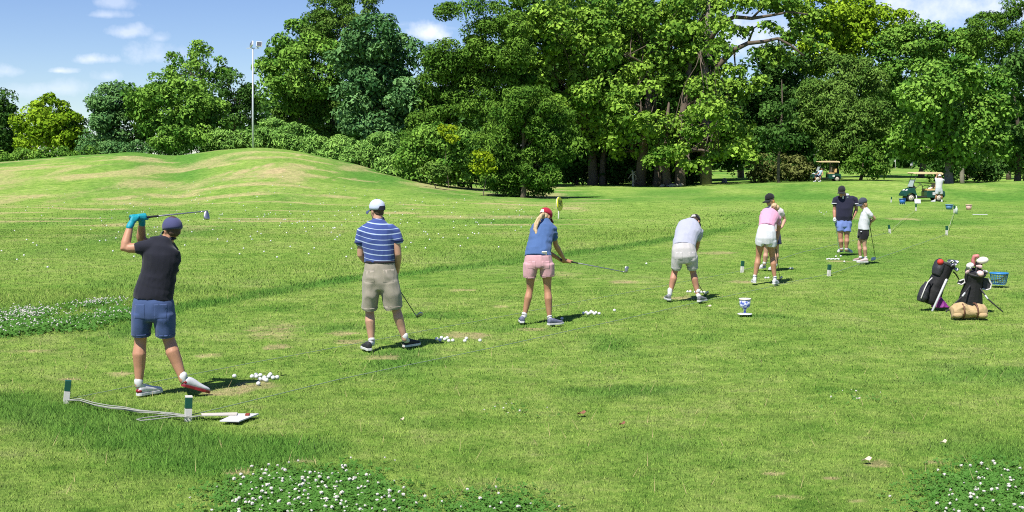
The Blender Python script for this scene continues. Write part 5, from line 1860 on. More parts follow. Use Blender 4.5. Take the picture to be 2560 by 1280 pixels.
st.loft(p.rings([(2351.5, 475, 4.9, .14), (2353, 485, 4.8, .125)]), 12)
st.remesh('shorts', fabric('pale_grey_shorts', (.46, .49, .52)), p.root, .018, 2)
z0 = p.base.z
lf, rf = Vector((at(2338, 500, Y).x, Y, z0)), Vector((at(2355, 500, Y).x, Y, z0))
la, ra = lf + Vector((.02, .06, .10)), rf + Vector((.0, .06, .10))
p.leg(p.P(2343.5, 476), p.P(2341, 489), la, 1.05)
p.leg(p.P(2351.5, 476), p.P(2354, 489), ra, 1.05)
p.shoe(lf, (-.45, .8, 0), WHITE_SHOE, WHITE_RUBBER, 1.15, SOCK, la)
p.shoe(rf, (.15, .9, 0), WHITE_SHOE, WHITE_RUBBER, 1.15, SOCK, ra)
p.finish()

# ---- 10: person crouching far off beside the second cart
Y = 112
p = Person('distant person in light blue bending by the far cart under the trees', Y, 2048, SK3, .022, group='people by the golf carts')
sitz = p.base.z
X0 = p.base.x
V3 = lambda x, y, z: Vector((X0 + x, Y + y, sitz + z))
p.head(V3(.16, 0, 1.06), (-.8, -.3, -.5), (-.3, 0, 1), 1.0, BROWN_HAIR, face=False)
p.body.loft([(V3(-.1, 0, .50), Vector((.16, 0, 0)), Vector((0, .15, 0))), (V3(-.02, 0, .72), Vector((.17, 0, 0)), Vector((0, .14, 0))), (V3(.06, 0, .90), Vector((.2, 0, 0)), Vector((0, .12, 0))), (V3(.1, 0, .98), Vector((.07, 0, 0)), Vector((0, .07, 0)))], 12)
p.arm(V3(-.06, -.12, .88), V3(-.25, -.2, .68), V3(-.42, -.22, .62))
p.arm(V3(.22, -.05, .88), V3(.22, -.2, .62), V3(.02, -.3, .52))
p.open_hand(V3(-.42, -.22, .62), (-1, 0, -.3), (0, 0, -1))
p.open_hand(V3(.02, -.3, .52), (-1, 0, -.3), (0, 0, -1))
p.leg(V3(-.12, 0, .5), V3(-.42, -.15, .46), V3(-.38, -.15, .08), 1.0)
p.leg(V3(.05, 0, .5), V3(-.05, -.32, .48), V3(.02, -.28, .08), 1.0)
sh = MB(p.base)
sh.loft([(V3(-.1, 0, .52), Vector((.18, 0, 0)), Vector((0, .17, 0))), (V3(-.02, 0, .72), Vector((.19, 0, 0)), Vector((0, .16, 0))), (V3(.06, 0, .91), Vector((.22, 0, 0)), Vector((0, .14, 0))), (V3(.1, 0, .99), Vector((.08, 0, 0)), Vector((0, .08, 0)))], 12)
sh.remesh('shirt', fabric('light_blue_shirt', (.42, .52, .68)), p.root, .022, 2)
st = MB(p.base)
st.tube([V3(-.12, 0, .5), V3(-.38, -.14, .48)], [.13, .10], 10)
st.tube([V3(.05, 0, .5), V3(-.04, -.28, .5)], [.13, .10], 10)
st.remesh('shorts', NAVYSK, p.root, .022, 2)
p.shoe(V3(-.36, -.14, 0), (-.8, -.4, 0), WHITE_SHOE, WHITE_RUBBER, 1.0, SOCK, V3(-.38, -.15, .08))
p.shoe(V3(.04, -.26, 0), (-.8, -.4, 0), WHITE_SHOE, WHITE_RUBBER, 1.0, SOCK, V3(.02, -.28, .08))
p.finish()

# ---- 11: tiny white figure on the far fairway
Y = 212
p = Person('tiny figure in white standing on the far sunlit fairway above the cart roof', Y, 2276, SK2, .028, group=None)
X0, Z0 = p.base.x, p.base.z
V3 = lambda x, y, z: Vector((X0 + x, Y + y, Z0 + z))
p.head(V3(0, 0, 1.62), (0, 1, 0), (0, 0, 1), 1.0, BROWN_HAIR, face=False)
p.body.loft([(V3(0, 0, .85), Vector((.17, 0, 0)), Vector((0, .12, 0))), (V3(0, 0, 1.1), Vector((.16, 0, 0)), Vector((0, .12, 0))), (V3(0, 0, 1.38), Vector((.2, 0, 0)), Vector((0, .12, 0))), (V3(0, 0, 1.5), Vector((.07, 0, 0)), Vector((0, .07, 0)))], 12)
for sg in (-1, 1):
    p.arm(V3(.19 * sg, 0, 1.38), V3(.25 * sg, .05, 1.1), V3(.2 * sg, .15, .88))
    p.open_hand(V3(.2 * sg, .15, .88), (0, .2, -1), (-sg, 0, 0))
    p.leg(V3(.09 * sg, 0, .86), V3(.1 * sg, 0, .48), V3(.1 * sg, 0, .08))
    p.shoe(V3(.1 * sg, -.05, 0), (.1 * sg, 1, 0), WHITE_SHOE, WHITE_RUBBER, 1.0, SOCK, V3(.1 * sg, 0, .08))
sh = MB(p.base)
sh.loft([(V3(0, 0, .80), Vector((.19, 0, 0)), Vector((0, .14, 0))), (V3(0, 0, 1.1), Vector((.18, 0, 0)), Vector((0, .14, 0))), (V3(0, 0, 1.38), Vector((.22, 0, 0)), Vector((0, .14, 0))), (V3(0, 0, 1.51), Vector((.08, 0, 0)), Vector((0, .08, 0)))], 12)
sh.remesh('shirt', WSH, p.root, .03, 1)
st = MB(p.base)
for sg in (-1, 1):
    st.tube([V3(.08 * sg, 0, .86), V3(.1 * sg, 0, .50)], [.12, .10], 10)
st.remesh('shorts', WHITEC, p.root, .03, 1)
p.finish()

# ------------------------------------------------------------------ things on the tee
BALL_M = mat('golf_ball_white', (.66, .66, .65), .35, var=.03, bump=.15, bscale=400)


def ico(name, r, sub, m):
    me = bpy.data.meshes.new(name)
    bm = bmesh.new()
    bmesh.ops.create_icosphere(bm, subdivisions=sub, radius=r)
    bm.to_mesh(me)
    bm.free()
    me.materials.append(m)
    me.polygons.foreach_set('use_smooth', [True] * len(me.polygons))
    return me


BALL = ico('golf_ball', .0235, 3, BALL_M)
BALL_FAR = ico('golf_ball_far', .025, 1, BALL_M)


def ball(px, py, label, group, me=BALL, z=None):
    q = gp(px, py)
    o = link('golf_ball', me)
    r = .0235
    o.location = (q.x, q.y, (gz(q.x, q.y) if z is None else z) + r * .95)
    return tag(o, label, 'golf ball', group)


def pile(pts, label, group):
    done = []
    for (px, py) in pts:
        q = gp(px, py)
        # never two balls inside each other: shift along the ground
        for _ in range(20):
            c = [d for d in done if (d - q).length < .046]
            if not c:
                break
            v = (q - c[0])
            v = v if v.length > 1e-4 else Vector((.01, .01, 0))
            q = c[0] + v.normalized() * .0475
        done.append(q)
        o = link('golf_ball', BALL)
        o.location = (q.x, q.y, gz(q.x, q.y) + .022)
        tag(o, label, 'golf ball', group)


pile([(630, 941), (641, 941), (651, 938), (661, 944), (672, 941), (683, 944), (692, 943), (650, 948), (666, 950), (655, 948), (640, 937), (676, 936)],
     'white golf ball in the loose pile right of the man in black', 'balls in the nearest pile')
ball(646, 959, 'white golf ball lying just in front of the nearest pile', None)
ball(586, 940, 'single white golf ball at the tip of the first man\'s shadow', None)
pile([(1092, 846), (1104, 843), (1112, 847), (1122, 851), (1132, 850), (1100, 849), (1118, 844)], 'white golf ball in the row right of the man in striped polo', 'balls beside the striped polo man')
pile([(1162, 851), (1166, 845)], 'one of two touching white golf balls between the row and the single one', 'two touching balls')
ball(1200, 850, 'single white golf ball farthest right of the striped polo man', None)
pile([(1459, 781), (1466, 779), (1474, 781), (1482, 780), (1490, 780), (1498, 782), (1470, 783), (1478, 777), (1486, 783)], 'white golf ball in the pile right of the woman in pink shorts', 'balls beside the woman in pink shorts')
ball(1405, 795, 'white golf ball in the shadow by the pink-shorts woman\'s shoe', None)
ball(1536, 774, 'lone white golf ball right of the pile beside the pink-shorts woman', None)
ball(1616, 656, 'lone white golf ball left of the bent man in grey', None)
pile([(1719, 727), (1725, 727)], 'white golf ball between the feet of the bent man in grey', 'balls between the grey man\'s feet')
ball(1726, 725, 'pale orange golf ball between the feet of the bent man in grey', None).data = ico('golf_ball_orange', .0235, 3, mat('orange_ball', (.75, .40, .18), .4))
pile([(1754, 728), (1761, 728), (1738, 728)], 'white golf ball behind the right foot of the bent man in grey', 'balls behind the grey man\'s foot')
pile([(1914, 692), (1921, 692)], 'white golf ball between the feet of the woman in pink polo', 'balls between the pink woman\'s feet')
pile([(1975, 668), (1981, 668)], 'white golf ball right of the woman with ginger hair', 'balls right of the ginger-haired woman')
pile([(2068, 645), (2073, 644), (2078, 645), (2083, 644), (2088, 645), (2093, 644), (2097, 645)], 'white golf ball in the neat row in front of the man in navy polo', 'row of balls by the navy polo man')
ball(2090, 638, 'white golf ball by the left shoe of the man in navy polo', None)
ball(2102, 637, 'white golf ball between the shoes of the man in navy polo', None)
ball(2111, 651, 'lone white golf ball in front of the navy polo man, right of the row', None)
pile([(2049, 524), (2053, 527), (2060, 531), (2066, 526)], 'white golf ball on the grass left of the navy polo man\'s head', 'far balls left of the navy polo man')
for i, (px, py) in enumerate(((119, 665), (60, 635))):
    ball(px, py, ['white range ball on the nearer grass at the far left', 'white range ball near the left edge of the range'][i], None)

rng2 = np.random.default_rng(5)
n = 0
while n < 262:
    px = rng2.uniform(-20, 1420)
    py = 492 + 190 * rng2.beta(1.1, 2.6)
    cl = math.exp(-((px - 760) / 420) ** 2) * .7 + .35
    if py < 492 + .012 * abs(px - 500) or rng2.uniform() > cl:
        continue
    if px > 900 and py > 655 - (px - 900) * .10:
        continue
    if px > 1300 and py > 590:
        continue
    q = gp(px, py)
    for _ in range(2):
        q2 = at(px, py, q.y)
        dz_ = gz(q.x, q.y) - q2.z
        q.y = min(95, q.y)
    o = link('golf_ball', BALL_FAR)
    o.location = (q.x, q.y, gz(q.x, q.y) + .032 + (.02 if q.y < 45 else .03))
    tag(o, 'small white range ball scattered on the far grass', 'golf ball', 'range balls scattered over the practice ground')
    n += 1

# posts with green tops, ropes
GREEN_P = mat('dark_green_paint', (.006, .075, .045), .55, var=.15, scale=20)
WHITE_P = mat('weathered_white_paint', (.60, .58, .53), .7, var=.14, scale=25)


def post(base, top, w, label, cap=False):
    base, top = Vector(base), Vector(top)
    root = empty('boundary_post', base, label, 'post', 'green-topped posts along the tee ropes')
    d = top - base
    a = Vector((1, .35, 0)).normalized()
    a = (a - d.normalized() * a.dot(d.normalized())).normalized()
    b = d.normalized().cross(a)
    for nm, t0, t1, m, k in (('shaft', -.12, .53, WHITE_P, 1.0), ('green_top', .53, .985, GREEN_P, 1.02)):
        mb = MB(base)
        c0, c1 = base + d * t0, base + d * t1
        h = w * .5 * k
        poly = [c0 + a * h + b * h, c0 - a * h + b * h, c0 - a * h - b * h, c0 + a * h - b * h]
        mb.prism(poly, (0, 0, 0), c1 - c0)
        mb.build(nm, m, root, smooth=False, bevel=w * .06)
    if cap:
        mb = MB(base)
        c0 = base + d * .985
        h = w * .5
        mb.prism([c0 + a * h + b * h, c0 - a * h + b * h, c0 - a * h - b * h, c0 + a * h - b * h], (0, 0, 0), d * .05)
        mb.build('cap', WHITE_P, root, smooth=False)
    return base


def post_px(px, py, tx, ty, w, label, cap=False):
    b = gp(px, py)
    b.z = gz(b.x, b.y)
    t = at(tx, ty, b.y)
    return post(b, t, w, label, cap)


pA = post_px(165, 1003, 171, 950, .056, 'leaning green-topped post at the left end of the tee')
pB = post_px(470, 1047, 472, 992, .062, 'green-topped post standing before the right foot of the man in black', True)
pC = post_px(1855, 676, 1857, 652, .058, 'green-topped post between the bent man and the pink woman')
pD = post_px(2072, 685, 2074, 661, .060, 'green-topped post in front of the row of balls by the navy polo man')
pE = post_px(2225, 576, 2222, 562, .060, 'leaning green-topped post right of the child')
pF = post_px(2367, 580, 2367, 564, .060, 'green-topped post under the blue basket, at the end of the right far rope')
pG = post_px(2290, 521, 2290, 510, .060, 'distant green-topped post below the golf cart')
pH = post_px(2386, 525, 2386, 513, .060, 'distant green-topped post beside the white bottle')
pI = post_px(2228, 500, 2229, 492, .060, 'farthest green-topped post left of the golf cart')

ROPE = mat('grey_rope', (.27, .28, .24), .9, var=.25, scale=50)
ROPE_G = mat('green_rope', (.20, .27, .17), .9, var=.2, scale=50)


def rope(pts, r, m, label, sag=0.0, group='ropes along the tee'):
    out = []
    for a, b in zip(pts[:-1], pts[1:]):
        a, b = Vector(a), Vector(b)
        k = max(2, int((b - a).length / .5))
        for i in range(k):
            t = i / k
            q = a.lerp(b, t)
            h = q.z - sag * 4 * t * (1 - t)
            q.z = max(h, gz(q.x, q.y) + r + .018)
            q.x += .012 * math.sin(q.y * 1.7)
            out.append(q)
    out.append(Vector(pts[-1]))
    mb = MB(out[0])
    mb.tube(out, r, 6)
    o = mb.build('rope', m, None)
    o.location = out[0]
    return tag(o, label, 'rope', group)


up = lambda v, h: v + Vector((0, 0, h))
rope([up(pA, .04), gp(640, 905), gp(1180, 805), up(pC, .04)], .0035, ROPE_G, 'thin green rope running behind the golfers from the left post')
rope([up(pB, .05), gp(860, 946), gp(1330, 848), gp(1700, 766), up(pD, .05)], .0042, ROPE_G, 'thin green rope running in front of the golfers from the right post')
rope([up(pC, .04), gp(2010, 629), up(pE, .04)], .006, ROPE_G, 'thin rope between the two middle posts behind the navy polo man')
rope([up(pD, .04), gp(2180, 651), up(pF, .04)], .006, ROPE_G, 'thin rope from the post by the row of balls to the far right post')
rope([up(pE, .05), gp(2257, 548), up(pG, .05)], .007, mat('yellowish_rope', (.36, .38, .20), .9), 'thin yellowish rope from the leaning post towards the golf cart')
rope([up(pF, .05), gp(2378, 552), up(pH, .05)], .007, mat('pale_rope', (.45, .46, .36), .9), 'thin pale rope at the right between two far posts')
# slack strands between the two front posts
root = empty('rope_bundle', pA, 'bundle of pale grey rope strands lying slack between the two front posts', 'rope')
for k, (oy, ph) in enumerate(((0, 0), (4, .8), (8, 1.7), (-3, 2.3))):
    mb = MB(pA)
    pts = [up(pA, .03)]
    for px, py in ((200, 1009), (235, 1020), (270, 1027), (310, 1031), (350, 1038), (390, 1040), (430, 1044), (466, 1050)):
        q = gp(px, py + oy * math.sin(px * .011 + ph) * .6)
        q.z += .026 + .004 * k
        pts.append(q)
    mb.tube(pts, .0052, 7)
    mb.build('strand', ROPE, root)
mb = MB(pA)
lp = [(560, 1043), (520, 1045), (480, 1050), (440, 1045), (400, 1048), (360, 1053), (342, 1057), (352, 1060), (390, 1056), (440, 1049), (475, 1052), (500, 1048), (515, 1042)]
mb.tube([gp(a, b) + Vector((0, 0, .030)) for a, b in lp], .0055, 7)
mb.build('strand', ROPE, root)

# white board lying on the grass
WB = mat('white_board', (.56, .56, .57), .6, var=.05)
c = gp(598, 1047)
root = empty('tee_board', c, 'white board with a stake lying flat on the grass by the right front post', 'sign board')
mb = MB(c)
mb.prism([gp(549, 1058), gp(598, 1059), gp(647, 1040), gp(588, 1040)], (0, 0, .012), (0, 0, .024))
mb.build('panel', WB, root, smooth=False, bevel=.002)
mb = MB(c)
mb.prism([gp(503, 1043), gp(505, 1048), gp(592, 1046), gp(594, 1041)], (0, 0, .025), (0, 0, .038))
mb.build('stake', mat('cream_stake', (.50, .46, .40), .7), root, smooth=False, bevel=.002)
mb = MB(c)
mb.box(gp(619, 1045) + Vector((0, 0, .033)), .035, .05, .016)
mb.build('clip', mat('rust_red', (.25, .04, .02), .6), root, smooth=False, bevel=.002)

# blue and white dispenser shaped like a cup on a foot
c = gp(1862, 786)
root = empty('ball_cup', c, 'blue and white patterned cup on a round foot standing on the grass', 'cup')
PAT = mat('blue_white_pattern', (.40, .50, .80), .35, var=.05)
t = PAT.node_tree
vr = N(t, 'ShaderNodeTexVoronoi')
vr.inputs['Scale'].default_value = 24
tcx = N(t, 'ShaderNodeTexCoord')
t.links.new(tcx.outputs['Object'], vr.inputs['Vector'])
cr = N(t, 'ShaderNodeValToRGB')
cr.color_ramp.elements[0].position, cr.color_ramp.elements[0].color = .40, (.06, .10, .40, 1)
cr.color_ramp.elements[1].position, cr.color_ramp.elements[1].color = .60, (.72, .76, .86, 1)
n_ = N(t, 'ShaderNodeTexNoise')
n_.inputs['Scale'].default_value = 26
t.links.new(tcx.outputs['Object'], n_.inputs['Vector'])
t.links.new(n_.outputs['Fac'], cr.inputs[0])
t.links.new(cr.outputs[0], t.nodes['Principled BSDF'].inputs['Base Color'])
k = c.y / F_PX
mb = MB(c)
mb.lathe(c, [(.0, 16 * k), (.035, 16.5 * k), (11.5 * k, 18.5 * k), (13 * k, 22 * k), (14 * k, 38 * k), (13.2 * k, 38 * k), (12 * k, 24 * k), (.02, 21 * k)], 22)
mb.build('bowl', PAT, root)
mb = MB(c)
mb.lathe(c, [(14 * k, 37 * k), (15.5 * k, 38 * k), (15.5 * k, 40.5 * k), (13.4 * k, 40.5 * k), (13.2 * k, 37.2 * k)], 22)
mb.build('rim', mat('cream_rim', (.72, .62, .54), .5), root)
mb = MB(c)
mb.lathe(c, [(5.5 * k, 2.0 * k), (3.2 * k, 5 * k), (3.0 * k, 10 * k), (5.5 * k, 17 * k)], 16)
mb.build('stem', PAT, root)
mb = MB(c)
mb.lathe(c, [(.01, .3 * k), (18 * k, .4 * k), (18.5 * k, 1.4 * k), (17 * k, 2.4 * k), (.02, 2.8 * k)], 24)
mb.build('foot', mat('white_glaze', (.76, .76, .76), .4), root)

# yellow distance sign
b = gp(1396, 541)
b.z = gz(b.x, b.y)
root = empty('distance_sign', b, 'round yellow sign with 50 on a thin white pole on the range', 'sign')
mb = MB(b)
mb.tube([b - Vector((0, 0, .3)), at(1397, 512, b.y)], .03, 8)
mb.build('pole', WHITE_P, root)
cs = at(1400, 510, b.y)
nrm = Vector((-.42, -.86, .05)).normalized()
nrm = Matrix.Rotation(R(42), 3, 'Z') @ nrm
nrm = Vector((.92, -.42, .10)).normalized()
ax = nrm.cross(Vector((0, 0, 1))).normalized()
ay = ax.cross(nrm).normalized()
YEL = mat('sign_yellow', (.72, .68, .02), .5, var=.06)
mb = MB(b)
mb.loft([(cs - nrm * .03, ax * .29, ay * .29), (cs + nrm * .012, ax * .29, ay * .29)], 28)
mb.build('disc', YEL, root, smooth=False)
mb = MB(b)
mb.loft([(cs - nrm * .05, ax * .31, ay * .31), (cs - nrm * .031, ax * .31, ay * .31)], 28)
mb.build('back_rim', WHITE_P, root, smooth=False)


def text_mesh(name, body, size, m, parent, loc, xdir, ydir, depth=.004, orgv=None):
    cu = bpy.data.curves.new(name, 'FONT')
    cu.body = body
    cu.size = size
    cu.extrude = depth
    cu.align_x = 'CENTER'
    cu.align_y = 'CENTER'
    ob = bpy.data.objects.new(name, cu)
    COL.objects.link(ob)
    dg = bpy.context.evaluated_depsgraph_get()
    me = bpy.data.meshes.new_from_object(ob.evaluated_get(dg), depsgraph=dg)
    bpy.data.objects.remove(ob)
    me.materials.clear()
    me.materials.append(m)
    x, y = Vector(xdir).normalized(), Vector(ydir).normalized()
    M = Matrix((x, y, x.cross(y))).transposed().to_4x4()
    M.translation = Vector(loc) - Vector(orgv)
    me.transform(M)
    return link(name, me, parent)


sgn = 1 if ax.x > 0 else -1
text_mesh('number', '50', .38, mat('sign_black', (.02, .03, .01), .6), root, cs + nrm * .018, ax * sgn, Vector((0, 0, 1)), .004, b)

# lamp mast on the mound
X = (635 - CX) / F_PX * 111
b = Vector((X, 111, gz(X, 111)))
GAL = mat('galvanised_steel', (.55, .58, .60), .45, metal=.35, var=.08)
root = empty('lamp_mast', b, 'tall slim floodlight mast with two lamps on top of the mound', 'lamp post')
topz = at(638, 121, 111).z
mb = MB(b)
mb.tube([b - Vector((0, 0, .4)), b + Vector((.02, 0, 3)), Vector((b.x + .10, 111, topz))], [.095, .085, .05], 10, False)
mb.build('pole', GAL, root)
mb = MB(b)
mb.box(Vector((b.x + .10, 111, topz + .02)), 1.05, .07, .07)
mb.build('cross_arm', GAL, root, smooth=False)
k = 111 / F_PX
for cx, rotz, roll in ((629, -1.05, -.55), (648, .15, 0.10)):
    cc_ = at(cx, 110.5, 111)
    M = Matrix.Rotation(rotz, 3, 'Z') @ Matrix.Rotation(R(-18), 3, 'X') @ Matrix.Rotation(roll, 3, 'Y')
    mb = MB(b)
    mb.box(cc_, 14 * k, .13, 13 * k, M)
    lamp = mb.build('lamp_housing', mat('lamp_grey', (.62, .64, .66), .5), root, smooth=False, bevel=.02)
    mb = MB(b)
    mb.box(cc_ + M @ Vector((0, -.072, 0)), 11.5 * k, .012, 10.5 * k, M)
    mb.build('lamp_glass', mat('lamp_glass', (.10, .105, .115), .15), lamp, smooth=False)
    mb = MB(b)
    mb.tube([cc_ + Vector((0, .03, -5 * k)), Vector((cc_.x * .6 + (b.x + .1) * .4, 111, topz + .04))], .035, 6)
    mb.build('bracket', GAL, root)

# ------------------------------------------------------------------ golf bags
BAGB = mat('black_nylon', (.006, .006, .007), .75, var=.35, scale=9, bump=.5, bscale=22)
BAGG = mat('charcoal_nylon', (.026, .026, .032), .6, var=.3, scale=9, bump=.5, bscale=22)
PIPE = mat('white_piping', (.55, .53, .50), .6)
ALU = mat('pale_aluminium', (.5, .52, .52), .4, metal=.2)


def bag_clubs(root, org, top, axis, specs):
    axis = Vector(axis).normalized()
    sx = Vector((1, 0, 0))
    sx = (sx - axis * sx.dot(axis)).normalized()
    sy = axis.cross(sx)
    for (a, b2, h, kind, m) in specs:
        base = top + sx * a + sy * b2
        d = (axis + sx * a * 1.2 + sy * b2 * .6).normalized()
        e = base + d * h
        mb = MB(org)
        mb.tube([base - d * .1, e], .007, 6)
        cl = mb.build('club', STEEL, root)
        mb = MB(org)
        s = Vector((random.uniform(-1, 1), random.uniform(-1, -.2), random.uniform(-.2, .5)))
        s = (s - d * s.dot(d)).normalized()
        if kind == 'iron':
            rings = [(e + s * t - d * .005, d * hh, d.cross(s) * th) for t, hh, th in ((-.01, .014, .010), (.02, .024, .012), (.05, .032, .012), (.075, .028, .009), (.085, .012, .006))]
            mb.loft(rings, 10)
        else:
            mb.ell(e + s * .03, s * .07, d.cross(s) * .055, d * .045, 12, 8)
        mb.build('club_head', m, cl)


# bag 1: leaning, charcoal hood, purple bag beside
Yb = gp(2322, 768).y
P1 = lambda px, py, dy=0: at(px, py, Yb + dy)
b = P1(2318, 762)
b.z = 0
root = empty('golf_bag', b, 'black golf bag with charcoal hood leaning on a white leg, left of the two', 'golf bag', 'golf bags standing on stands')
k = Yb / F_PX
ax1 = (P1(2360, 668) - P1(2318, 760)).normalized()
sa = Vector((1, 0, 0))
sa = (sa - ax1 * sa.dot(ax1)).normalized()
sb = ax1.cross(sa)


def along(px, py, w, d, dy=0):
    return (P1(px, py, dy), sa * w * k, sb * d)


mb = MB(b)
mb.loft([along(2322, 760, 19, .12), along(2325, 752, 22, .135), along(2332, 735, 23, .14), along(2341, 712, 22, .135), along(2351, 690, 21, .13), along(2361, 670, 21, .13), along(2366, 660, 20, .13)], 16)
mb.remesh('body', BAGB, root, .011, 3, (.010, 7, (1, 1, 1)))
mb = MB(b)
mb.loft([along(2301, 754, 9, .08, -.09), along(2306, 742, 13, .10, -.10), (P1(2312, 724, -.09), sa * 12 * k, sb * .10), (P1(2320, 706, -.08), sa * 7 * k, sb * .06)], 14)
mb.remesh('side_pocket', BAGG, root, .011, 3, (.008, 9, (1, 1, 1)))
mb = MB(b)
mb.loft([along(2341, 688, 12, .11, -.03), along(2345, 672, 14, .13, -.03), along(2350, 658, 13, .13, -.02), along(2352, 650, 8, .09, -.02), along(2352, 646, 3, .04, -.02)], 14)
mb.remesh('rain_hood', BAGG, root, .011, 3, (.007, 9, (1, 1, 1)))
mb = MB(b)
mb.tube([P1(2303, 745, -.20), P1(2312, 722, -.19), P1(2320, 705, -.17), P1(2330, 695, -.15)], .010, 6)
mb.build('strap', PIPE, root)
mb = MB(b)
mb.tube([P1(2366, 700, -.14), P1(2331, 777, -.22)], [.022, .018], 8)
mb.build('leg', ALU, root)
mb = MB(b)
mb.tube([P1(2384, 680, .05), P1(2390, 686, .12), P1(2397, 698, .3)], [.012, .011, .010], 8)
mb.build('leg', BAGB, root)
mb = MB(b)
mb.lathe(P1(2365, 662), [(21 * k, -.01), (22.5 * k, 0), (22.5 * k, .03), (20 * k, .035), (19 * k, .0)], 18, ax1)
mb.build('collar_rim', BLACK_RUBBER, root)
bag_clubs(root, b, P1(2366, 663), ax1 + Vector((.12, 0, 0)), [(x_, y_, h_, 'iron', STEEL) for x_, y_, h_ in
          ((.0, -.08, .05), (.05, -.07, .07), (.09, -.04, .06), (.03, .0, .10), (-.02, -.03, .08), (.07, .03, .13), (.11, .0, .04), (.02, -.10, .03), (.10, -.07, .02))])
mb = MB(b)
mb.ell(P1(2351, 655, -.12), Vector((.05, 0, .01)), Vector((0, .05, 0)), Vector((-.01, 0, .048)))
mb.build('red_headcover', mat('red_knit', (.55, .04, .025), .7, var=.2), root)

PB = gp(2352, 769)
o = MB(PB)
o.loft([(PB + Vector((0, 0, .006)), Vector((.16, 0, 0)), Vector((0, .09, 0))), (PB + Vector((-.02, 0, .06)), Vector((.13, 0, -.03)), Vector((0, .08, 0))), (PB + Vector((-.03, 0, .14)), Vector((.08, 0, -.03)), Vector((0, .06, 0))), (PB + Vector((-.04, 0, .20)), Vector((.02, 0, 0)), Vector((0, .02, 0)))], 16)
ob = o.remesh('pouch', mat('purple_nylon', (.20, .018, .19), .6, var=.3, bump=.4, bscale=20), None, .010, 2, (.012, 11, (1, 1, 1)), loc=PB)
tag(ob, 'purple pouch lying at the foot of the left golf bag', 'pouch')

# bag 2: frontal, with driver and side wings
Yb = gp(2430, 775).y
P2 = lambda px, py, dy=0: at(px, py, Yb + dy)
b = P2(2428, 782)
b.z = 0
root = empty('golf_bag', b, 'black golf bag with white-piped pockets and a big driver, right of the two', 'golf bag', 'golf bags standing on stands')
k = Yb / F_PX
mb = MB(b)
X_ = Vector((1, 0, 0))
Yv = Vector((0, 1, 0))
rows = [(2424, 780, 31, .15, 0), (2424, 765, 32, .16, 0), (2427, 740, 28, .15, -.01), (2431, 720, 24, .14, -.02), (2433, 705, 22, .13, -.03), (2437, 690, 25, .14, -.05), (2440, 680, 25, .14, -.06)]
mb.loft([(P2(a, c_, e), X_ * w_ * k, Yv * d_) for a, c_, w_, d_, e in rows], 16)
mb.remesh('body', BAGB, root, .011, 3, (.010, 7, (1, 1, 1)))
for nm, pts in (('side_pocket', [(2396, 709), (2400, 702), (2410, 698), (2412, 706), (2404, 712)]), ('side_pocket', [(2456, 722), (2458, 694), (2470, 696), (2479, 710), (2476, 722), (2466, 725)])):
    mb = MB(b)
    mb.prism([P2(a, c_, -.04) for a, c_ in pts], Vector((0, -.02, 0)), Vector((0, .08, 0)))
    w = mb.build(nm, BAGG, root, smooth=False, bevel=.008)
    mb = MB(b)
    mb.tube([P2(a, c_, -.07) for a, c_ in pts[(1 if len(pts) == 5 else 2):] + pts[:1]], .013, 6)
    mb.build('piping', PIPE, w)
for pts in (((2425, 715, -.16), (2405, 742, -.26), (2365, 788, -.32)), ((2451, 722, -.14), (2470, 748, -.24), (2506, 796, -.30))):
    q = [P2(*a) for a in pts]
    q[-1].z = .01
    mb = MB(b)
    mb.tube(q, [.013, .012, .010], 8)
    lg = mb.build('leg', BLACK_RUBBER, root)
    mb = MB(b)
    mb.tube([q[1].lerp(q[0], .05), q[1].lerp(q[0], .35)], .0145, 8)
    mb.build('leg_sleeve', ALU, lg)
mb = MB(b)
mb.lathe(P2(2439, 682, -.06), [(25 * k, -.02), (26 * k, 0), (26 * k, .02), (23 * k, .025), (22 * k, .0)], 18, Vector((.05, -.35, 1)))
mb.build('collar_rim', BLACK_RUBBER, root)
PINKISH = mat('pinkish_cover', (.62, .42, .40), .7, var=.4, scale=14)
bag_clubs(root, b, P2(2437, 684, -.06), (.0, -.25, 1), [(-.13, -.02, .10, 'iron', STEEL), (-.10, -.05, .06, 'iron', PINKISH), (-.06, .0, .14, 'wood', mat('white_cover', (.72, .66, .64), .6)), (-.02, -.07, .05, 'iron', STEEL),
          (.04, -.08, .04, 'wood', PINKISH), (.08, -.05, .08, 'iron', STEEL), (.02, .02, .12, 'iron', PINKISH), (-.08, .05, .12, 'iron', STEEL), (.11, -.02, .05, 'iron', STEEL)])
mb = MB(b)
mb.tube([P2(2444, 684, -.03), P2(2446, 665, -.03), P2(2449, 655, -.03)], [.04, .05, .055], 12)
mb.build('driver_cover', BAGB, root)
mb = MB(b)
mb.ell(P2(2456, 651, -.05), Vector((.095, 0, .012)), Vector((0, .07, .01)), Vector((-.006, 0, .055)), 16, 10)
mb.build('driver_head', mat('cream_driver', (.72, .66, .56), .35), root)
mb = MB(b)
mb.tube([P2(2434, 662, -.02), P2(2433, 650, -.02), P2(2437, 641, -.03), P2(2444, 640, -.05)], [.03, .034, .036, .03], 10)
mb.build('red_headcover', mat('red_white_cover', (.48, .16, .15), .6, var=.8, scale=14), root)

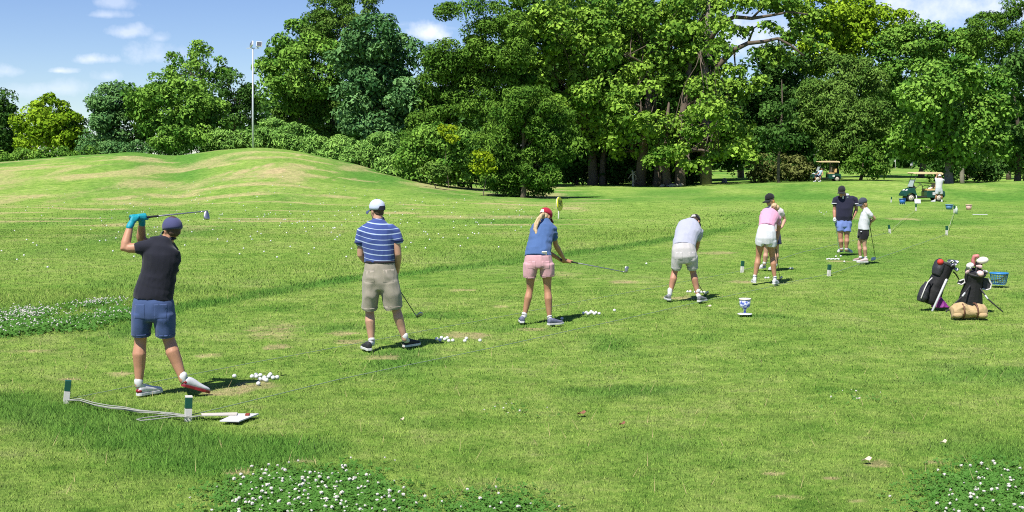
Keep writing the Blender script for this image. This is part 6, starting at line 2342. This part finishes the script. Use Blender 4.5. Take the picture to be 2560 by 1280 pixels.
# tan canvas bag in front
c = gp(2429, 794) - Vector((0, 0, .025))
CANV = mat('tan_canvas', (.42, .30, .15), .85, var=.16, scale=8, bump=.4, bscale=70)
root = empty('duffel_bag', c, 'tan canvas holdall lying in front of the right golf bag', 'holdall')
k = c.y / F_PX
mb = MB(c)
c2 = c + Vector((0, .13, 0))
mb.loft([(c2 + Vector((x_ * k, 0, h_ * .52)), Vector((0, .12 * s_, 0)), Vector((0, 0, h_ * .5))) for x_, h_, s_ in ((-45, .08, .5), (-43, .17, .9), (-32, .215, 1), (-18, .235, 1), (-4, .19, 1), (10, .19, 1), (24, .22, 1), (38, .20, .95), (44, .14, .8), (46, .07, .5))], 16)
mb.remesh('body', CANV, root, .010, 3, (.034, 7, (1.2, 1, 1.0)))
BRN = mat('brown_leather', (.13, .055, .03), .6)
for x_ in (-20, 14):
    mb = MB(c)
    pts = [c2 + Vector((x_ * k + .004 * i, -.125 * math.sin(R(a)) - .004, .115 + .112 * math.cos(R(a)))) for i, a in enumerate((-20, 10, 40, 70, 100, 130, 155))]
    mb.tube(pts, .013, 6)
    mb.build('strap', BRN, root)
for x_ in (-33, 30):
    mb = MB(c)
    mb.ell(c + Vector((x_ * k, .03, .055)), Vector((.075, 0, 0)), Vector((0, .05, 0)), Vector((0, 0, .045)))
    mb.build('pocket', CANV, root)

# blue wire basket
c = gp(2497, 711)
k = c.y / F_PX
BLUEW = mat('blue_plastic', (.03, .20, .46), .45, var=.08)
root = empty('ball_basket', c, 'blue mesh ball basket with dark handle standing behind the right golf bag', 'basket', 'ball baskets on the grass')
H = 27 * k
r0, r1 = 17 * k, 21.5 * k
mb = MB(c)
for i in range(20):
    a = 2 * math.pi * i / 20
    mb.tube([c + Vector((r0 * math.cos(a), r0 * math.sin(a), .01)), c + Vector((r1 * math.cos(a), r1 * math.sin(a), H))], .0042, 5)
for j in range(6):
    t_ = j / 5
    r_ = r0 + (r1 - r0) * t_
    mb.tube([c + Vector((r_ * math.cos(2 * math.pi * i / 24), r_ * math.sin(2 * math.pi * i / 24), .01 + (H - .01) * t_)) for i in range(25)], .0042, 5)
mb.lathe(c, [(.01, .008), (r0, .008), (r0, .014), (.01, .014)], 20)
mb.build('mesh_wall', BLUEW, root)
mb = MB(c)
mb.lathe(c, [(r1, H - .008), (r1 + .012, H), (r1 + .012, H + .02), (r1 - .004, H + .02)], 24)
mb.build('rim', BLUEW, root)
mb = MB(c)
mb.tube([c + Vector((-r1 * .95, -.02, H * .36)), c + Vector((-r1 * .3, -r1 - .01, H * .5)), c + Vector((r1 * .35, -r1 * .95, H * .88)), c + Vector((r1 * .6, -r1 * .8, H * .95))], .008, 6)
mb.build('handle', BLACK_RUBBER, root)


def bucket(px, py, r_, h_, m, label, white=None, tilt=0):
    c = gp(px, py)
    c.z = gz(c.x, c.y)
    root = empty('ball_bucket', c, label, 'bucket', 'ball baskets on the grass')
    mb = MB(c)
    axis = Vector((math.sin(tilt), -.2 * (tilt != 0), math.cos(tilt)))
    mb.lathe(c, [(.02, .005), (r_ * .8, .005), (r_, h_), (r_ * .92, h_), (r_ * .74, .03), (.02, .03)], 18, axis)
    mb.build('wall', m, root)
    mb = MB(c)
    mb.lathe(c, [(r_, h_ - .02), (r_ + .02, h_ - .01), (r_ + .02, h_ + .015), (r_ - .02, h_ + .015)], 18, axis)
    mb.build('rim', white or m, root)
    return root


bucket(2256, 503, .19, .30, mat('blue_bucket', (.03, .14, .42), .45), 'round blue basket left of the golf cart\'s front wheel')
bucket(2373, 516, .19, .24, mat('grey_blue_basket', (.10, .22, .42), .55), 'grey-blue basket right of the golf cart man')
bucket(2422, 517, .15, .26, mat('red_white_bucket', (.70, .42, .38), .5, var=.5, scale=6), 'small red and white bucket at the far right')
q = gp(2253, 505)
for i in range(4):
    o = link('golf_ball', BALL_FAR)
    o.location = (q.x - .15 + .11 * i, q.y - .2, gz(q.x, q.y) + .05)
    tag(o, 'white golf ball spilled before the round blue basket', 'golf ball', 'balls by the far blue basket')
# bottle
c = gp(2391, 527)
c.z = gz(c.x, c.y)
root = empty('water_bottle', c, 'pale plastic bottle standing by the far right post', 'bottle')
mb = MB(c)
mb.lathe(c, [(.02, 0), (.06, .005), (.062, .24), (.03, .31)], 14)
mb.build('body', mat('pale_plastic', (.50, .58, .52), .25), root)
mb = MB(c)
mb.lathe(c, [(.03, .30), (.03, .36), (.01, .365)], 12)
mb.build('lid', WHITE_P, root)
# white board sign below the cart
c = gp(2294, 503)
c.z = gz(c.x, c.y)
root = empty('tee_sign', c, 'small white board with a short handle leaning in front of the golf cart', 'sign')
mb = MB(c)
mb.box(c + Vector((0, 0, .15)), .36, .03, .26, Matrix.Rotation(-.3, 3, 'X'))
mb.build('panel', WB, root, smooth=False, bevel=.006)
mb = MB(c)
mb.tube([c + Vector((-.02, .06, .26)), c + Vector((-.05, .12, .48))], .028, 6)
mb.build('handle', WB, root)
# white plank lying far right
c = gp(2450, 538)
o = MB(c)
o.box(c + Vector((0, 0, .03)), .62, .09, .03, Matrix.Rotation(-.03, 3, 'Z'))
tag(o.build('plank', WB, None, False, .004, loc=c), 'short white plank lying on the grass at the far right', 'plank')

# ------------------------------------------------------------------ golf carts
CARTG = mat('dark_green_body', (.008, .060, .042), .3, var=.1)
CREAM = mat('cream_roof', (.70, .54, .31), .5, var=.06)
SEATM = mat('tan_seat', (.60, .40, .17), .6, var=.08)
TYRE = mat('tyre', (.025, .025, .026), .85)
RIMM = mat('cream_rim_metal', (.62, .56, .46), .45)
FRAME = mat('cart_frame', (.03, .03, .03), .5)
GLASSY = mat('windscreen', (.42, .50, .50), .15, var=.05)


def golf_cart(base, label, ry=0.0):
    """front of the cart towards -x"""
    root = empty('golf_cart', base, label, 'golf cart', 'golf carts', ry)
    Wd = .58

    def side_prism(name, poly, m, y0=-Wd, y1=Wd, bev=.02, parent=None, smooth=False):
        mb = MB()
        mb.prism([Vector((x, 0, z)) for x, z in poly], Vector((0, y0, 0)), Vector((0, y1, 0)))
        return mb.build(name, m, parent or root, smooth=smooth, bevel=bev)
    side_prism('chassis', [(-1.05, .22), (-1.02, .32), (.95, .34), (1.15, .40), (1.15, .24)], FRAME, -.5, .5)
    # front cowl with wheel arch
    arch = [(-.80 + .30 * math.cos(R(a)), .24 + .30 * math.sin(R(a))) for a in (0, 25, 50, 80, 110, 140, 165)]
    side_prism('front_cowl', [(-1.27, .34), (-1.24, .48), (-1.10, .66), (-.85, .80), (-.66, .86), (-.58, .84), (-.50, .55), (-.40, .30)] + arch, CARTG)
    side_prism('dashboard', [(-.66, .84), (-.70, .98), (-.60, 1.0), (-.50, .86), (-.50, .80)], FRAME, -.5, .5)
    side_prism('floor', [(-.52, .29), (-.50, .33), (.22, .33), (.22, .28)], FRAME, -.56, .56)
    arch2 = [(.93 - .29 * math.cos(R(a)), .24 + .29 * math.sin(R(a))) for a in (180, 150, 125, 100, 75, 50, 25, 0)][::-1]
    side_prism('rear_body', [(.16, .26), (.16, .62), (.24, .68), (1.08, .70), (1.26, .64), (1.30, .40)] + arch2[::-1], CARTG)
    side_prism('seat', [(.18, .66), (.16, .76), (.24, .80), (.68, .78), (.70, .68)], SEATM, -.54, .54, .03)
    side_prism('backrest', [(.72, .80), (.78, 1.12), (.90, 1.14), (.88, .80)], SEATM, -.54, .54, .03)
    mb = MB()
    for sy in (-.52, .52):
        mb.tube([Vector((.20, sy, .70)), Vector((.22, sy, .90)), Vector((.34, sy, .99)), Vector((.56, sy, 1.0)), Vector((.66, sy, .9))], .018, 6)
    mb.build('armrest', FRAME, root)
    mb = MB()
    mb.prism([Vector((-.72, 0, .98)), Vector((-.86, 0, .98)), Vector((-.60, 0, 1.36)), Vector((-.585, 0, 1.36))], Vector((0, -.50, 0)), Vector((0, .50, 0)))
    mb.v = [Vector((v.x, v.y, v.z)) for v in mb.v]
    me = MB()
    me.prism([Vector((-.74, -.5, .92)), Vector((-.56, -.5, 1.36)), Vector((-.56, .5, 1.36)), Vector((-.74, .5, .92))], Vector((0, 0, 0)), Vector((.015, 0, .0)))
    me.build('windscreen', GLASSY, root, smooth=False)
    for sy in (-.50, .50):
        m1 = MB()
        m1.tube([Vector((-.72, sy, .86)), Vector((-.48, sy, 1.76))], .018, 6)
        m1.build('roof_post', FRAME, root)
        m1 = MB()
        m1.tube([Vector((1.0, sy, .66)), Vector((1.04, sy, 1.76))], .020, 6)
        m1.build('roof_post', FRAME, root)
    mb = MB()
    mb.prism([Vector((x, 0, z)) for x, z in ((-.74, 1.77), (-.70, 1.80), (.1, 1.84), (1.0, 1.82), (1.14, 1.76), (1.12, 1.66), (1.05, 1.66), (1.0, 1.70), (-.70, 1.70))], Vector((0, -.60, 0)), Vector((0, .60, 0)))
    mb.build('roof', CREAM, root, smooth=False, bevel=.012)
    m1 = MB()
    m1.tube([Vector((-.50, -.25, .78)), Vector((-.16, -.25, 1.06))], .018, 6)
    m1.build('steering_column', FRAME, root)
    m1 = MB()
    ax_ = Vector((.77, 0, .64)).normalized()
    a_, b_ = Vector((0, 1, 0)), ax_.cross(Vector((0, 1, 0)))
    cst = Vector((-.15, -.25, 1.07))
    m1.tube([cst + (a_ * math.cos(2 * math.pi * i / 18) + b_ * math.sin(2 * math.pi * i / 18)) * .17 for i in range(19)], .015, 6)
    m1.build('steering_wheel', FRAME, root)
    for x in (-.80, .93):
        for sy in (-1, 1):
            m1 = MB()
            m1.lathe(Vector((x, sy * .46, .23)), [(.13, -.075), (.20, -.09), (.23, -.06), (.23, .06), (.20, .09), (.13, .075)], 22, (0, 1, 0))
            w = m1.build('wheel', TYRE, root)
            m1 = MB()
            m1.lathe(Vector((x, sy * .46, .23)), [(.02, -.085), (.05, -.085), (.07, -.07), (.15, -.092), (.156, -.07), (.156, .05), (.02, .06)] if sy < 0 else [(.02, -.06), (.132, -.05), (.132, .05), (.125, .07), (.07, .06), (.05, .085), (.02, .085)], 18, (0, 1, 0))
            m1.build('hub', RIMM, w)
    mb = MB()
    mb.box(Vector((.60, -.592, .50)), .20, .008, .18)
    mb.build('sticker', WB, root, smooth=False)
    for sy in (-.3, .3):
        m1 = MB()
        m1.ell(Vector((-1.03, sy, .70)), Vector((.07, 0, .05)), Vector((0, .09, 0)), Vector((-.03, 0, .04)))
        m1.build('headlight', WB, root)
    return root


Yc = 81.2
Xc = (2303 - CX) / F_PX * Yc
golf_cart(Vector((Xc, Yc, gz(Xc, Yc))), 'dark green golf cart with cream roof and tan seats at the end of the tee')
m1 = MB()
q = Vector((Xc + .46, Yc - .18, gz(Xc, Yc) + .80))
m1.ell(q, Vector((.17, 0, .03)), Vector((0, .14, 0)), Vector((0, 0, .07)))
m1.ell(q + Vector((.06, -.05, .05)), Vector((.08, 0, .03)), Vector((0, .10, 0)), Vector((0, 0, .05)))
tag(m1.remesh('towel', fabric('pinkish_towel', (.70, .55, .52)), None, .02, 1, loc=None), 'pinkish cloth lying on the seat of the green golf cart', 'cloth')
ob = COL.objects['towel']
off = q
me = ob.data
me.transform(Matrix.Translation(-off))
ob.location = off
Yc = 116.5
Xc = (2062 - CX) / F_PX * Yc
golf_cart(Vector((Xc, Yc, gz(Xc, Yc))), 'far golf cart with a cream roof parked in the shade under the trees', .0)

# ------------------------------------------------------------------ bits under the trees
DEADW = mat('bleached_wood', (.36, .33, .27), .85, var=.3, scale=6, bump=.5, bscale=20)
Ys = 123
X = (1580 - CX) / F_PX * Ys
c = Vector((X, Ys, gz(X, Ys)))
root = empty('tree_stump', c, 'bleached broken stump standing in the shade under the plane trees', 'stump')
T = lambda px, py, dy=0: at(px, py, Ys + dy)
mb = MB(c)
mb.tube([T(1583, 464), T(1583, 447), T(1581, 428)], [.12, .12, .08], 9)
mb.tube([T(1582, 432), T(1590, 440), T(1590, 452)], [.06, .05, .03], 7)
mb.tube([T(1588, 429), T(1578, 436), T(1570, 447)], [.05, .05, .03], 7)
mb.remesh('trunk', DEADW, root, .03, 1, (.03, 6, (1, 1, .5)))
for i, (px, py, s_) in enumerate(((1680, 459, .35), (1690, 460, .30), (1700, 462, .34), (1655, 462, .28), (1668, 463, .25))):
    Yl = 119.5 + .3 * i
    X = (px - CX) / F_PX * Yl
    c = Vector((X, Yl, gz(X, Yl)))
    mb = MB(c)
    mb.ell(c + Vector((0, 0, s_ * .35)), Vector((s_, 0, .05)), Vector((0, s_ * .7, 0)), Vector((0, 0, s_ * .5)), 9, 6)
    tag(mb.remesh('rubble_stone', DEADW, None, .04, 1, (.05, 5, (1, 1, 1)), loc=c), 'pale stone in the rubble heap at the foot of the plane trees', 'stone', 'rubble stones')
X = (1810 - CX) / F_PX * 130
c = Vector((X, 130, gz(X, 130)))
mb = MB(c)
mb.loft([(c, Vector((.32, 0, 0)), Vector((0, .3, 0))), (c + Vector((0, 0, .25)), Vector((.24, 0, 0)), Vector((0, .22, 0))), (c + Vector((.02, 0, .46)), Vector((.12, 0, 0)), Vector((0, .12, 0)))], 12)
tag(mb.remesh('boulder', DEADW, None, .03, 2, (.03, 5, (1, 1, 1)), loc=c), 'pale cone-shaped stone on the lawn right of the plane trees', 'stone')
# flag far away on the fairway
X = (2236 - CX) / F_PX * 205
c = Vector((X, 205, gz(X, 205)))
root = empty('golf_flag', c, 'thin white flagstick on the far fairway left of the golf cart roof', 'flag')
mb = MB(c)
mb.tube([c, c + Vector((0, 0, 1.5))], .03, 6)
mb.build('stick', WHITE_P, root)
mb = MB(c)
mb.prism([c + Vector((0, 0, 1.15)), c + Vector((-.28, 0, 1.3)), c + Vector((0, 0, 1.45))], Vector((0, -.01, 0)), Vector((0, .01, 0)))
mb.build('cloth', WB, root, smooth=False)
X = (1842 - CX) / F_PX * 165
c = Vector((X, 165, gz(X, 165)))
root = empty('notice_board', c, 'small white notice board on a post right of the plane trees', 'sign')
mb = MB(c)
mb.tube([c, c + Vector((0, 0, 1.3))], .05, 6)
mb.build('post', BARK, root)
mb = MB(c)
mb.box(c + Vector((0, -.06, 1.35)), .36, .04, .36)
mb.build('panel', WB, root, smooth=False)

# ------------------------------------------------------------------ clover and stray leaves
CLOV = leaf_mat('clover_leaf', (.050, .150, .022), (.120, .265, .055), .25, 0.0)
CLFL = mat('clover_blossom', (.52, .50, .44), .8, var=.12, scale=40)


def clover(name, label, poly_px, n_leaf, n_flower, hz=.030, ls=.024, fr=.0125):
    """patch of clover inside a polygon of photo pixels on the ground"""
    P = np.array([tuple(gp(*q)[:2]) for q in poly_px])
    lo, hi = P.min(0), P.max(0)

    def sample(n):
        out = []
        while len(out) < n:
            q = rng.uniform(lo, hi)
            ins = False
            j = len(P) - 1
            for i in range(len(P)):
                if (P[i, 1] > q[1]) != (P[j, 1] > q[1]) and q[0] < (P[j, 0] - P[i, 0]) * (q[1] - P[i, 1]) / (P[j, 1] - P[i, 1]) + P[i, 0]:
                    ins = not ins
                j = i
            if ins and fbm(np.array([q[0] * 2.2]), np.array([q[1] * 2.2]), 77)[0] + .5 * fbm(np.array([q[0] * 9]), np.array([q[1] * 9]), 78)[0] > .63:
                out.append(q)
        out = np.array(out)
        return out + rng.normal(0, 1, out.shape) * np.array([.16, .22])
    q = sample(n_leaf)
    n = len(q)
    c = np.column_stack([q, ground_z(q[:, 0], q[:, 1]) + hz * rng.uniform(.25, 1.0, n)])
    no = rand_dirs(n) * .55 + np.array([0, -.15, 1])
    no /= np.linalg.norm(no, axis=1, keepdims=True)
    t = np.cross(no, rand_dirs(n))
    t /= np.linalg.norm(t, axis=1, keepdims=True)
    b = np.cross(no, t)
    s = ls * rng.uniform(.6, 1.3, n)
    # three leaflets as one triangle fan of quads
    Vs, T_ = [], []
    for k in range(3):
        a = 2 * math.pi * k / 3
        d = t * math.cos(a) + b * math.sin(a)
        e = -t * math.sin(a) + b * math.cos(a)
        Vs.append(np.stack([c, c + (d * .55 + e * .42) * s[:, None], c + d * s[:, None] + no * .002, c + (d * .55 - e * .42) * s[:, None]], 1))
    V = np.concatenate(Vs).reshape(-1, 3)
    tone = np.tile(np.repeat(np.clip(rng.normal(.5, .25, n), 0, 1), 4), 3)
    Fc = np.arange(len(V)).reshape(-1, 4)
    # blossoms: small rough balls on short stems
    f = sample(n_flower)
    m = len(f)
    tmp = bpy.data.meshes.new('t')
    bm = bmesh.new()
    bmesh.ops.create_icosphere(bm, subdivisions=1, radius=1)
    fv = np.array([v.co[:] for v in bm.verts])
    ff = np.array([[v.index for v in q_.verts] + [q_.verts[2].index] for q_ in bm.faces])
    bm.free()
    r = fr * rng.uniform(.5, 1.25, m)
    fc = np.column_stack([f, ground_z(f[:, 0], f[:, 1]) + hz * rng.uniform(.9, 1.7, m)])
    FV = (fc[:, None, :] + fv[None] * r[:, None, None] * np.array([1, 1, .85])).reshape(-1, 3)
    FV = FV + rng.normal(0, fr * .12, FV.shape)
    me = bpy.data.meshes.new(name)
    faces = [tuple(q_) for q_ in Fc] + [tuple(q_[:3] + len(V) + i * len(fv)) for i in range(m) for q_ in ff]
    me.from_pydata(np.concatenate([V, FV]).tolist(), [], faces)
    me.materials.append(CLOV)
    me.materials.append(CLFL)
    me.polygons.foreach_set('material_index', [0] * len(Fc) + [1] * (m * len(ff)))
    at_ = me.attributes.new('rnd', 'FLOAT', 'POINT')
    at_.data.foreach_set('value', np.concatenate([tone, np.zeros(len(FV))]).astype(np.float32))
    me.update()
    return tag(link(name, me), label, None, None, 'stuff')


clover('clover_patch', 'big patch of white clover blossoms at the bottom edge', [(590, 1212), (640, 1195), (720, 1186), (880, 1184), (930, 1205), (950, 1235), (1030, 1264), (1060, 1282), (600, 1282), (600, 1250)], 5200, 190)
clover('clover_patch', 'clover patch in the bottom right corner', [(2345, 1215), (2400, 1192), (2480, 1165), (2570, 1160), (2570, 1290), (2330, 1290), (2370, 1250)], 3300, 75)
clover('clover_patch', 'small clover patch at the bottom edge right of the big one', [(1165, 1255), (1230, 1240), (1330, 1258), (1350, 1285), (1150, 1285)], 900, 18)
clover('clover_patch', 'strip of white clover at the left edge of the range', [(-10, 800), (60, 792), (200, 800), (330, 768), (330, 775), (300, 795), (220, 815), (90, 825), (-10, 838)], 4200, 190, .06, .042, .012)
clover('clover_patch', 'faded clover band at the far left above the green strip', [(-10, 785), (60, 772), (110, 772), (90, 782), (180, 790), (60, 800), (-10, 806)], 700, 300, .06, .04, .012)
clover('clover_patch', 'thin line of faded clover left of the man in black', [(175, 768), (240, 752), (295, 750), (310, 756), (250, 760), (190, 770)], 300, 120, .06, .04, .012)
clover('clover_patch', 'sparse clover tuft in the middle of the lawn', [(1255, 1018), (1300, 1010), (1320, 1025), (1280, 1036)], 40, 8, .03, .02, .010)
clover('clover_patch', 'sparse clover tuft in the lawn at the right', [(2085, 985), (2150, 975), (2190, 992), (2120, 1000)], 60, 8, .03, .02, .010)

LEAFM = {k_: mat(k_, c_, .8, var=.2, scale=30) for k_, c_ in (('pale_dead_leaf', (.62, .50, .38)), ('brown_dead_leaf', (.22, .09, .05)))}
for px, py, m_, s_, lab in ((2166, 1154, 'pale_dead_leaf', .042, 'pale dry leaf on the lawn at the lower right'), (1453, 1037, 'brown_dead_leaf', .045, 'reddish brown leaf on the lawn in the lower middle'),
                            (2358, 1110, 'pale_dead_leaf', .03, 'tiny pale leaf on the lawn above the corner clover'), (1555, 1064, 'brown_dead_leaf', .03, 'tiny reddish leaf right of the larger brown one'),
                            (1005, 1053, 'pale_dead_leaf', .02, 'tiny white petal on the lawn below the second rope'), (1771, 768, 'pale_dead_leaf', .05, 'pale leaf on the lawn left of the blue and white cup')):
    c = gp(px, py)
    c.z += .018
    mb = MB(c)
    pts = []
    for i in range(12):
        a = 2 * math.pi * i / 12
        rr = s_ * (.75 + .25 * math.cos(a * 5 / 2) ** 2)
        pts.append(c + Vector((math.cos(a) * rr, math.sin(a) * rr * .7, .012 * math.sin(a * 2) + .01 * math.cos(a))))
    mb.prism(pts, (0, 0, 0), (0, 0, .0025))
    tag(mb.build('dry_leaf', LEAFM[m_], None, False, loc=c), lab, 'leaf', 'dry leaves on the lawn')
